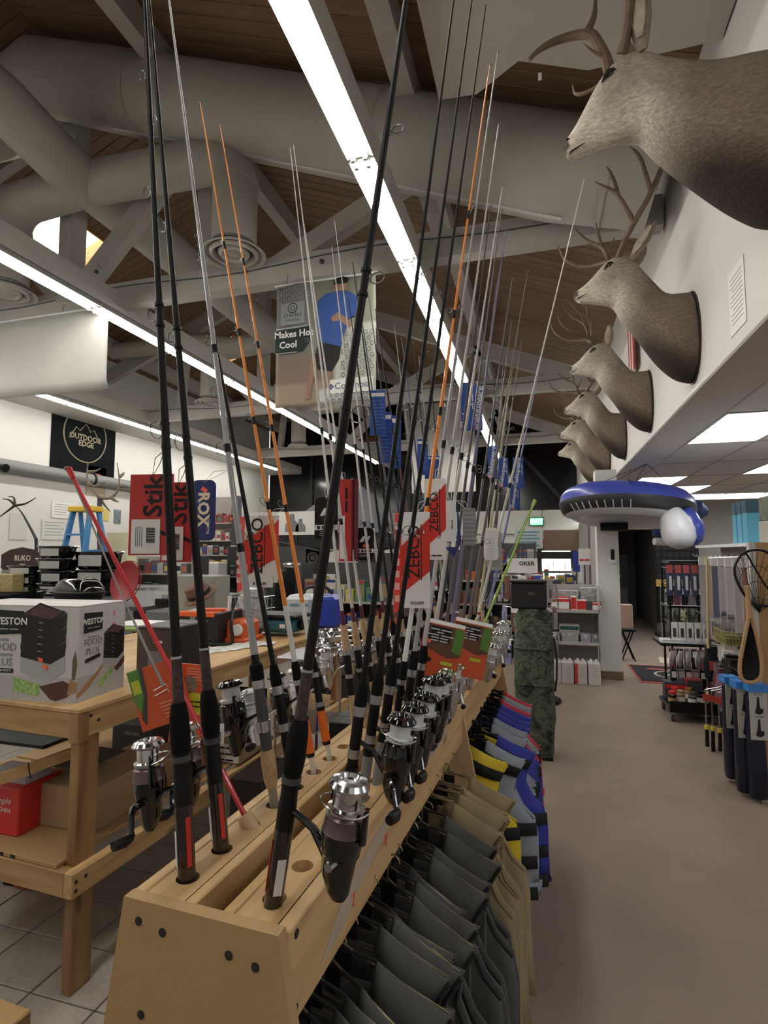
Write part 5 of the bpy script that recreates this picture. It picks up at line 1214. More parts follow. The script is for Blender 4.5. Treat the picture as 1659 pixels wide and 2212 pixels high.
# gridwall with camouflage clothing and a yellow board
t = thing('gridwall_panel', 'dark gridwall panel with a yellow header board by the store room', 'display panel', (2.05, 11.3, 0))
bx_('backing', (0, .03, .25), (.75, .05, 2.0), mat('grid_dark', (.035, .035, .035), .7, var=.9, scale=14, dark=.3), t)
for i in range(8): MB().tube([(.02 + i * .10, 0, .2), (.02 + i * .10, 0, 2.0)], .005, 5).build('grid_wire', black, t)
for i in range(14): MB().tube([(.0, .008, .3 + i * .13), (.75, .008, .3 + i * .13)], .005, 5).build('grid_wire', black, t)
bx_('header_board', (0.0, -.04, .93), (.62, -.01, 1.06), mat('yellow_board', (.55, .33, .06), .6), t)
for s in (0.02, .73): bx_('foot', (s - .02, -.25, 0), (s + .02, .25, .04), black, t)
rnd = random.Random(11)
camo2 = bpy.data.materials.new('camouflage_tan'); camo2.use_nodes = True; camo_nodes(camo2, [(0, (.03, .03, .024)), (.42, (.20, .18, .12)), (.52, (.42, .38, .28)), (.60, (.08, .08, .055))], 14)
for i in range(7):
    x = 2.15 + .10 * i + rnd.uniform(-.02, .02); L_ = .55
    t = thing('hanging_jacket', '%s camouflage jacket hanging under the yellow board' % ordn[i], 'jacket', (x, 10.85 + .05 * (i % 3), .93), R(70 + rnd.uniform(-15, 15)), 'camouflage jackets by the store room')
    rings = [[Vector((a * math.cos(q) * (1 + .1 * math.sin(3 * q)), b_ * math.sin(q), z)) for q in [2 * PI * j / 12 for j in range(12)]] for z, a, b_ in ((-.62, .24, .06), (-.3, .23, .06), (-.12, .21, .05), (-.04, .10, .04), (0, .04, .03))]
    MB().loft(rings).build('jacket_body', camo2, t, 60)
    for s in (1, -1): MB().tube([(s * .17, 0, -.08), (s * .25, .01, -.3), (s * .27, .02, -.55)], [.05, .05, .04], 8).build('sleeve', camo2 if i % 2 else camo, t)
    MB().tube([(0, 0, 0), (0, 0, .05), (.02, 0, .07)], .004, 5).build('hook', steel, t)
# jackets hang from this rail
t = thing('garment_rail', 'low chrome garment rail under the camouflage jackets', 'rail', (2.05, 10.9, 0))
MB().tube([(0, 0, 0), (0, 0, .98), (.85, 0, .98), (.85, 0, 0)], .014, 8).build('rail_tube', chrome, t)
for x in (0, .85): bx_('foot', (x - .02, -.2, 0), (x + .02, .2, .03), black, t)
# entrance mat
t = thing('floor_mat', 'black entrance mat with red border and a pale oval logo', 'mat', (1.12, 7.28, 0))
bx_('rubber_border', (0, 0, .0), (.98, 1.10, .008), mat('mat_red', (.42, .07, .06), .9), t); bx_('pile', (.02, .05, .006), (.95, 1.05, .012), mat('mat_black', (.018, .018, .02), .95), t)
MB().torus(.30, .018, 32, 5, Matrix.Diagonal((1, .85, .08)), (.55, .50, .0125)).build('oval_logo', mat('mat_cream', (.40, .36, .28), .9), t)
MB().prism([(.35, .45), (.5, .62), (.62, .66), (.75, .55), (.68, .42), (.52, .36)], .002, None, (0, 0, .012)).build('fish_logo', MATS['mat_cream'], t, 0)
MB().prism([(.18, .80), (.25, .88), (.45, .86), (.55, .76), (.42, .76), (.30, .80)], .002, None, (0, 0, .012)).build('red_logo_swash', MATS['mat_red'], t, 0)
bx = None
t = thing('floor_board', 'pale cardboard sheet lying on the carpet behind the entrance mat', 'board', (1.75, 8.75, 0), R(-8)); bx_('sheet', (-.15, -.18, 0), (.42, .28, .012), mat('pale_board', (.55, .46, .33), .8), t)
# folding stool behind the column
t = thing('folding_stool', 'black folding stool with a pale box on it behind the column', 'stool', (1.18, 8.75, 0))
for s in (-1, 1):
    for y in (-.1, .1): MB().tube([(s * .09, y, 0), (-s * .07, y, .42)], .010, 6).build('leg', black, t)
bx_('seat', (-.11, -.13, .42), (.11, .13, .46), black, t, .01)
carton('flesh coloured carton standing on the folding stool', (1.18, 8.75, .46), (.16, .16, .34), mat('peach_box', (.42, .29, .22), .7), text=None)
# ---- tackle gondola along the right
GX = 1.70; GY0, GY1 = 4.08, 6.10; GZ = 1.60
peg = mat('pegboard', (.36, .33, .30), .7); brownp = mat('gondola_end', (.40, .24, .10), .6, var=.4, scale=6, dark=.8)
t = thing('gondola_shelf', 'tackle gondola with pegboard face, brown end panel and white edge post', 'display rack', (GX, GY0, 0))
bx_('pegboard', (0, .02, .08), (.02, GY1 - GY0, GZ), peg, t); bx_('core', (.02, .02, 0), (.10, GY1 - GY0, GZ), lam, t)
bx_('end_panel', (-.37, -.02, 0), (.9, 0.0, GZ + .02), brownp, t); bx_('edge_post', (-.405, -.022, 0), (-.37, .03, GZ + .02), white_paint, t)
bx_('top_shelf', (-.22, .0, GZ), (.5, GY1 - GY0, GZ + .025), white_gloss, t); bx_('base_plinth', (-.05, .02, 0), (.1, GY1 - GY0, .08), lam, t)
hk_m = mat('peg_hook', (.60, .58, .55), .3, .7)
hookm = MB().tube([(0, 0, 0), (-.26, 0, .0), (-.28, 0, .02)], .0035, 5).mesh('peg_hook', hk_m)
def hook(y, z): link('peg_hook', hookm, t_g, T(0, y - GY0, z))
t_g = t
for i in range(14): hook(4.35 + i * .125, 1.52)
for i in range(10): hook(4.6 + i * .145, .98)
# slim packages in clear sleeves
cols_ = [(.62, .45, .22), (.45, .20, .16), (.55, .50, .55), (.60, .58, .60), (.45, .40, .48), (.04, .05, .14), (.62, .60, .62), (.04, .06, .16), (.03, .04, .12), (.5, .48, .5), (.62, .42, .25), (.45, .43, .47)]
sleeve = mat('clear_sleeve', (.80, .78, .82), .12, alpha=.16)
cn = ['straw', 'rust', 'mauve', 'pale', 'lilac', 'navy', 'white', 'dark blue', 'ink blue', 'silver', 'tan', 'grey']
for i in range(12):
    y = 4.92 + i * .098; L_ = .50 + .08 * (i % 3)
    t = thing('tackle_pack', 'long slim %s pack in a clear sleeve on the upper hooks' % cn[i], 'package', (GX - .10 - .03 * (i % 4), y, 1.52), 0, 'slim hanging packs on the gondola')
    bx_('clear_sleeve', (-.035, -.006, -L_), (.035, .006, 0), sleeve, t); bx_('contents', (-.026, -.0035, -L_ + .02), (.026, .0035, -.09), cmat(cols_[i]), t); bx_('header_card', (-.034, -.0072, -.085), (.034, .0072, -.01), paper, t)
    k2 = thing('tackle_pack', 'short dark %s pack on the lower hooks of the gondola' % cn[i], 'package', (GX - .12 - .03 * (i % 3), y - .05, .98), 0, 'short hanging packs on the gondola')
    bx_('blister', (-.03, -.008, -.24), (.03, .008, 0), sleeve, k2); bx_('contents', (-.02, -.005, -.2), (.02, .005, -.07), cmat([(.05, .05, .06), (.2, .05, .06), (.22, .2, .24)][i % 3]), k2)
t = thing('bamboo_pole', 'thin bamboo pole leaning upright in front of the slim packs', 'pole', tuple(px(1530, 1400, X=1.2)))
p = px(1530, 1400, X=1.2); q = px(1527, 1200, X=1.2) - p
MB().tube([(0, 0, 0), q * .5, q], [.010, .009, .007], 8).build('cane', mat('bamboo', (.58, .46, .25), .5), t)
MB().tube([q * .97, Vector((GX - p.x, 0, q.z))], .004, 5).build('peg_wire', hk_m, t)
for k in (.3, .6, .9): MB().tube([q * k, q * k + Vector((0, 0, .008))], .011, 8).build('cane_node', MATS['bamboo'], t)
# baskets, boxes on top
for i, (y, m1, nm) in enumerate(((5.62, mat('box_teal', (.10, .33, .45), .4), 'first'), (5.50, MATS['box_teal'], 'second'), (5.38, MATS['box_teal'], 'third'))):
    t = carton('%s tall turquoise box on the gondola top' % nm, (GX - .10, y - .45, GZ + .025), (.10, .09, .33), m1, name='tall_box', group='turquoise boxes on the gondola')
    bx_('dark_top_print', (-.0515, -.046, .24), (-.0505, .046, .34), mat('box_ink', (.04, .08, .11), .5), t); bx_('dark_top_print', (-.05, -.0465, .24), (.05, -.0455, .34), MATS['box_ink'], t)
carton('bright blue box beside the turquoise ones', (GX + .03, 5.06, GZ + .025), (.12, .12, .26), mat('box_blue', (.05, .17, .50), .4), face=mat('box_pale', (.30, .45, .55), .5), group=None)
carton('lower grey picture box on the gondola top', (GX + .02, 4.60, GZ + .025), (.26, .26, .16), mat('box_grey', (.33, .31, .27), .6), rz=R(10), face=mat('box_photo', (.25, .27, .22), .5, var=1, scale=25, dark=.4))
carton('upper camouflage print box stacked on the grey one', (GX + .03, 4.60, GZ + .187), (.28, .26, .18), mat('box_camo', (.16, .17, .12), .6, var=1, scale=18, dark=.45), rz=R(4), face=MATS['box_photo'])
# landing nets
def loop(pts, n=5): return [Vector(p) for p in catmull([list(p) for p in pts], n)]
netm = mat('net_mesh', (.012, .012, .012), .8)
ny = 3.94; P_ = lambda u, v: px(u, v, Y=ny)
c0 = P_(1625, 1250)
t = thing('landing_net', 'black folding landing net hanging off the gondola corner', 'net', tuple(c0))
hoop = loop([P_(u, v) - c0 for u, v in ((1600, 1200), (1588, 1222), (1590, 1250), (1612, 1290), (1640, 1308), (1680, 1300), (1690, 1240), (1660, 1195), (1625, 1188), (1600, 1200))])
MB().tube(hoop, .008, 8).build('hoop', black, t)
m = MB()
cen = Vector((0, .02, 0))
for i in range(0, len(hoop), 2):
    a = hoop[i]; m.tube([a, a.lerp(Vector((.03, .03, -.10)), .55) + Vector((0, .05, -.03)), Vector((.05, .06, -.22))], .0016, 4)
for f in (.25, .5, .75): m.tube([h.lerp(Vector((.05, .06, -.22)), f) + Vector((0, .02, 0)) for h in hoop], .0016, 4)
m.build('net_bag', netm, t)
MB().tube([P_(1612, 1195) - c0, P_(1650, 1260) - c0, P_(1690, 1310) - c0], .006, 6).build('fold_strut', black, t)
c0 = P_(1622, 1400)
wnet = mat('net_wood', (.42, .26, .13), .45)
t = thing('landing_net', 'wooden teardrop landing net with dark netting hung by its handle', 'net', tuple(c0))
hoop = loop([P_(u, v) - c0 for u, v in ((1618, 1330), (1606, 1390), (1598, 1440), (1604, 1468), (1625, 1474), (1643, 1462), (1645, 1430), (1636, 1380), (1622, 1330))])
MB().tube(hoop, .012, 8).build('hoop', wnet, t)
MB().tube([P_(1620, 1335) - c0, P_(1616, 1300) - c0, P_(1612, 1265) - c0], [.020, .016, .018], 8).build('handle', wnet, t)
MB().add([h * .98 + Vector((0, .012, 0)) for i, h in enumerate(hoop[:-1])] + [Vector((0, .10, -.02))], [(i, (i + 1) % (len(hoop) - 1), len(hoop) - 1) for i in range(len(hoop) - 1)]).build('net_bag', mat('net_dark', (.03, .035, .03), .9), t, 60)
# big bagged packs with grey picture cards and blue tops
cardm = mat('card_grey', (.40, .38, .36), .5); bluetop = mat('card_blue', (.04, .22, .60), .4); bagn = mat('bag_navy', (.012, .018, .055), .4, var=.5, scale=10, dark=.5)
for i, (u0, u1, vt, vc, vb, yy, lab) in enumerate(((1610, 1649, 1478, 1592, 1738, 4.02, 'nearest navy bagged wader pack with grey picture card'), (1584, 1618, 1472, 1588, 1735, 4.10, 'middle navy bagged wader pack with grey picture card'), (1560, 1590, 1462, 1568, 1700, 4.32, 'far navy bagged wader pack half behind the others'))):
    a = px(u0, vt, Y=yy); b = px(u1, vt, Y=yy); w_ = (b - a).length; zt = a.z; zc_ = px(u0, vc, Y=yy).z; zb = max(.03, px(u0, vb, Y=yy).z)
    t = thing('wader_pack', lab, 'package', ((a.x + b.x) / 2, yy, zt), R(4), 'wader packs on the gondola corner')
    rings = [[Vector((w_ / 2 * k * math.copysign(abs(math.cos(q)) ** .5, math.cos(q)), .05 * k2 * math.sin(q) + .02, z - zt)) for q in [2 * PI * j / 16 for j in range(16)]] for z, k, k2 in ((zb, .92, .8), (zb + .02, 1.0, 1.0), ((zb + zc_) / 2, 1.03, 1.1), (zc_, 1.0, .9), (zt - .06, .96, .5))]
    MB().loft(rings).build('bag', bagn, t, 60)
    bx_('picture_card', (-w_ / 2, -.045, zc_ - zt), (w_ / 2, -.040, -.03), cardm, t); bx_('blue_header', (-w_ / 2 - .004, -.05, -.035), (w_ / 2 + .004, .06, .01), bluetop, t)
    hh = (-.03 - (zc_ - zt))
    for k in (0, 1):
        z0 = zc_ - zt + hh * (.06 + .46 * k)
        MB().prism([(-.022, z0 + .01), (.0, z0), (.022, z0 + .012), (.026, z0 + .035), (.006, z0 + .04), (.004, z0 + hh * .36), (-.006, z0 + hh * .37), (-.012, z0 + .05)], .0015, RX(90).to_3x3(), (0, -.0455, 0)).build('boot_picture', ink, t, 0)
        bx_('caption', (-.025, -.0462, z0 + hh * .40), (.025, -.0452, z0 + hh * .43), mid_grey, t)
    MB().tube([(0, .01, .0), (0, .05, .06), (0, .2, .07)], .004, 5).build('display_hook', black, t)
# black wheeled tray with bottles
t = thing('wheeled_tray', 'low black wheeled dolly standing on the carpet by the gondola', 'dolly', (1.30, 5.92, 0))
bx_('deck', (-.19, -.24, .09), (.22, .24, .13), black, t, .01); bx_('rim', (-.19, -.25, .09), (.22, -.235, .19), black, t)
for x in (-.16, .19):
    for y in (-.2, .2): MB().tube([(x - .012, y, .035), (x + .012, y, .035)], .035, 10).build('castor', dark_grey, t); bx_('castor_fork', (x - .018, y - .012, .03), (x + .018, y + .012, .09), steel, t)
bt = [('red capped jar', (1.16, 5.80), red), ('label jar', (1.24, 5.85), mat('jar_label', (.40, .25, .12), .5)), ('dark jar', (1.33, 5.80), dark_grey), ('second red capped jar', (1.22, 5.98), red), ('amber jar', (1.34, 5.98), mat('amber', (.35, .16, .05), .3)), ('small black jar', (1.42, 5.86), black)]
for nm, (x, y), m1 in bt:
    t = thing('bait_jar', '%s on the black wheeled dolly' % nm, 'jar', (x, y, .13), 0, 'bait jars on the dolly')
    MB().lathe([(.036, 0), (.038, .01), (.038, .09), (.03, .10)], 14).build('jar_body', black_gloss if m1 is red else m1, t); MB().lathe([(.032, .10), (.032, .125), (.028, .128)], 14).build('jar_lid', m1, t); MB().lathe([(.0385, .03), (.0385, .07)], 14, caps=False).build('jar_label', paper if m1 is not red else MATS['jar_label'] if 'jar_label' in MATS else paper, t)
carton('red topped tackle box on the wheeled dolly', (1.25, 6.08, .13), (.22, .12, .16), dark_grey, stripe=red)
carton('red pack lying across the tackle box', (1.40, 6.06, .13), (.14, .12, .20), mat('dull_red', (.40, .06, .06), .5), face=dark_grey)
# black stand with papers, white card packs and trolling discs
t = thing('display_stand', 'black wire display stand with a flyer tray in the aisle', 'stand', (1.42, 6.35, 0))
bx_('base', (-.2, -.2, 0), (.2, .2, .03), black, t)
for x in (-.17, .17):
    for y in (-.17, .17): MB().tube([(x, y, .03), (x, y, 1.45)], .012, 6).build('upright', black, t)
bx_('flyer_tray', (-.28, -.22, .62), (.22, .2, .65), black, t); bx_('shelf_plate', (-.2, -.2, 1.0), (.2, .2, 1.02), black, t)
for z in (.3, .85, 1.25, 1.4): MB().tube([(-.17, -.17, z), (.17, -.17, z)], .006, 5).build('cross_wire', steel, t); MB().tube([(-.17, -.17, z), (-.17, .17, z)], .006, 5).build('cross_wire', steel, t)
t = thing('flyer_stack', 'stack of white flyers on the black tray', 'papers', (1.25, 6.2, .65)); bx_('sheets', (-.10, -.07, 0), (.10, .08, .03), paper, t); bx_('top_flyer', (-.09, -.075, .03), (.11, .07, .033), white_gloss, t)
for i in range(5):
    t = thing('card_pack', 'white card pack with a lure, %s from the aisle on the wire stand' % ordn[i], 'package', (1.27 + i * .07, 6.14, .86), R(10), 'white card packs'); bx_('card', (-.03, -.002, -.19), (.03, .002, 0), paper, t); bx_('lure_picture', (-.015, -.003, -.15), (.015, -.002, -.06), dark_grey, t)
for i in range(5):
    t = thing('glove_pack', 'navy and red pack on the top wire, %s from the aisle' % ordn[i], 'package', (1.24 + i * .075, 6.12, 1.42), R(12 - 5 * i), 'navy packs on the wire stand')
    rings = [[Vector((a * math.cos(q), .015 * math.sin(q), z)) for q in [2 * PI * j / 10 for j in range(10)]] for z, a in ((-.30, .02), (-.26, .034), (-.12, .036), (-.03, .03), (0, .02))]
    MB().loft(rings).build('glove', cmat((.03, .04, .09)), t, 60); bx_('header_card', (-.026, -.017, -.07), (.026, .017, .01), cmat((.35, .07, .07)), t); bx_('grey_panel', (-.012, -.019, -.24), (.012, -.012, -.10), light_grey, t)
for i in range(4):
    x, y = 1.20 + i * .075, 5.98
    t = thing('trolling_disc', 'clear round plastic disc in the row under the stand, %s from the aisle' % ordn[i], 'disc', (x, y, .52), R(65), 'plastic discs on the stand')
    MB().lathe([(.002, -.012), (.07, -.008), (.078, 0), (.07, .008), (.002, .012)], 18, RX(90).to_3x3()).build('disc', mat('disc_plastic', (.62, .58, .58), .2, coat=.5), t); MB().lathe([(.018, -.016), (.018, .016)], 10, RX(90).to_3x3()).build('hub', light_grey, t); MB().tube([(0, 0, .07), (0, 0, .13)], .003, 5).build('hanger_wire', steel, t)
# three paddles with yellow collars
for i, (u, v0, v1) in enumerate(((1527, 1575, 1612), (1540, 1578, 1625), (1555, 1582, 1622))):
    a = px(u, v0, Y=4.95); b = px(u + 1, v1, Y=4.95)
    t = thing('hand_gaff', 'black handled gaff with a yellow collar hanging low on the gondola, %s from the dolly' % ordn[i], 'gaff', tuple(a), 0, 'hand gaffs')
    MB().tube([(0, 0, .0), b - a], [.013, .015], 10).build('grip', black, t); MB().tube([(0, 0, .0), (0, 0, .03)], .017, 10).build('collar', mat('gaff_yellow', (.72, .58, .06), .5), t); MB().tube([(0, 0, .03), (.005, .02, .30)], .006, 6).build('shaft', steel, t)
    MB().bb((-.02, -.003, .22), (.03, .003, .27)).build('red_header', cmat((.55, .08, .06)), t, 0)
    MB().tube([(.005, .02, .30), (.15, .05, .33)], .004, 5).build('display_hook', steel, t)

# denser stock: dark packs low on the gondola, cartons at its foot, more packs on the wire stand
dk = [(.035, .03, .035), (.16, .05, .07), (.03, .035, .05), (.22, .19, .22), (.05, .045, .04), (.30, .16, .18)]
dn = ['black', 'wine red', 'blue black', 'silver', 'brown black', 'rose']
for i in range(16):
    y = 4.30 + i * .11; z = (.66, .52)[i % 2]
    t = thing('tackle_bag', '%s bagged tackle hung low on the gondola, %s from its near end' % (dn[i % 6], ordn[i]), 'package', (GX - .11 - .04 * (i % 3), y, z), R(5 * (i % 3) - 5), 'bagged tackle low on the gondola')
    rings = [[Vector((a * math.cos(q), .028 * math.sin(q) * (1 + .3 * math.sin(3 * q)), zz_)) for q in [2 * PI * j / 10 for j in range(10)]] for zz_, a in ((-.30, .03), (-.26, .062), (-.12, .066), (-.04, .05), (0, .03))]
    MB().loft(rings).build('bag', cmat(dk[i % 6], .35), t, 60); bx_('header_card', (-.045, -.031, -.05), (.045, .031, .02), paper if i % 3 == 0 else cmat(dk[(i + 2) % 6]), t); bx_('label', (-.03, -.036, -.2), (.03, -.028, -.11), cmat((.5, .48, .46)) if i % 2 else cmat((.40, .08, .08)), t)
    MB().tube([(0, 0, .015), (.06, 0, .03), (.22 + .04 * (i % 3) - .11, 0, .03)], .003, 5).build('peg_wire', hk_m, t)
for i in range(9):
    carton('%s stock carton on the plinth at the foot of the gondola' % ordn[i].replace('nearest', 'first'), (GX - .12, 4.55 + i * .17, 0), (.14, .155, .14 + .05 * (i % 3)), cmat(dk[(i * 5) % 6], .5), face=cmat((.42, .40, .38)) if i % 2 else None, stripe=red if i % 3 == 0 else None, group='stock cartons at the gondola foot')
for zi, z in enumerate((1.22, .60, .40)):
    for i in range(6):
        t = thing('stand_pack', '%s pack on the %s wire of the black stand, %s from the aisle' % (dn[(i + zi) % 6], ('upper', 'lower', 'lowest')[zi], ordn[i]), 'package', (1.24 + i * .065, 6.13 - .01 * zi, z), R(8), 'dark packs on the wire stand')
        bx_('blister', (-.028, -.010, -.19), (.028, .010, 0), cmat(dk[(i + zi) % 6], .35), t); bx_('label', (-.02, -.0115, -.08), (.02, -.0100, -.02), cmat((.5, .48, .45)) if (i + zi) % 2 else paper, t)
bx_('net_basket', (-.05, -.05, 0), (.05, .05, .01), black, thing('coin_tray', 'small black tray on top of the wire stand', 'tray', (1.42, 6.35, 1.45)))
t = bpy.data.objects['coin_tray']; bx_('rim', (-.17, -.17, 0), (.17, .17, .02), black, t)
# yellow green wire basket on the gondola
c = px(1590, 1375, X=1.52); t = thing('wire_basket', 'olive wire basket of lures fixed to the gondola face', 'basket', tuple(c))
for z in (-.05, 0, .05): MB().tube([(.12 * x, .16 * y, z) for x, y in ((-1, -1), (1, -1), (1, 1), (-1, 1), (-1, -1))], .004, 5).build('ring_wire', cmat((.30, .28, .10)), t)
for k in range(10): MB().tube([(-.12, -.16 + .032 * k, -.05), (-.12, -.16 + .032 * k, .05)], .003, 4).build('upright_wire', cmat((.30, .28, .10)), t); MB().tube([(-.12 + .024 * k, -.16, -.05), (-.12 + .024 * k, -.16, .05)], .003, 4).build('upright_wire', cmat((.30, .28, .10)), t)
bx_('lures', (-.11, -.15, -.05), (.11, .15, .02), mat('lure_mix', (.30, .26, .12), .5, var=1, scale=50, dark=.3), t)
# ================================================================ table side of the room
def tmat(o, u): return o
# ---- workbench built of pine, corner nearest the camera at (-1.57, 1.60)
TB = Vector((-1.575, 1.598, 0)); TR = R(-3.15)
def tk_(x, y, z=1.0): return TB + Matrix.Rotation(TR, 3, 'Z') @ Vector((x, y, z))
TLX, TLY = 1.22, 2.45
bench = thing('display_bench', 'long pine display bench with a chipboard lower shelf, loaded with cartons', 'table', TB, TR)
bx_('tabletop', (-TLX, .0, .982), (0, TLY, 1.0), wood('pine_top', (.60, .40, .20), (.45, .27, .11), axis=1, scale=1.6), bench, .003)
bx_('apron', (-TLX, .004, .893), (-.045, .045, .981), pine_x, bench, .003); bx_('apron', (-.045, .004, .893), (-.004, TLY, .981), pine, bench, .003)
bx_('apron', (-TLX, TLY - .045, .893), (-.045, TLY, .981), pine_x, bench, .003); bx_('corner_block', (-.048, .001, .880), (-.001, .047, .981), pine_z, bench, .002)
for (x, y) in ((-.09, .05), (-.09, TLY - .14), (-TLX + .05, .05), (-TLX + .05, TLY - .14)): bx_('leg', (x, y, 0), (x + .045, y + .088, .893), pine_z, bench, .003)
bx_('leg', (-.088, 1.2, 0), (-.045, 1.29, .893), pine_z, bench, .003)
bx_('shelf_rail', (-TLX, .004, .355), (-.045, .045, .44), pine_x, bench, .003); bx_('shelf_rail', (-.045, .004, .355), (-.004, TLY, .44), pine, bench, .003)
bx_('lower_shelf', (-TLX, .012, .44), (-.09, .70, .455), mdf, bench, .002); bx_('lower_shelf', (-TLX, .72, .44), (-.06, TLY, .455), mdf, bench, .002)
for x in (-.30, -.36, -.42): bx_('ink_mark', (x - .012, .0105, .4415), (x + .012, .0118, .4535), ink, bench)
for (y, z) in ((.02, .965), (.055, .965), (.09, .94), (.02, .41), (.06, .41), (.02, .38)): link('nail', scr, bench, T(-.0036, y, z) @ RZ(90))
# sloping pale batten tied to the leg under the top
t = thing('pine_batten', 'pale batten tied with black string slung under the bench top', 'timber', tuple(px(75, 1660, Y=1.72)))
a = px(0, 1685, Y=1.68) - px(75, 1660, Y=1.72); b = px(160, 1625, Y=1.78) - px(75, 1660, Y=1.72)
MB().bar(a * 2.2, b, .035, .038).build('batten', pine_x, t, 0); MB().tube([Vector((-.01, -.022, .03)), Vector((.0, -.024, 0)), Vector((.006, -.02, -.03))], .0025, 5).build('string', ink, t)
# ---- the big carton, printed on two faces
W2, D2, H2 = .56, .262, .350
wc = thing('appliance_carton', 'white food dehydrator carton with printed sides, front corner of the bench', 'carton', tk_(-.075, .055), TR + R(8.5))
cm_ = mat('carton_print_white', (.60, .585, .59), .6, var=.15, scale=3, dark=.9)
bx_('carton_body', (-W2, 0, 0), (0, D2, H2), cm_, wc, .002)
bx_('lid_flap', (-W2, 0, H2), (0, D2 * .49, H2 + .003), cm_, wc); bx_('lid_flap', (-W2, D2 * .51, H2), (0, D2, H2 + .003), cm_, wc); bx_('tape', (-W2, D2 * .44, H2 + .003), (0, D2 * .56, H2 + .0034), paper, wc)
Mf = T(0, -.0006, 0) @ RX(90); Ms = T(.0006, 0, 0) @ RZ(90) @ RX(90)
grey_tab = mat('carton_table_print', (.46, .45, .455), .6); meat = mat('carton_meat', (.14, .06, .06), .6, var=1, scale=60, dark=.4); trayb = mat('carton_tray', (.02, .018, .018), .5); herb = mat('carton_herb', (.20, .32, .10), .6, var=1, scale=70, dark=2.2); choc = mat('carton_slab', (.10, .035, .03), .5); silv = mat('carton_silver', (.42, .42, .43), .4)
boardp = mat('carton_board', (.38, .20, .09), .6)
def pr(M, pts, m, z=.0, nm='print_patch'):
    o = MB().prism(pts, .0005, None, (0, 0, z)).build(nm, m, wc, 0); o.matrix_local = M; return o
def face_art(M, x0, w_, s):
    """dehydrator picture, name plate and food; x0 = left end of the face, w_ = its width"""
    X = lambda f: x0 + f * w_
    pr(M, [(X(0), 0), (X(1), 0), (X(1), H2 * .30), (X(0), H2 * .24)], grey_tab, 0)
def stack(M, cx, z0, w_, n=6):
    hh = .018 * w_ / .13
    base = z0
    pr(M, [(cx - w_ * .5, base + hh * 1.2), (cx + w_ * .18, base), (cx + w_ * .5, base + hh * 1.6), (cx + w_ * .5, base + hh * 3.6), (cx + w_ * .18, base + hh * 2.4), (cx - w_ * .5, base + hh * 3.4)], silv, .0006)
    for i in range(n):
        z = base + hh * (2.5 + i * 1.0); e = w_ * .012 * (i % 2)
        pr(M, [(cx - w_ * .5 - e, z + hh * .9), (cx + w_ * .18, z), (cx + w_ * .5 + e, z + hh * 1.3), (cx + w_ * .5 + e, z + hh * 2.2), (cx + w_ * .18, z + hh * 1.0), (cx - w_ * .5 - e, z + hh * 1.85)], trayb, .0012 + .0001 * i, 'tray_print')
        pr(M, [(cx - w_ * .12, z + hh * .75), (cx - w_ * .02, z + hh * .65), (cx - w_ * .02, z + hh * .76), (cx - w_ * .12, z + hh * .86)], silv, .0022, 'tray_tab')
    z = base + hh * (2.5 + n)
    pr(M, [(cx - w_ * .5, z + hh * .9), (cx + w_ * .18, z), (cx + w_ * .5, z + hh * 1.3), (cx - w_ * .1, z + hh * 2.6)], trayb, .0024, 'tray_print'); pr(M, [(cx - w_ * .42, z + hh * 1.0), (cx + w_ * .17, z + hh * .22), (cx + w_ * .42, z + hh * 1.3), (cx - w_ * .1, z + hh * 2.3)], meat, .003, 'meat_print')
def plate(M, cx, cz, w_, rot=0):
    o = pr(M, [(cx - w_ * .5, cz - w_ * .36), (cx + w_ * .5, cz - w_ * .30), (cx + w_ * .5, cz + w_ * .36), (cx - w_ * .5, cz + w_ * .40)], ink, .001, 'name_plate')
    o = pr(M, [(cx - w_ * .43, cz - w_ * .29), (cx + w_ * .43, cz - w_ * .24), (cx + w_ * .43, cz + w_ * .29), (cx - w_ * .43, cz + w_ * .33)], mat('plate_black', (.015, .02, .022), .5), .0015, 'name_plate')
    lettering('WESTON', paper, wc, M @ T(cx, cz + w_ * .05, .0022), w_ * .30, bold=.0008); lettering('realfood  realfast', light_grey, wc, M @ T(cx, cz - w_ * .18, .0022), w_ * .075)
for (M, x0, w_) in ((Mf, -W2, W2), (Ms, 0, D2)): pr(M, [(x0, 0), (x0 + w_, 0), (x0 + w_, H2 * .26), (x0, H2 * .26)], grey_tab, .0001, 'table_print')
plate(Mf, -.30, .285, .125); stack(Mf, -.150, .072, .190)
for s_, z, h in (('DIGITAL', .222, .014), ('FOOD', .195, .042), ('DEHYDRATOR', .166, .014), ('PLUS', .138, .042)): lettering(s_, mid_grey, wc, Mf @ T(-.325, z, .001), h)
pr(Mf, [(-.35, .10), (-.275, .10), (-.275, .116), (-.35, .116)], ink, .001, 'watt_plate'); lettering('500 WATTS', paper, wc, Mf @ T(-.312, .108, .0018), .011)
pr(Mf, [(-.275, .035), (-.16, .02), (-.15, .06), (-.27, .085)], herb, .0008, 'herb_print'); pr(Mf, [(-.16, .055), (-.06, .08), (-.005, .06), (-.04, .02), (-.085, .005), (-.11, .01)], choc, .0009, 'slab_print')
pr(Mf, [(-.04, .03), (0, .04), (0, .075), (-.03, .085)], boardp, .001, 'board_print'); pr(Mf, [(-.022, .085), (-.01, .085), (-.002, .14), (-.012, .19), (-.022, .15)], mat('pineapple', (.16, .15, .08), .7, var=1, scale=80, dark=.4), .0012, 'pineapple_print')
for x, z in ((-.155, .155), (-.135, .130)): pr(Mf, [(x - .010, z - .006), (x + .010, z - .012), (x + .010, z + .002), (x - .010, z + .008)], neon, .004, 'price_sticker')
plate(Ms, .072, .285, .10); stack(Ms, .195, .085, .118)
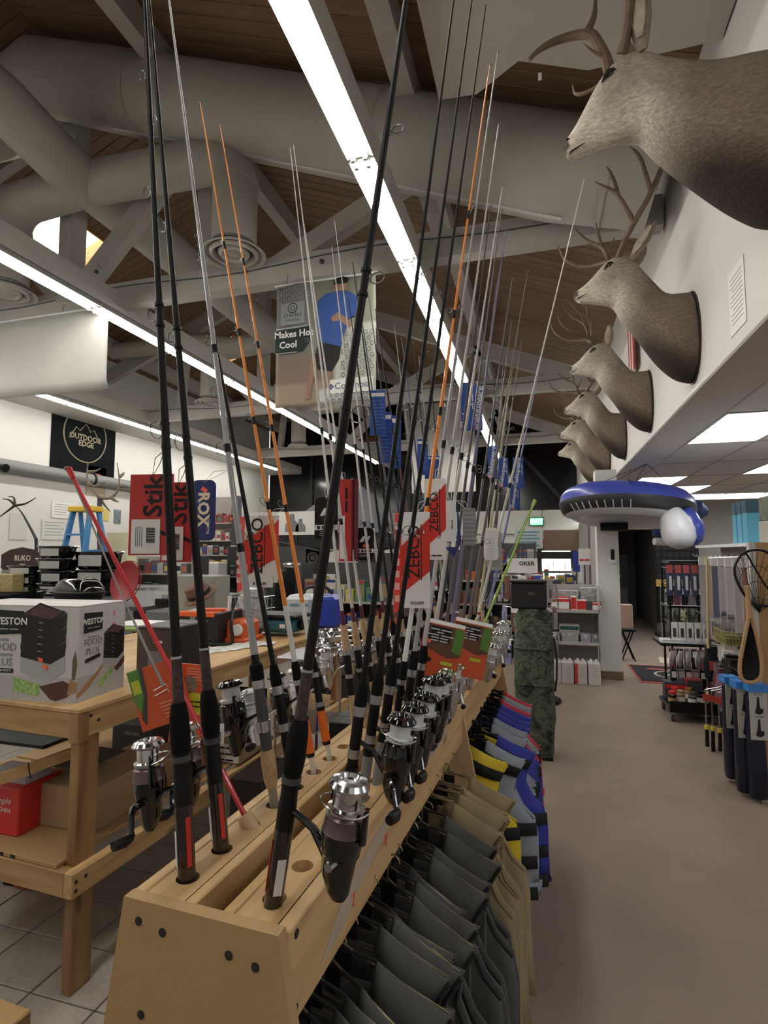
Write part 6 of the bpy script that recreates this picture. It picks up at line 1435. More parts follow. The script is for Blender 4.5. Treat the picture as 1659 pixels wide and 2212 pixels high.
for s_, z, h in (('DEHYDRATOR', .232, .009), ('FOOD', .212, .034), ('PLUS', .178, .034)): lettering(s_, mid_grey, wc, Ms @ T(.075, z, .001), h)
pr(Ms, [(.035, .138), (.115, .150), (.115, .164), (.035, .152)], ink, .001, 'watt_plate')
pr(Ms, [(.0, .035), (.10, .095), (.13, .12), (.13, .105), (.06, .045), (.0, .015)], boardp, .0008, 'board_print'); pr(Ms, [(.11, .055), (.19, .10), (.19, .075), (.12, .03)], herb, .0008, 'herb_print'); pr(Ms, [(.20, .09), (.26, .13), (.26, .10), (.215, .075)], choc, .0009, 'slab_print')
for x, z in ((.19, .31), (.19, .265)): pr(Ms, [(x - .008, z), (x, z + .012), (x + .009, z + .002), (x + .004, z - .012)], mat('pink_star', (.85, .25, .30), .6), .001, 'star_print')
# ---- helper: place by the part of the frame a thing fills, at a given distance down the room
def pbox(u0, v0, u1, v1, Y, D, m, label, name='carton', cat='box', rz=0.0, Z=None, **k):
    a = px(u0, v1, Y=Y); b = px(u1, v1, Y=Y); c = px(u0, v0, Y=Y); zb = a.z if Z is None else Z
    return carton(label, ((a.x + b.x) / 2, Y + D / 2, zb), ((b.x - a.x), D, max(.01, c.z - zb)), m, rz=rz, name=name, cat=cat, **k)
brown_dk = mat('box_dark_brown', (.055, .035, .03), .5)
t = pbox(292, 1352, 372, 1462, 2.02, .26, brown_dk, 'dark brown knife box beside the dehydrator carton', Z=1.0, face=mat('box_brown2', (.09, .065, .05), .5)); lettering('F51', paper, t, T(.02, -.133, .17) @ RX(90), .03)
bx_('picture', (-.03, -.1325, .04), (.05, -.1312, .13), mid_grey, t)
t = thing('folded_bag', 'lime and white flat pack lying on the dark brown box', 'package', (-1.80, 2.16, 1.0 + .198)); MB().box((0, 0, .012), (.20, .2, .022), bev=.008).build('flat_pack', mat('pack_lime', (.30, .42, .12), .5), t); MB().box((.0, 0, .027), (.19, .18, .008), bev=.003).build('white_sleeve', paper, t)
# black box with orange lid, grey case, hat, orange machine with hose
t = pbox(375, 1322, 470, 1398, 2.92, .28, mat('toolbox_black', (.02, .02, .022), .45), 'black tool case with bright orange lid on the bench', name='tool_case', cat='case', Z=1.0)
bx_('orange_lid', (-.13, -.15, .165), (.13, .15, .19), mat('lid_orange', (.75, .12, .03), .45), t); bx_('label_panel', (-.10, -.1425, .10), (-.02, -.1405, .14), light_grey, t); bx_('grey_latch', (-.04, -.146, .135), (.0, -.14, .17), mid_grey, t); bx_('handle_slot', (.02, -.1425, .03), (.10, -.1405, .05), dark_grey, t)
t = thing('paper_sheet', 'silver and white leaflet lying on the orange lid', 'leaflet', (-2.04, 3.06, 1.19), R(20)); bx_('leaflet', (-.10, -.08, 0), (.10, .08, .004), light_grey, t); bx_('red_ribbon', (-.02, -.09, .004), (.12, -.05, .014), MATS['lid_orange'], t)
pbox(376, 1243, 462, 1325, 3.35, .2, mat('case_grey', (.30, .31, .28), .6), 'grey upright storage case behind the orange lid', name='grey_case', cat='case', Z=1.0)
hx = px(432, 1285, Y=3.2)
t = thing('felt_hat', 'brown brimmed felt hat tipped against the grey case', 'hat', tuple(hx)); Mh = (RY(-18) @ RX(35)).to_3x3(); felt = mat('brown_felt', (.20, .115, .085), .9)
MB().lathe([(.12, -.01), (.125, .0), (.085, .006), (.078, .05), (.070, .085), (.03, .095), (.004, .092)], 24, Mh @ Matrix.Diagonal((1, .8, 1))).build('crown_and_brim', felt, t); MB().lathe([(.0865, .008), (.0845, .03)], 24, Mh @ Matrix.Diagonal((1, .8, 1)), caps=False).build('hat_band', ink, t)
MB().tube([(0, 0, -.02), (0, 0, -(hx.z - 1.0))], .012, 8).build('hat_stand', black, t)
t = thing('vacuum_sealer', 'orange machine with a black hose standing on the bench', 'machine', (-1.83, 3.12, 1.0)); MB().box((0, 0, .07), (.15, .2, .13), bev=.02).build('machine_body', mat('machine_orange', (.62, .11, .03), .4), t); MB().box((0, 0, .015), (.18, .24, .03), bev=.008).build('base', MATS['machine_orange'], t)
MB().lathe([(.035, 0), (.035, .02), (.02, .024)], 16, RX(90).to_3x3(), (.03, -.10, .08)).build('dial', white_gloss, t); MB().tube(loop([(-.06, -.02, .26), (-.03, -.06, .2), (.02, -.16, .12), (.05, -.2, .02), (-.02, -.25, .012), (-.16, -.22, .012)]), .010, 8).build('hose', black, t); MB().tube([(-.06, -.06, .02), (-.06, -.05, .28)], .012, 8).build('lever', white_gloss, t)
t = thing('wire_basket', 'chrome wire basket full of crumpled plastic on the bench', 'basket', (-1.88, 3.32, 1.0))
for z in (.02, .10, .18, .26): MB().tube([(.12 * x, .10 * y, z) for x, y in ((-1, -1), (1, -1), (1, 1), (-1, 1), (-1, -1))], .003, 5).build('ring_wire', chrome, t)
for k in range(12):
    a = 2 * PI * k / 12; c, s_ = math.cos(a), math.sin(a); q = 1 / max(abs(c), abs(s_)); MB().tube([(.12 * c * q, .10 * s_ * q, 0), (.12 * c * q, .10 * s_ * q, .26)], .002, 4).build('upright_wire', chrome, t)
MB().lathe([(.05, .0), (.10, .05), (.11, .15), (.09, .24), (.06, .30), (.01, .31)], 14, None, (0, 0, .01)).build('crumpled_plastic', mat('plastic_film', (.55, .56, .58), .25, var=.9, scale=25, dark=.3, bump=1), t)
# papers on the bench
for i in range(6):
    c = px(400 + i * 32, 1412 - i * 4, Z=1.0); t = thing('loose_paper', 'white loose sheet on the bench top, %s from the knife box' % ordn[i], 'paper', (c.x, c.y, 1.0 + .0012 * i), R(10 * (i % 3) - 8), 'loose sheets on the bench'); bx_('sheet', (-.09, -.065, 0), (.09, .065, .001), paper, t)
    for k in range(4): bx_('text_line', (-.07, -.045 + k * .025, .001), (.05, -.040 + k * .025, .0013), mid_grey, t)
# teal vacuum box and cooler
t = thing('teal_griddle', 'teal camp griddle with a black lid on the bench', 'appliance', (-1.72, 3.42, 1.0), TR)
teal = mat('teal_enamel', (.035, .13, .17), .35); MB().box((0, 0, .07), (.34, .24, .085), bev=.02).build('body', teal, t); MB().box((0, 0, .128), (.35, .25, .03), bev=.01).build('lid', black, t); lettering('WAGNER', mat('teal_dark2', (.02, .07, .10), .4), t, T(-.06, -.1215, .07) @ RX(90), .04, bold=.001)
for x in (-.12, .12): MB().tube([(x, -.06, 0), (x, -.06, .03)], .015, 8).build('foot', black, t)
bx_('white_label', (.07, -.1225, .06), (.11, -.1205, .085), paper, t); MB().tube([(.17, -.04, .08), (.20, -.04, .08)], [.03, .036], 12).build('knob', black, t)
t = thing('ice_cooler', 'white and blue cooler with a black handle at the far end of the bench', 'cooler', tuple(tk_(-.16, 2.22)), TR + R(5)); cblue = mat('cooler_blue', (.03, .06, .42), .35); wht2 = mat('cooler_white', (.62, .66, .70), .4)
MB().box((-.11, 0, .12), (.22, .22, .24), bev=.03).build('white_half', wht2, t); MB().box((.08, 0, .12), (.18, .225, .245), bev=.03).build('blue_half', cblue, t); MB().tube(loop([(-.12, 0, .24), (-.08, 0, .29), (.05, 0, .30), (.12, 0, .25)]), .012, 8).build('handle', black, t); lettering('Igloo', mat('cooler_text', (.15, .35, .50), .5), t, T(-.10, -.1115, .17) @ RX(90), .06); MB().tube([(.0, -.114, .2), (.06, -.116, .21), (.09, -.116, .235), (.16, -.116, .24)], .004, 5).build('white_piping', paper, t)
# bowls and basket with shiny kitchenware between bench and rack
for i, (u, v, r_) in enumerate(((705, 1395, .085), (695, 1375, .08), (715, 1362, .075))):
    c = px(u, v, Y=2.75 + i * .12)
    t = thing('mesh_strainer', 'shiny steel strainer bowl, %s in the heap past the bench leg' % ordn[i], 'bowl', tuple(c), 0, 'steel strainers'); MB().lathe([(r_ * .3, -r_ * .75), (r_ * .75, -r_ * .5), (r_, 0), (r_ * 1.04, .004), (r_ * .96, 0), (r_ * .7, -r_ * .44), (r_ * .25, -r_ * .68)], 22, caps=False).build('bowl', chrome, t); MB().torus(r_, .004, 22, 5, None, (0, 0, .002)).build('rim', chrome, t); MB().tube([(r_, 0, 0), (r_ + .12, -.05, .02)], .006, 6).build('handle', chrome, t)
# narrow stand carrying the strainers
t = thing('wire_stand', 'low chrome wire stand under the steel strainers', 'stand', (-1.28, 2.9, 0))
for x in (-.12, .12):
    for y in (-.15, .2): MB().tube([(x, y, 0), (x, y, 1.0)], .008, 6).build('upright', chrome, t)
for z in (.3, .6, .97):
    bx_('shelf_wire', (-.13, -.16, z), (.13, .21, z + .012), steel, t)
# ---- things on and under the lower shelf
t = pbox(48, 1685, 200, 1832, 1.82, .26, cardboard, 'open brown carton on the lower shelf behind the bench leg', Z=.455, lid=False)
bx_('dark_inside', (-.12, -.11, .225), (.10, .12, .2305), dark_grey, t); MB().lathe([(.04, 0), (.06, .02), (.05, .06), (.01, .08)], 8, RY(20).to_3x3(), (.0, -.02, .225)).build('paper_wad', mat('kraft', (.30, .20, .12), .9), t)
t = pbox(205, 1640, 330, 1810, 2.25, .3, cardboard, 'plain brown carton on the lower shelf behind the reels', Z=.455)
t = pbox(-60, 1690, 38, 1790, 1.72, .2, red, 'red kitchen carton at the frame edge on the lower shelf', Z=.455, lid=True); lettering('Simple', paper, t, T(.03, -.1025, .13) @ RX(90), .035, shear=.3); lettering('KITCHEN', paper, t, T(.03, -.1025, .095) @ RX(90), .022); bx_('silver_top', (-.12, -.06, .18), (.10, .06, .21), light_grey, t)
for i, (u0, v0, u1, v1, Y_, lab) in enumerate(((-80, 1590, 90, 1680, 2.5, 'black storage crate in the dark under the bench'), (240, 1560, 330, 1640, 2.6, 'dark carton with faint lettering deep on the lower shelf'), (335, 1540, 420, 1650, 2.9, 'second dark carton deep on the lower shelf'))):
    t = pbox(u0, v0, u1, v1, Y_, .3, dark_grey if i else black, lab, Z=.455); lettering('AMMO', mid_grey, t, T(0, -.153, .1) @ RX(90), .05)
t = pbox(448, 1590, 515, 1700, 2.6, .3, cardboard, 'brown carton with a white printed label beside the flag box', Z=.455); bx_('label', (-.06, -.153, .01), (.09, -.151, .10), paper, t)
for k in range(3): lettering('X75 LONG', ink, t, T(.015, -.155, .08 - k * .03) @ RX(90), .024)
t = pbox(508, 1545, 575, 1650, 2.95, .25, paper, 'red and white striped flag print box on the lower shelf', Z=.46)
bx_('star_field', (-.10, -.1275, .24), (.10, -.1255, .30), ink, t)
for k in range(4): bx_('red_stripe', (-.10, -.1275, .04 + k * .05), (.10, -.1255, .065 + k * .05), red, t)
t = pbox(575, 1560, 625, 1660, 3.1, .2, cardboard, 'tall brown carton by the flag print box', Z=.46); bx_('price_label', (-.02, -.103, .12), (.06, -.101, .25), paper, t)
t = pbox(495, 1680, 560, 1760, 2.35, .3, brown_dk, 'dark boxed game set on the floor under the bench', Z=0.0); bx_('white_print', (-.02, -.153, .20), (.09, -.151, .23), paper, t); lettering('ALASKA', paper, t, T(0, -.153, .27) @ RX(90), .03); lettering('GAMES', paper, t, T(0, -.153, .16) @ RX(90), .03)
t = pbox(710, 1560, 758, 1620, 2.3, .2, black, 'black and white boxed reel standing behind the rack', Z=.46); bx_('white_side', (-.01, -.103, .02), (.06, -.101, .18), paper, t)
t = thing('shelf_riser', 'low plank stand under the boxed reel behind the rack', 'stand', (-1.02, 2.45, 0)); bx_('plank', (-.12, -.2, .44), (.16, .25, .46), pine, t)
for x in (-.1, .14): bx_('leg', (x - .02, -.1, 0), (x + .02, .1, .44), pine_z, t)
t = thing('orange_bucket', 'dark orange tub on the tiles under the bench', 'tub', (-2.35, 2.2, 0)); MB().lathe([(.12, 0), (.15, .25), (.155, .25), (.155, .27), (.14, .27), (.115, .02)], 20, caps=False).build('tub', mat('rust_orange', (.35, .09, .03), .5), t); MB().torus(.155, .008, 20, 5, None, (0, 0, .26)).build('rim', MATS['rust_orange'], t); bx_('base', (-.11, -.11, 0), (.11, .11, .01), black, t)
# pine plank end in the bottom corner of the view
t = thing('pine_bench', 'low pine plank seat poking into the bottom corner of the view', 'bench', (-1.45, 1.02, 0), TR); bx_('seat_plank', (-.5, -.12, .36), (.18, .16, .40), pine_x, t, .004); 
for x in (-.4, .1): bx_('leg', (x - .03, -.05, 0), (x + .03, .05, .36), pine_z, t)
# ================================================================ stock table with cookware, poster wall, middle and far end
# ---- second table
T2 = 1.15
t = thing('stock_table', 'dark stock table crowded with black roasters behind the bench', 'table', (-4.2, 3.45, 0))
bx_('tabletop', (-1.4, 0, T2 - .03), (1.35, 1.5, T2), dark_grey, t)
for x in (-1.3, 1.25):
    for y in (.08, 1.4): bx_('leg', (x - .03, y - .03, 0), (x + .03, y + .03, T2 - .03), black, t)
def roaster(label, u, v, Y, w_, h, Z, sheen=black_gloss, lab=True):
    c = px(u, v, Y=Y); t = thing('roasting_pan', label, 'pan', (c.x, Y, Z), R(6), 'black enamel pans')
    rings = [[Vector((a * math.copysign(abs(math.cos(q)) ** .7, math.cos(q)), a * .68 * math.copysign(abs(math.sin(q)) ** .7, math.sin(q)), z)) for q in [2 * PI * j / 24 for j in range(24)]] for z, a in ((0, w_ * .40), (h * .15, w_ * .45), (h * .9, w_ * .5), (h * .93, w_ * .53), (h, w_ * .53), (h, w_ * .48))]
    MB().loft(rings).build('pan_body', sheen, t, 50)
    for s in (-1, 1): MB().tube([(s * w_ * .52, -.04, h * .9), (s * w_ * .60, -.03, h * .98), (s * w_ * .60, .03, h * .98), (s * w_ * .52, .04, h * .9)], .006, 6).build('handle', chrome, t)
    if lab: bx_('paper_band', (-w_ * .25, -w_ * .345, h * .2), (w_ * .32, -w_ * .335, h * .8), mat('band_print', (.50, .50, .48), .6, var=.8, scale=80, dark=.6), t)
    return c.x
def dome(label, u, v, Y, w_, Z):
    c = px(u, v, Y=Y); t = thing('domed_roaster', label, 'pan', (c.x, Y, Z), R(-6)); rr_ = lambda z, a: [Vector((a * math.copysign(abs(math.cos(q)) ** .6, math.cos(q)), a * .66 * math.copysign(abs(math.sin(q)) ** .6, math.sin(q)), z)) for q in [2 * PI * j / 28 for j in range(28)]]
    MB().loft([rr_(0, w_ * .42), rr_(.03, w_ * .47), rr_(.06, w_ * .5), rr_(.07, w_ * .56), rr_(.075, w_ * .56)]).build('pan', black_gloss, t, 50); MB().loft([rr_(.075, w_ * .50), rr_(.10, w_ * .49), rr_(.16, w_ * .40), rr_(.185, w_ * .30), rr_(.19, w_ * .1)]).build('dome_lid', black_gloss, t, 40); MB().tube(rr_(.076, w_ * .5) + [rr_(.076, w_ * .5)[0]], .005, 5).build('rim_trim', dark_grey, t)
dome('glossy black domed roaster in front of the pan stacks', 170, 1300, 3.75, .42, T2)
zz = T2
for i in range(4): roaster('black pan with a paper band, left stack, %s from below' % ordn[i].replace('nearest', 'first'), 128 - i * 2, 1250, 4.15, .36 - .03 * (i % 2), .115, zz); zz += .117
zz = T2
for i in range(3): roaster('black pan with a paper band, right stack, %s from below' % ordn[i].replace('nearest', 'first'), 212, 1250, 4.3, .42, (.12, .12, .17)[i], zz); zz += (.122, .122, .17)[i]
roaster('wide black pan with pale rim at the frame edge', 30, 1300, 3.65, .50, .085, T2, lab=False)
zz = T2
for i in range(3): roaster('dark pan with a torn label at the frame edge, %s from below' % ordn[i].replace('nearest', 'first'), 60, 1270, 4.25, .36, .09, zz); zz += .092
pbox(-20, 1240, 26, 1275, 4.0, .12, mat('box_gold', (.50, .38, .16), .4, var=.8, scale=40, dark=.5), 'gold printed box beside the torn label pans', Z=T2)
c = px(272, 1345, Y=3.78)
t = thing('enamel_platter', 'large red enamel platter standing on edge behind the carton', 'platter', (c.x, 3.78, T2 - .05 + .05)); MB().lathe([(.01, 0), (.12, .004), (.165, .03), (.17, .032), (.165, .022), (.12, -.006), (.01, -.008)], 32, (RZ(-12) @ RX(78)).to_3x3(), (0, 0, .165)).build('platter', mat('red_enamel', (.30, .010, .014), .38), t); MB().torus(.168, .004, 32, 5, (RZ(-12) @ RX(78)).to_3x3(), (0, -.006, .17)).build('rim', MATS['red_enamel'], t)
t = thing('knife_case', 'small dark glass case next to the red platter', 'case', (-2.75, 3.6, 1.15 - .0)); bx_('base', (-.12, 0, 0), (.12, .2, .05), black, t); bx_('glass_top', (-.12, 0, .05), (.12, .2, .12), glass, t); bx_('stock', (-.09, .04, .05), (.08, .14, .08), mat('stock_mix', (.3, .3, .28), .5, var=1, scale=60, dark=.2), t)
# ---- knife maker's brown display on a counter
bwn = mat('display_brown', (.060, .018, .016), .45)
ct = thing('glass_counter', 'long glass topped counter along the poster wall', 'counter', (-6.4, 6.2, 0)); bx_('base', (-1.9, 0, 0), (1.9, .5, .75), mat('counter_grey', (.20, .20, .20), .6), ct); bx_('glass_case', (-1.9, 0, .76), (1.9, .5, 1.08), glass, ct); bx_('case_stock', (-1.8, .08, .76), (1.8, .44, .84), MATS['stock_mix'], ct); bx_('top_frame', (-1.92, -.01, 1.08), (1.92, .51, 1.10), steel, ct)
a = px(0, 1228, Y=6.15); b = px(78, 1228, Y=6.15); zt = px(40, 1182, Y=6.15).z
t = thing('knife_display', 'brown arched knife display cabinet lettered in cream', 'display', ((a.x + b.x) / 2, 6.22, 1.10)); w_ = (b.x - a.x) * 1.15; h0 = a.z - 1.10; hh = zt - 1.10
MB().prism([(-w_ / 2, h0), (w_ / 2, h0), (w_ / 2, hh * .80), (w_ * .3, hh * .93), (0, hh), (-w_ * .3, hh * .93), (-w_ / 2, hh * .80)], .02, RX(90).to_3x3(), (0, 0, 0)).build('arched_header', bwn, t, 0); bx_('case_body', (-w_ / 2, 0, 0), (w_ / 2, .25, h0), bwn, t); bx_('glass_front', (-w_ / 2 + .02, -.012, .03), (w_ / 2 - .02, -.002, h0 - .02), mat('case_front', (.30, .29, .27), .15, var=1, scale=30, dark=.3), t)
lettering('RUKO', mat('display_cream', (.62, .57, .45), .5), t, T(.02, -.022, h0 + (hh - h0) * .48) @ RX(90), .11, bold=.002); lettering('knives', MATS['display_cream'], t, T(.02, -.022, h0 + (hh - h0) * .2) @ RX(90), .035)
# ---- blue step ladder
def PY(u, v, Y): return px(u, v, Y=Y)
lb = mat('ladder_blue', (.05, .22, .48), .45); ly = mat('ladder_yellow', (.72, .48, .03), .45)
o0 = PY(185, 1100, 5.6); t = thing('step_ladder', 'blue fibreglass step ladder with a yellow top standing among the pans', 'ladder', (o0.x, 5.6, 0)); zt = o0.z
MB().box((0, 0, zt), (.36, .22, .07), bev=.01).build('ladder_top', ly, t)
for s in (-1, 1):
    MB().bar((s * .13, -.06, zt - .03), (s * .27, -.42, 0), .03, .07, up=(0, 1, 0)).build('front_rail', lb, t, 0); MB().bar((s * .14, .06, zt - .03), (s * .30, .55, 0), .03, .05, up=(0, 1, 0)).build('rear_rail', lb, t, 0)
for k in range(1, 7):
    f = k / 7; MB().box((0, -.06 - .36 * f, (zt - .03) * (1 - f)), (.26 + .28 * f, .08, .022)).build('step', steel if k != 1 else lb, t, 0)
for k in (.25, .6): MB().bar((-.14 - .16 * k, .06 + .49 * k, zt * (1 - k)), (.14 + .16 * k, .06 + .49 * k, zt * (1 - k)), .02, .03).build('rear_brace', lb, t, 0)
# ---- poster wall
def on_wall(u, v): p = px(u, v, X=LX + .02); return p
def wall_quad(u0, v0, u1, v1, label, name, cat, m):
    a = on_wall(u0, v1); b = on_wall(u1, v0); t = thing(name, label, cat, (LX + .012, (a.y + b.y) / 2, (a.z + b.z) / 2)); w_ = abs(b.y - a.y); h = abs(b.z - a.z)
    MB().bb((-.006, -w_ / 2, -h / 2), (.004, w_ / 2, h / 2)).build('sheet', m, t, 0); return t, w_, h
FW = lambda y, z, d=.006: T(d, y, z) @ RZ(90) @ RX(90)
t, w_, h = wall_quad(108, 888, 252, 1010, 'black outdoor knife banner with a gold ring emblem high on the wall', 'wall_banner', 'banner', mat('banner_black', (.010, .012, .015), .85, var=.6, scale=3, dark=1.8, spec=.1))
gold = mat('banner_gold', (.30, .26, .14), .5)
MB().torus(h * .36, .012, 36, 5, RY(90).to_3x3(), (.008, 0, .02)).build('ring_emblem', gold, t); lettering('OUTDOOR', gold, t, FW(0, -.02, .008), .15, bold=.003); lettering('EDGE', gold, t, FW(.02, -.14, .008), .15, bold=.003)
MB().tube([(.008, -h * .27, -.08), (.008, -h * .16, .16), (.008, -h * .10, .10), (.008, 0, .26), (.008, h * .08, .12), (.008, h * .14, .18), (.008, h * .25, -.06)], .009, 5).build('peak_emblem', gold, t)
ps = [(186, 1012, 230, 1068, 'cream poster with a red shield behind the elk antlers', mat('poster_cream', (.48, .40, .28), .7)), (112, 1088, 158, 1118, 'pair of printed notices by the ladder', paper), (225, 1100, 236, 1125, 'yellow notice behind the ladder', mat('notice_yellow', (.70, .58, .15), .6)), (247, 1102, 262, 1130, 'small landscape picture card on the white wall', mat('picture_card', (.20, .26, .30), .5, var=1, scale=12, dark=.4)), (90, 1125, 150, 1165, 'wide ruled white chart low on the wall', mat('chart_white', (.66, .65, .63), .6)), (20, 1110, 60, 1165, 'pale square sheet behind the coat antler', mat('pale_sheet', (.60, .59, .57), .6))]
for i, (u0, v0, u1, v1, lab, m1) in enumerate(ps):
    t, w_, h = wall_quad(u0, v0, u1, v1, lab, 'wall_poster', 'poster', m1)
    if i == 0:
        MB().prism([(-.14, .05), (-.09, .10), (.09, .10), (.14, .05), (.11, -.04), (0, -.09), (-.11, -.04)], .004, (RZ(90) @ RX(90)).to_3x3(), (.004, 0, .05)).build('shield', mat('shield_red', (.30, .07, .05), .6), t, 0); lettering('GUNS', MATS['poster_cream'], t, FW(0, .05, .0095), .07)
    elif i in (1, 4):
        for k in range(5): MB().bb((.0042, -w_ * .4, h * (.35 - k * .16)), (.0052, w_ * (.3 - .1 * (k % 2)), h * (.38 - k * .16))).build('text_line', mid_grey, t, 0)
# grey valance tube under the banner
t = thing('wall_valance', 'grey horizontal valance rail running along the poster wall', 'rail', (LX + .10, 8.6, 2.98)); MB().tube([(0, -3.2, 0), (0, 3.0, 0)], .11, 14).build('tube', mat('valance_grey', (.22, .22, .22), .5), t); MB().tube([(0, -.02, 0), (0, .02, 0)], .13, 14).build('collar', black, t); MB().tube([(0, 3.0, 0), (0, 3.08, 0)], .13, 14).build('collar', black, t)
for y in (-2.5, 0.5, 2.6): MB().bb((-.1, y - .02, -.02), (0, y + .02, .02)).build('bracket', black, t, 0)
# elk antlers and a carved coat stand
def branch(lines, Y, name, label, cat, m, r0):
    o = px(*lines[0][0], Y=Y); t = thing(name, label, cat, tuple(o))
    for ln in lines:
        pts = [px(u, v, Y=Y + .05 * i) - o for i, (u, v) in enumerate(ln)]; n = len(pts); MB().tube(loop(pts, 3), [r0 * (1 - .8 * i / (3 * (n - 1))) for i in range(3 * (n - 1) + 1)], 7).build('antler_branch', m, t)
    return t
ant2 = mat('elk_antler', (.19, .15, .11), .6)
tt = branch([[(215, 1075), (195, 1050), (188, 1030), (190, 1000)], [(188, 1045), (205, 1050), (228, 1042)], [(190, 1020), (205, 1018), (218, 1012)], [(215, 1075), (240, 1075), (258, 1050), (253, 1000)], [(258, 1050), (270, 1050), (283, 1053)], [(258, 1030), (266, 1024), (268, 1020)], [(240, 1075), (250, 1082), (257, 1084)], [(215, 1075), (225, 1090), (238, 1105)]], 6.4, 'elk_antlers', 'pair of elk antlers standing up behind the ladder', 'antlers', ant2, .028)
o = px(215, 1075, Y=6.4); MB().tube([(0, 0, 0), (.02, .05, -(o.z - 1.10))], [.03, .04], 8).build('mount_post', dark_grey, tt)
o = px(30, 1090, Y=6.3)
tt = branch([[(78, 1165), (60, 1130), (45, 1105), (32, 1092)], [(32, 1092), (20, 1080), (5, 1078)], [(32, 1092), (30, 1075), (18, 1073)], [(32, 1092), (55, 1088), (78, 1075)], [(32, 1092), (15, 1105), (-8, 1122)]], 6.3, 'carved_branch', 'dark branching coat antler leaning before the white wall', 'branch', mat('dark_branch', (.03, .025, .024), .6), .022)
o = px(78, 1165, Y=6.3); MB().tube([(0, 0, 0), (.06, 0, -(o.z - 1.10))], .022, 8).build('stem', MATS['dark_branch'], tt)
t = thing('spot_lamp', 'black spot lamp clipped at the frame edge on the valance', 'lamp', tuple(px(2, 1008, Y=6.5))); MB().tube([(-.12, 0, .02), (.06, 0, -.02), (.10, 0, -.03)], [.05, .055, .07], 12).build('lamp_head', black, t); MB().tube([(-.1, 0, .03), (-.25, .1, .06)], .012, 6).build('arm', black, t)
# ---- shelves of small goods: units with boards, then every package its own object
rnd = random.Random(5)
PAL = [(.45, .04, .04), (.62, .60, .57), (.05, .05, .06), (.30, .22, .10), (.03, .06, .25), (.10, .11, .12), (.55, .42, .08), (.08, .20, .12), (.35, .34, .33), (.50, .12, .04), (.20, .06, .06), (.58, .55, .50)]
CN = ['red', 'white', 'black', 'tan', 'blue', 'charcoal', 'yellow', 'green', 'grey', 'orange', 'maroon', 'cream']
SEEN = {}
def goods(cx, cy, z, along, n, hmin, hmax, where, wmin=.05, wmax=.1, dpt=.1, pal=None):
    """a row of n packages on a shelf at z, running along the unit vector"""
    a = Vector(along); pos = Vector((cx, cy, z)); rz = math.atan2(a.y, a.x); q = 0
    for i in range(n):
        w_ = rnd.uniform(wmin, wmax); h = rnd.uniform(hmin, hmax); k = rnd.choice(pal) if pal else rnd.randrange(len(PAL)); c = PAL[k]; key = (where, k); SEEN[key] = SEEN.get(key, 0) + 1
        p = pos + a * (q + w_ / 2); q += w_ + .012
        t = thing('package', '%s package, %s %s' % (CN[k], ordn[i].replace('nearest', 'first'), where), 'package', tuple(p), rz, where)
        bx_('pack_body', (-w_ / 2, -dpt / 2, 0), (w_ / 2, dpt / 2, h), cmat(c, .5), t)
        bx_('pack_label', (-w_ * .38, -dpt / 2 - .0015, h * .2), (w_ * .38, -dpt / 2, h * (.55 + .2 * (i % 2))), cmat(PAL[(k + 3 + i) % len(PAL)], .5), t)
        if h > .16: bx_('header_band', (-w_ * .5, -dpt / 2 - .0015, h * .86), (w_ * .5, -dpt / 2, h), cmat(PAL[(k + 5) % len(PAL)], .5), t)
def unit(label, c, rz, w_, d, H_, shelves, back=lam, name='shelf_unit'):
    t = thing(name, label, 'shelf', c, rz); bx_('back_panel', (-w_ / 2, d - .02, 0), (w_ / 2, d, H_), back, t)
    for z in shelves: bx_('shelf_board', (-w_ / 2, 0, z - .02), (w_ / 2, d, z), lam, t)
    for s in (-1, 1): bx_('upright', (s * w_ / 2 - .012, 0, 0), (s * w_ / 2 + .012, d, H_), dark_grey, t)
    return t
# wall shelves with red and white ammunition boxes past the tags
c = px(440, 1200, Y=8.6)
unit('tall wall shelf stacked with small red boxes behind the blue rod tag', (c.x, 8.7, 0), 0, 1.0, .3, 2.6, (.5, .9, 1.25, 1.52, 1.78, 2.1))
for z, pal in ((1.25, [6, 1, 11]), (1.52, [8, 2, 10]), (1.78, [0, 1, 0]), (2.1, [0, 10])): goods(c.x - .47, 8.76, z, (1, 0, 0), 9, .12, .2, 'on the tall wall shelf at height %d' % int(z * 100) if False else {1.25: 'on the low board of the tall wall shelf', 1.52: 'on the second board of the tall wall shelf', 1.78: 'on the third board of the tall wall shelf', 2.1: 'on the top board of the tall wall shelf'}[z], .07, .12, .12, pal)
# white goods on the counter (register area)
pbox(388, 1215, 470, 1262, 7.5, .3, paper, 'long white appliance box in front of the tall wall shelf', Z=px(400, 1262, Y=7.5).z)
t = thing('side_counter', 'low counter carrying the white appliance box', 'counter', (px(430, 1262, Y=7.5).x, 7.5, 0)); zq = px(400, 1262, Y=7.5).z; bx_('counter_body', (-.45, -.05, 0), (.45, .45, zq - .03), lam, t); bx_('counter_top', (-.48, -.08, zq - .03), (.48, .48, zq), light_grey, t)
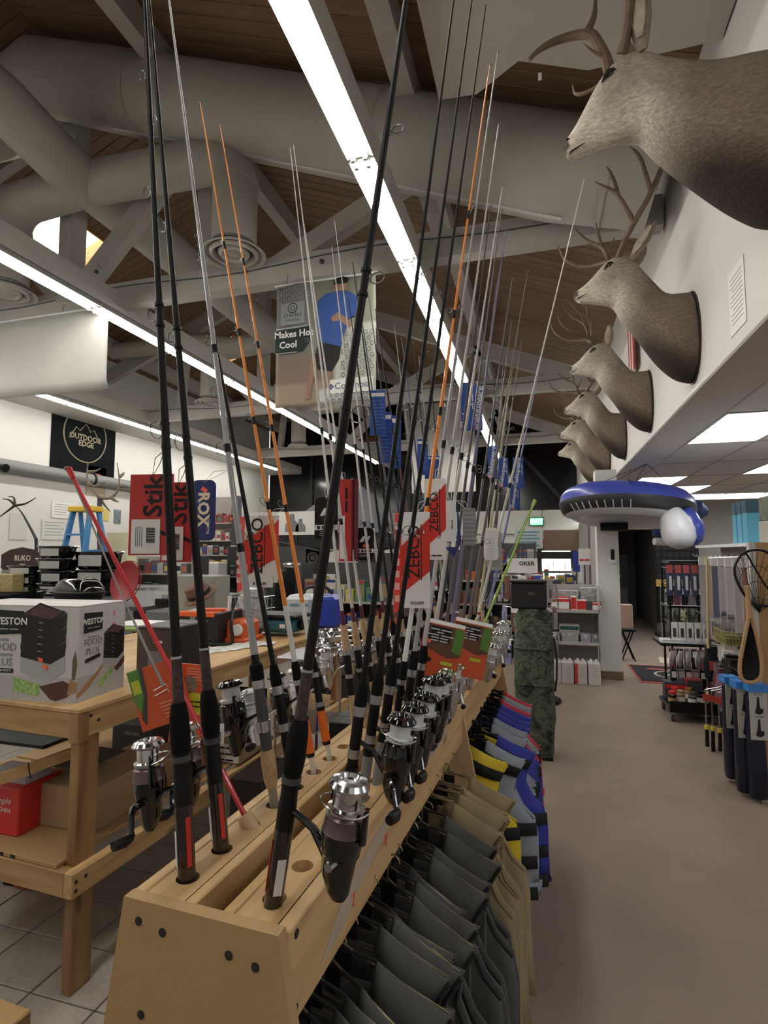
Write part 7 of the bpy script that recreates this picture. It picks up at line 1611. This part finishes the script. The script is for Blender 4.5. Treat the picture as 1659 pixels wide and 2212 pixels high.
# stall of small goods between ladder and rods
c = px(300, 1250, Y=6.9)
unit('low glass front shelf of small bright packages beside the ladder', (c.x + .1, 6.9, 0), 0, 1.7, .35, 1.5, (.6, .95, 1.25))
for z in (.95, 1.25): goods(c.x - .7, 6.97, z, (1, 0, 0), 14, .1, .22, 'on the %s board of the low shelf beside the ladder' % ('upper' if z > 1 else 'lower'), .07, .12, .1)
t = pbox(228, 1150, 275, 1190, 6.6, .2, mat('yellow_sign', (.62, .60, .42), .6), 'cream counter sign with a blue base by the ladder', name='counter_sign', cat='sign', Z=1.10); bx_('blue_base_band', (-.14, -.105, .0), (.14, -.102, .05), navy, t); lettering('KNIVES', dark_grey, t, T(.0, -.104, .16) @ RX(90), .05)
# ---- canopy tent, dark
cp_ = mat('canopy_black', (.018, .019, .022), .6, var=.4, scale=5, dark=1.9); cg = mat('canopy_grey', (.10, .105, .12), .6, var=.4, scale=5, dark=.7)
ce = px(760, 1165, Y=9.2); t = thing('pop_up_canopy', 'dark pop up canopy tent standing in the middle of the room', 'tent', (ce.x, 9.2, 0)); E = 1.22; ze = px(700, 1168, Y=8.0).z; za = ze + 1.15
for k in range(4):
    a = R(45 + 90 * k); b = R(135 + 90 * k); p = Vector((E * math.sqrt(2) * math.cos(a), E * math.sqrt(2) * math.sin(a), ze + .12)); q = Vector((E * math.sqrt(2) * math.cos(b), E * math.sqrt(2) * math.sin(b), ze + .12)); ap = Vector((0, 0, za))
    m = MB(); m.add([p, q, q.lerp(ap, .5) - Vector((0, 0, .10)), p.lerp(ap, .5) - Vector((0, 0, .10)), ap], [(0, 1, 2, 3), (3, 2, 4)]); thick(m.build('roof_panel', cg if k in (2, 3) else cp_, t, 0), .006)
    m = MB(); m.add([p, q, q - Vector((0, 0, .24)), p - Vector((0, 0, .24))], [(0, 1, 2, 3)]); thick(m.build('valance', cp_, t, 0), .006)
    MB().tube([p, (p.x, p.y, 0)], .02, 8).build('tent_leg', cg, t)
    MB().tube([p - Vector((0, 0, .05)), (p + q) / 2 - Vector((0, 0, .30)), q - Vector((0, 0, .05))], .012, 6).build('truss_bar', cg, t)
# ---- clothing round rack with dark jackets
ck = px(690, 1270, Y=6.0)
t = thing('clothes_rack', 'chrome clothes rack with a white size card', 'rack', (ck.x, 6.0, 0)); MB().torus(.42, .014, 28, 6, None, (0, 0, 1.42)).build('hoop_rail', chrome, t); MB().tube([(0, 0, 0), (0, 0, 1.42)], .02, 8).build('post', chrome, t)
for k in range(4): a = PI / 2 * k + .4; MB().tube([(0, 0, 1.40), (.42 * math.cos(a), .42 * math.sin(a), 1.42)], .010, 6).build('spoke', chrome, t); MB().tube([(0, 0, .05), (.35 * math.cos(a), .35 * math.sin(a), .02)], .016, 6).build('foot', chrome, t)
jk = [('olive camouflage', camo), ('black', mat('jacket_black', (.012, .013, .015), .8)), ('navy', mat('jacket_navy', (.015, .022, .05), .8)), ('tan camouflage', camo2), ('charcoal', grey_c), ('dark teal', mat('jacket_teal', (.03, .08, .09), .8)), ('dusty pink', mat('jacket_pink', (.42, .24, .22), .8))]
for i in range(12):
    a = 2 * PI * i / 12; nm, mm = jk[i % 7]
    t = thing('hanging_jacket', '%s jacket hanging on the chrome clothes rack%s' % (nm, (', first of its colour', ', second of its colour', ', third of its colour')[i // 7]), 'jacket', (ck.x + .42 * math.cos(a), 6.0 + .42 * math.sin(a), 1.39), a, 'jackets on the clothes rack')
    rings = [[Vector((aa * math.cos(q) * (1 + .06 * math.sin(4 * q)), b_ * math.sin(q), z)) for q in [2 * PI * j / 12 for j in range(12)]] for z, aa, b_ in ((-.75, .21, .036), (-.35, .20, .04), (-.12, .18, .036), (-.05, .10, .03), (0, .04, .02))]
    MB().loft(rings).build('jacket_body', mm, t, 60)
    for s in (1, -1): MB().tube([(s * .15, 0, -.09), (s * .19, .01, -.3), (s * .20, .02, -.6)], [.034, .034, .03], 8).build('sleeve', mm, t)
    MB().tube([(0, 0, -.01), (0, 0, .03), (.015, 0, .045)], .004, 5).build('hook', steel, t)
def board_sign(u0, v0, u1, v1, Y, label, m, name='display_sign', cat='sign', stand=True):
    a = px(u0, v1, Y=Y); b = px(u1, v0, Y=Y); w_ = b.x - a.x; h = b.z - a.z; t = thing(name, label, cat, ((a.x + b.x) / 2, Y, a.z)); bx_('board', (-w_ / 2, -.008, 0), (w_ / 2, .008, h), m, t)
    if stand: MB().tube([(0, .02, 0), (0, .02, -a.z)], .012, 6).build('stand_post', dark_grey, t); bx_('stand_base', (-.12, -.08, -a.z), (.12, .12, -a.z + .015), dark_grey, t)
    return t, w_, h
t, w_, h = board_sign(672, 1240, 724, 1268, 5.5, 'blank white size card standing on the clothes rack', paper)
t, w_, h = board_sign(598, 1104, 682, 1156, 7.95, 'white shooting target poster with grey silhouettes', paper, cat='poster', name='target_poster')
for x, s_ in ((-.10 * w_, 1.0), (.12 * w_, .72)):
    MB().prism([(x + s_ * h * p_, s_ * h * q_) for p_, q_ in ((-.32, .0), (.32, .0), (.30, .35), (.12, .50), (.12, .66), (.09, .76), (-.09, .76), (-.12, .66), (-.12, .50), (-.30, .35))], .003, RX(90).to_3x3(), (0, -.009, .05)).build('silhouette', mid_grey, t, 0)
t, w_, h = board_sign(600, 1178, 650, 1245, 9.0, 'white poster showing a person in a black cap among orange hexagons', mat('poster_pale', (.52, .47, .40), .6), cat='poster', name='hexagon_poster')
MB().prism([(-.2 * w_, 0), (.15 * w_, 0), (.12 * w_, .45 * h), (-.02 * w_, .5 * h), (-.18 * w_, .4 * h)], .003, RX(90).to_3x3(), (0, -.009, .02)).build('figure', ink, t, 0); MB().lathe([(.075, 0), (.075, .004)], 14, RX(90).to_3x3(), (-.06 * w_, -.008, .62 * h)).build('face', mat('figure_skin', (.35, .20, .14), .7), t); MB().prism([(-.20 * w_, .66 * h), (.06 * w_, .66 * h), (.04 * w_, .78 * h), (-.10 * w_, .80 * h)], .004, RX(90).to_3x3(), (0, -.012, 0)).build('cap', ink, t, 0)
hx_m = mat('hexagon_orange', (.42, .13, .05), .6)
for x, z in ((.34, .30), (.38, .55), (.30, .78), (.0, .88), (.40, .10)): MB().lathe([(.06, 0), (.06, .004)], 6, RX(90).to_3x3(), (x * w_, -.008, z * h)).build('hexagon', hx_m, t)
t, w_, h = board_sign(640, 1178, 700, 1248, 8.7, 'black display board with a white round badge under the canopy', mat('board_black', (.022, .022, .024), .6)); MB().torus(.085, .02, 24, 5, RX(90).to_3x3(), (.05, -.012, h * .62)).build('round_badge', paper, t); MB().lathe([(.05, 0), (.05, .003)], 12, RX(90).to_3x3(), (.05, -.009, h * .62)).build('badge_core', paper, t); bx_('red_tab', (-.2, -.011, h * .72), (-.1, -.008, h * .78), mat('tab_red', (.42, .10, .12), .6), t)
# ---- gondolas running away down the middle, full of small packs
for gi, (u, Yg, nb, hz, where) in enumerate(((560, 7.4, 3, 1.55, 'mid room shelf before the canopy'), (760, 5.2, 3, 1.35, 'black shelf between rods and canopy'), (870, 6.4, 3, 1.45, 'second black shelf past the rods'), (960, 7.8, 3, 1.5, 'farthest black shelf past the rods'))):
    c = px(u, 1290, Y=Yg); zs_ = [.5 + i * (hz - .5) / nb for i in range(nb)]
    unit('dark shelf, the %s' % where, (c.x, Yg, 0), R(-4), 1.15, .35, hz + .1, zs_, back=dark_grey)
    for zi, z in enumerate(zs_): goods(c.x - .52, Yg + .08, z, (1, 0, 0), 10, .12, .26, 'on the %s board of the %s' % (('bottom', 'middle', 'top')[zi], where), .07, .13, .12)
# ---- hanging packs rack with a white header beside the lime pole
c = px(1130, 1300, Y=5.4)
t = thing('spinner_rack', 'wire spinner rack of hanging packs with a white header card', 'display rack', (c.x, 5.4, 0)); MB().tube([(0, 0, 0), (0, 0, 1.62)], .018, 8).build('post', dark_grey, t); MB().lathe([(.22, 0), (.22, .03), (.05, .05)], 20).build('base', black, t)
for z in (.75, 1.05, 1.34): MB().torus(.18, .005, 20, 5, None, (0, 0, z)).build('ring_wire', steel, t)
zt = px(1130, 1262, Y=5.4).z
bx_('header_card', (-.14, -.02, 1.36), (.14, -.012, 1.50), paper, t); lettering('OKER', ink, t, T(.04, -.022, 1.45) @ RX(90), .055, bold=.001)
pn = ['blue', 'red', 'tan', 'black', 'white', 'lilac', 'brown', 'silver']
pc_ = [(.05, .10, .45), (.50, .05, .05), (.45, .32, .18), (.03, .03, .035), (.62, .60, .57), (.30, .30, .55), (.16, .06, .05), (.45, .45, .44)]
for zi, z in enumerate((.75, 1.05, 1.34)):
    for i in range(8):
        a = 2 * PI * (i + .5 * zi) / 8
        t = thing('lure_pack', '%s lure pack on the %s ring of the spinner rack' % (pn[(i + zi) % 8], ('lowest', 'middle', 'top')[zi]), 'package', (c.x + .19 * math.cos(a), 5.4 + .19 * math.sin(a), z), a + PI / 2, 'lure packs on the spinner rack'); k = cmat(pc_[(i + zi) % 8], .4)
        bx_('header', (-.035, -.003, -.05), (.035, .003, 0), paper if i % 2 else k, t); bx_('blister', (-.032, -.012, -.22), (.032, .006, -.05), k, t); MB().box((0, -.014, -.13), (.02, .012, .08), bev=.005).build('lure', chrome if i % 3 else cork, t)
# ---- far end: entrance
ED = 15.9
def EP(u, v): return px(u, v, Y=ED)
fd = struct(MB().bb((-2.0, BY - .12, 2.1), (1.0, BY - .02, 2.75)).build('trim_90', mat('header_white', (.66, .65, .62), .6), smooth=0))
a = EP(1172, 1262); b = EP(1232, 1190)
day = mat('daylight_glass', (.95, 1.0, .88), .3, emit=3.0)
dr = struct(MB().bb((a.x - .12, BY - .10, 0), (b.x + .12, BY - .04, b.z + .12)).build('door_1', mat('door_frame_black', (.02, .02, .022), .5), smooth=0))
bx_('glass_pane', (a.x, BY - .125, .1), (b.x, BY - .105, b.z), day, dr); bx_('mid_rail', (a.x, BY - .14, 1.0), (b.x, BY - .12, 1.06), MATS['door_frame_black'], dr)
for k in range(4): bx_('bar', (a.x + (b.x - a.x) * (.2 + .2 * k) - .01, BY - .135, .3), (a.x + (b.x - a.x) * (.2 + .2 * k) + .01, BY - .126, b.z - .3), mat('bar_pale', (.55, .60, .50), .5), dr)
p = EP(1159, 1127); t = thing('exit_sign', 'small green lit exit sign under the white header', 'sign', (p.x, ED - .10, p.z)); bx_('housing', (-.19, .0, -.12), (.19, .05, .12), black, t); bx_('lit_face', (-.17, -.012, -.10), (.17, .0, .10), mat('exit_green', (.10, .55, .22), .5, emit=1.2), t); lettering('EXIT', mat('exit_letters', (.75, 1, .8), .5, emit=1.6), t, T(0, -.014, 0) @ RX(90), .17, bold=.004)
t, w_, h = board_sign(1112, 1142, 1172, 1185, 11.0, 'pale blue handwritten notice board on a white post', mat('notice_blue', (.50, .58, .56), .5)); 
for k in range(5): bx_('brush_line', (-w_ * .40, -.011, h * (.80 - k * .17)), (w_ * (.38 - .08 * (k % 2)), -.009, h * (.87 - k * .17)), mat('brush_blue', (.12, .25, .38), .6), t)
bx_('white_post', (-.03, -.03, -.75), (.03, -.01, 0), paper, t)
a = EP(1175, 1190); b = EP(1255, 1145)
bx_('brown_soffit', (a.x, BY - .30, a.z), (b.x, BY - .12, b.z), mat('soffit_brown', (.16, .10, .07), .7), fd); bx_('dark_beam', (a.x - .3, BY - .34, a.z - .22), (b.x + .15, BY - .12, a.z - .02), mat('beam_black', (.015, .014, .014), .6), fd)
a = EP(1256, 1260); b = EP(1290, 1135); struct(MB().bb((a.x, BY - .5, 0), (b.x, BY - .12, b.z)).build('wall_pier', wall_paint, smooth=0))
p = EP(1172, 1178); t = thing('heart_ornament', 'red heart ornament hanging by the entrance', 'ornament', (p.x, ED - .06, p.z + .1)); MB().prism([(0, -.14), (.14, .02), (.10, .10), (.03, .09), (0, .04), (-.03, .09), (-.10, .10), (-.14, .02)], .03, RX(90).to_3x3()).build('heart', mat('heart_red', (.70, .06, .03), .4), t, 0); MB().tube([(0, 0, .05), (0, 0, .9)], .006, 5).build('cord', ink, t)
# notice and blue bag by the pier
t, w_, h = board_sign(1250, 1185, 1275, 1220, 9.6, 'white price card with red script near the column', paper); lettering('Sale', red, t, T(0, -.011, h * .3) @ RX(90), .08, shear=.3)
t, w_, h = board_sign(1238, 1190, 1252, 1235, 9.8, 'tall blue banner stand near the column', mat('banner_blue', (.04, .06, .35), .5))
# counter with till goods behind the shelf unit
t = thing('far_counter', 'far sales counter with clutter before the entrance', 'counter', (.1, 10.4, 0)); bx_('counter_body', (-1.2, 0, 0), (.62, .6, .95), lam, t); bx_('counter_top', (-1.22, -.03, .95), (.64, .63, 1.0), light_grey, t)
goods(-.95, 10.6, 1.0, (1, 0, 0), 13, .12, .28, 'on the far sales counter', .08, .14, .15)
goods(-.95, 10.35, 1.0, (1, 0, 0), 12, .08, .2, 'on the front edge of the far sales counter', .08, .14, .12)

# ---- more stock between the rack and the entrance
c = px(1165, 1300, Y=6.1)
t = thing('spinner_rack', 'second wire spinner rack crowded with dark packs beyond the black case', 'display rack', (c.x, 6.1, 0)); MB().tube([(0, 0, 0), (0, 0, 1.32)], .018, 8).build('post', dark_grey, t); MB().lathe([(.2, 0), (.2, .03), (.05, .05)], 20).build('base', black, t)
for z in (.7, .98, 1.26): MB().torus(.16, .005, 20, 5, None, (0, 0, z)).build('ring_wire', steel, t)
dk3 = [(.03, .03, .035), (.14, .05, .05), (.30, .28, .26), (.05, .05, .10), (.20, .12, .07), (.05, .09, .30), (.42, .38, .33)]
dn3 = ['black', 'oxblood', 'stone', 'ink blue', 'brown', 'bright blue', 'bone']
for zi, z in enumerate((.7, .98, 1.26)):
    for i in range(7):
        a = 2 * PI * (i + .5 * zi) / 7
        t = thing('lure_pack', '%s pack on ring %s of the second spinner rack' % (dn3[(i + 2 * zi) % 7], ('one', 'two', 'three', 'four')[zi]), 'package', (c.x + .17 * math.cos(a), 6.1 + .17 * math.sin(a), z), a + PI / 2, 'packs on the second spinner rack'); k = cmat(dk3[(i + 2 * zi) % 7], .4)
        bx_('header', (-.04, -.003, -.05), (.04, .003, 0), k, t); bx_('blister', (-.036, -.012, -.22), (.036, .006, -.05), k if i % 2 else cmat((.25, .24, .24)), t); MB().box((0, -.014, -.13), (.025, .012, .09), bev=.005).build('lure', cmat(dk3[(i + 3) % 7]), t)
for gi, (u, Yg, hz, where) in enumerate(((1075, 8.4, 1.6, 'dark shelf seen past the lime pole'), (1135, 9.3, 1.0, 'dark shelf before the sales counter'))):
    c = px(u, 1290, Y=Yg); zs_ = [z for z in (.45, .8, 1.15, 1.4) if z < hz]
    unit('%s, crowded with small stock' % where, (c.x, Yg, 0), R(-2), 1.1, .35, hz + .1, zs_, back=dark_grey)
    for zi, z in enumerate(zs_): goods(c.x - .5, Yg + .08, z, (1, 0, 0), 10, .12, .22, 'on board %s of the %s' % (('one', 'two', 'three', 'four')[zi], where), .07, .12, .12, [2, 5, 0, 4, 8, 10, 3])
# white slat panel with hung accessories on the poster wall side
c = px(540, 1150, Y=9.6)
t = thing('slat_panel', 'white slat wall panel with hung accessories before the dark gable', 'display panel', (c.x, 9.6, 0)); bx_('panel', (-.85, 0, .4), (.85, .04, 2.35), wall_paint, t)
for k in range(13): bx_('slat_groove', (-.84, -.003, .5 + k * .14), (.84, .0, .512 + k * .14), mid_grey, t)
for x in (-.8, .8): bx_('upright', (x - .03, .04, 0), (x + .03, .1, 2.35), dark_grey, t)
acc = [('brown leather sheath', (.12, .045, .03)), ('black pouch', (.03, .03, .03)), ('dark holster', (.05, .035, .03)), ('silver tool card', (.45, .45, .45)), ('maroon belt case', (.16, .03, .03)), ('olive pouch', (.10, .11, .06))]
for zi, z in enumerate((2.2, 1.85, 1.5)):
    for i in range(7):
        nm, cc = acc[(i + 2 * zi) % 6]
        t = thing('hung_accessory', '%s, %s along row %s of the white slat panel' % (nm, ordn[i].replace('nearest', 'first'), ('one', 'two', 'three')[zi]), 'accessory', (c.x - .66 + i * .22, 9.56, z), 0, 'accessories on the slat panel')
        MB().tube([(0, .04, .02), (0, -.03, .02)], .004, 5).build('hook', steel, t); MB().box((0, -.02, -.09), (.11, .04, .2), bev=.015).build('case', cmat(cc, .5), t); MB().box((0, -.045, -.05), (.09, .012, .07), bev=.004).build('flap', cmat(tuple(x * .8 for x in cc), .5), t)
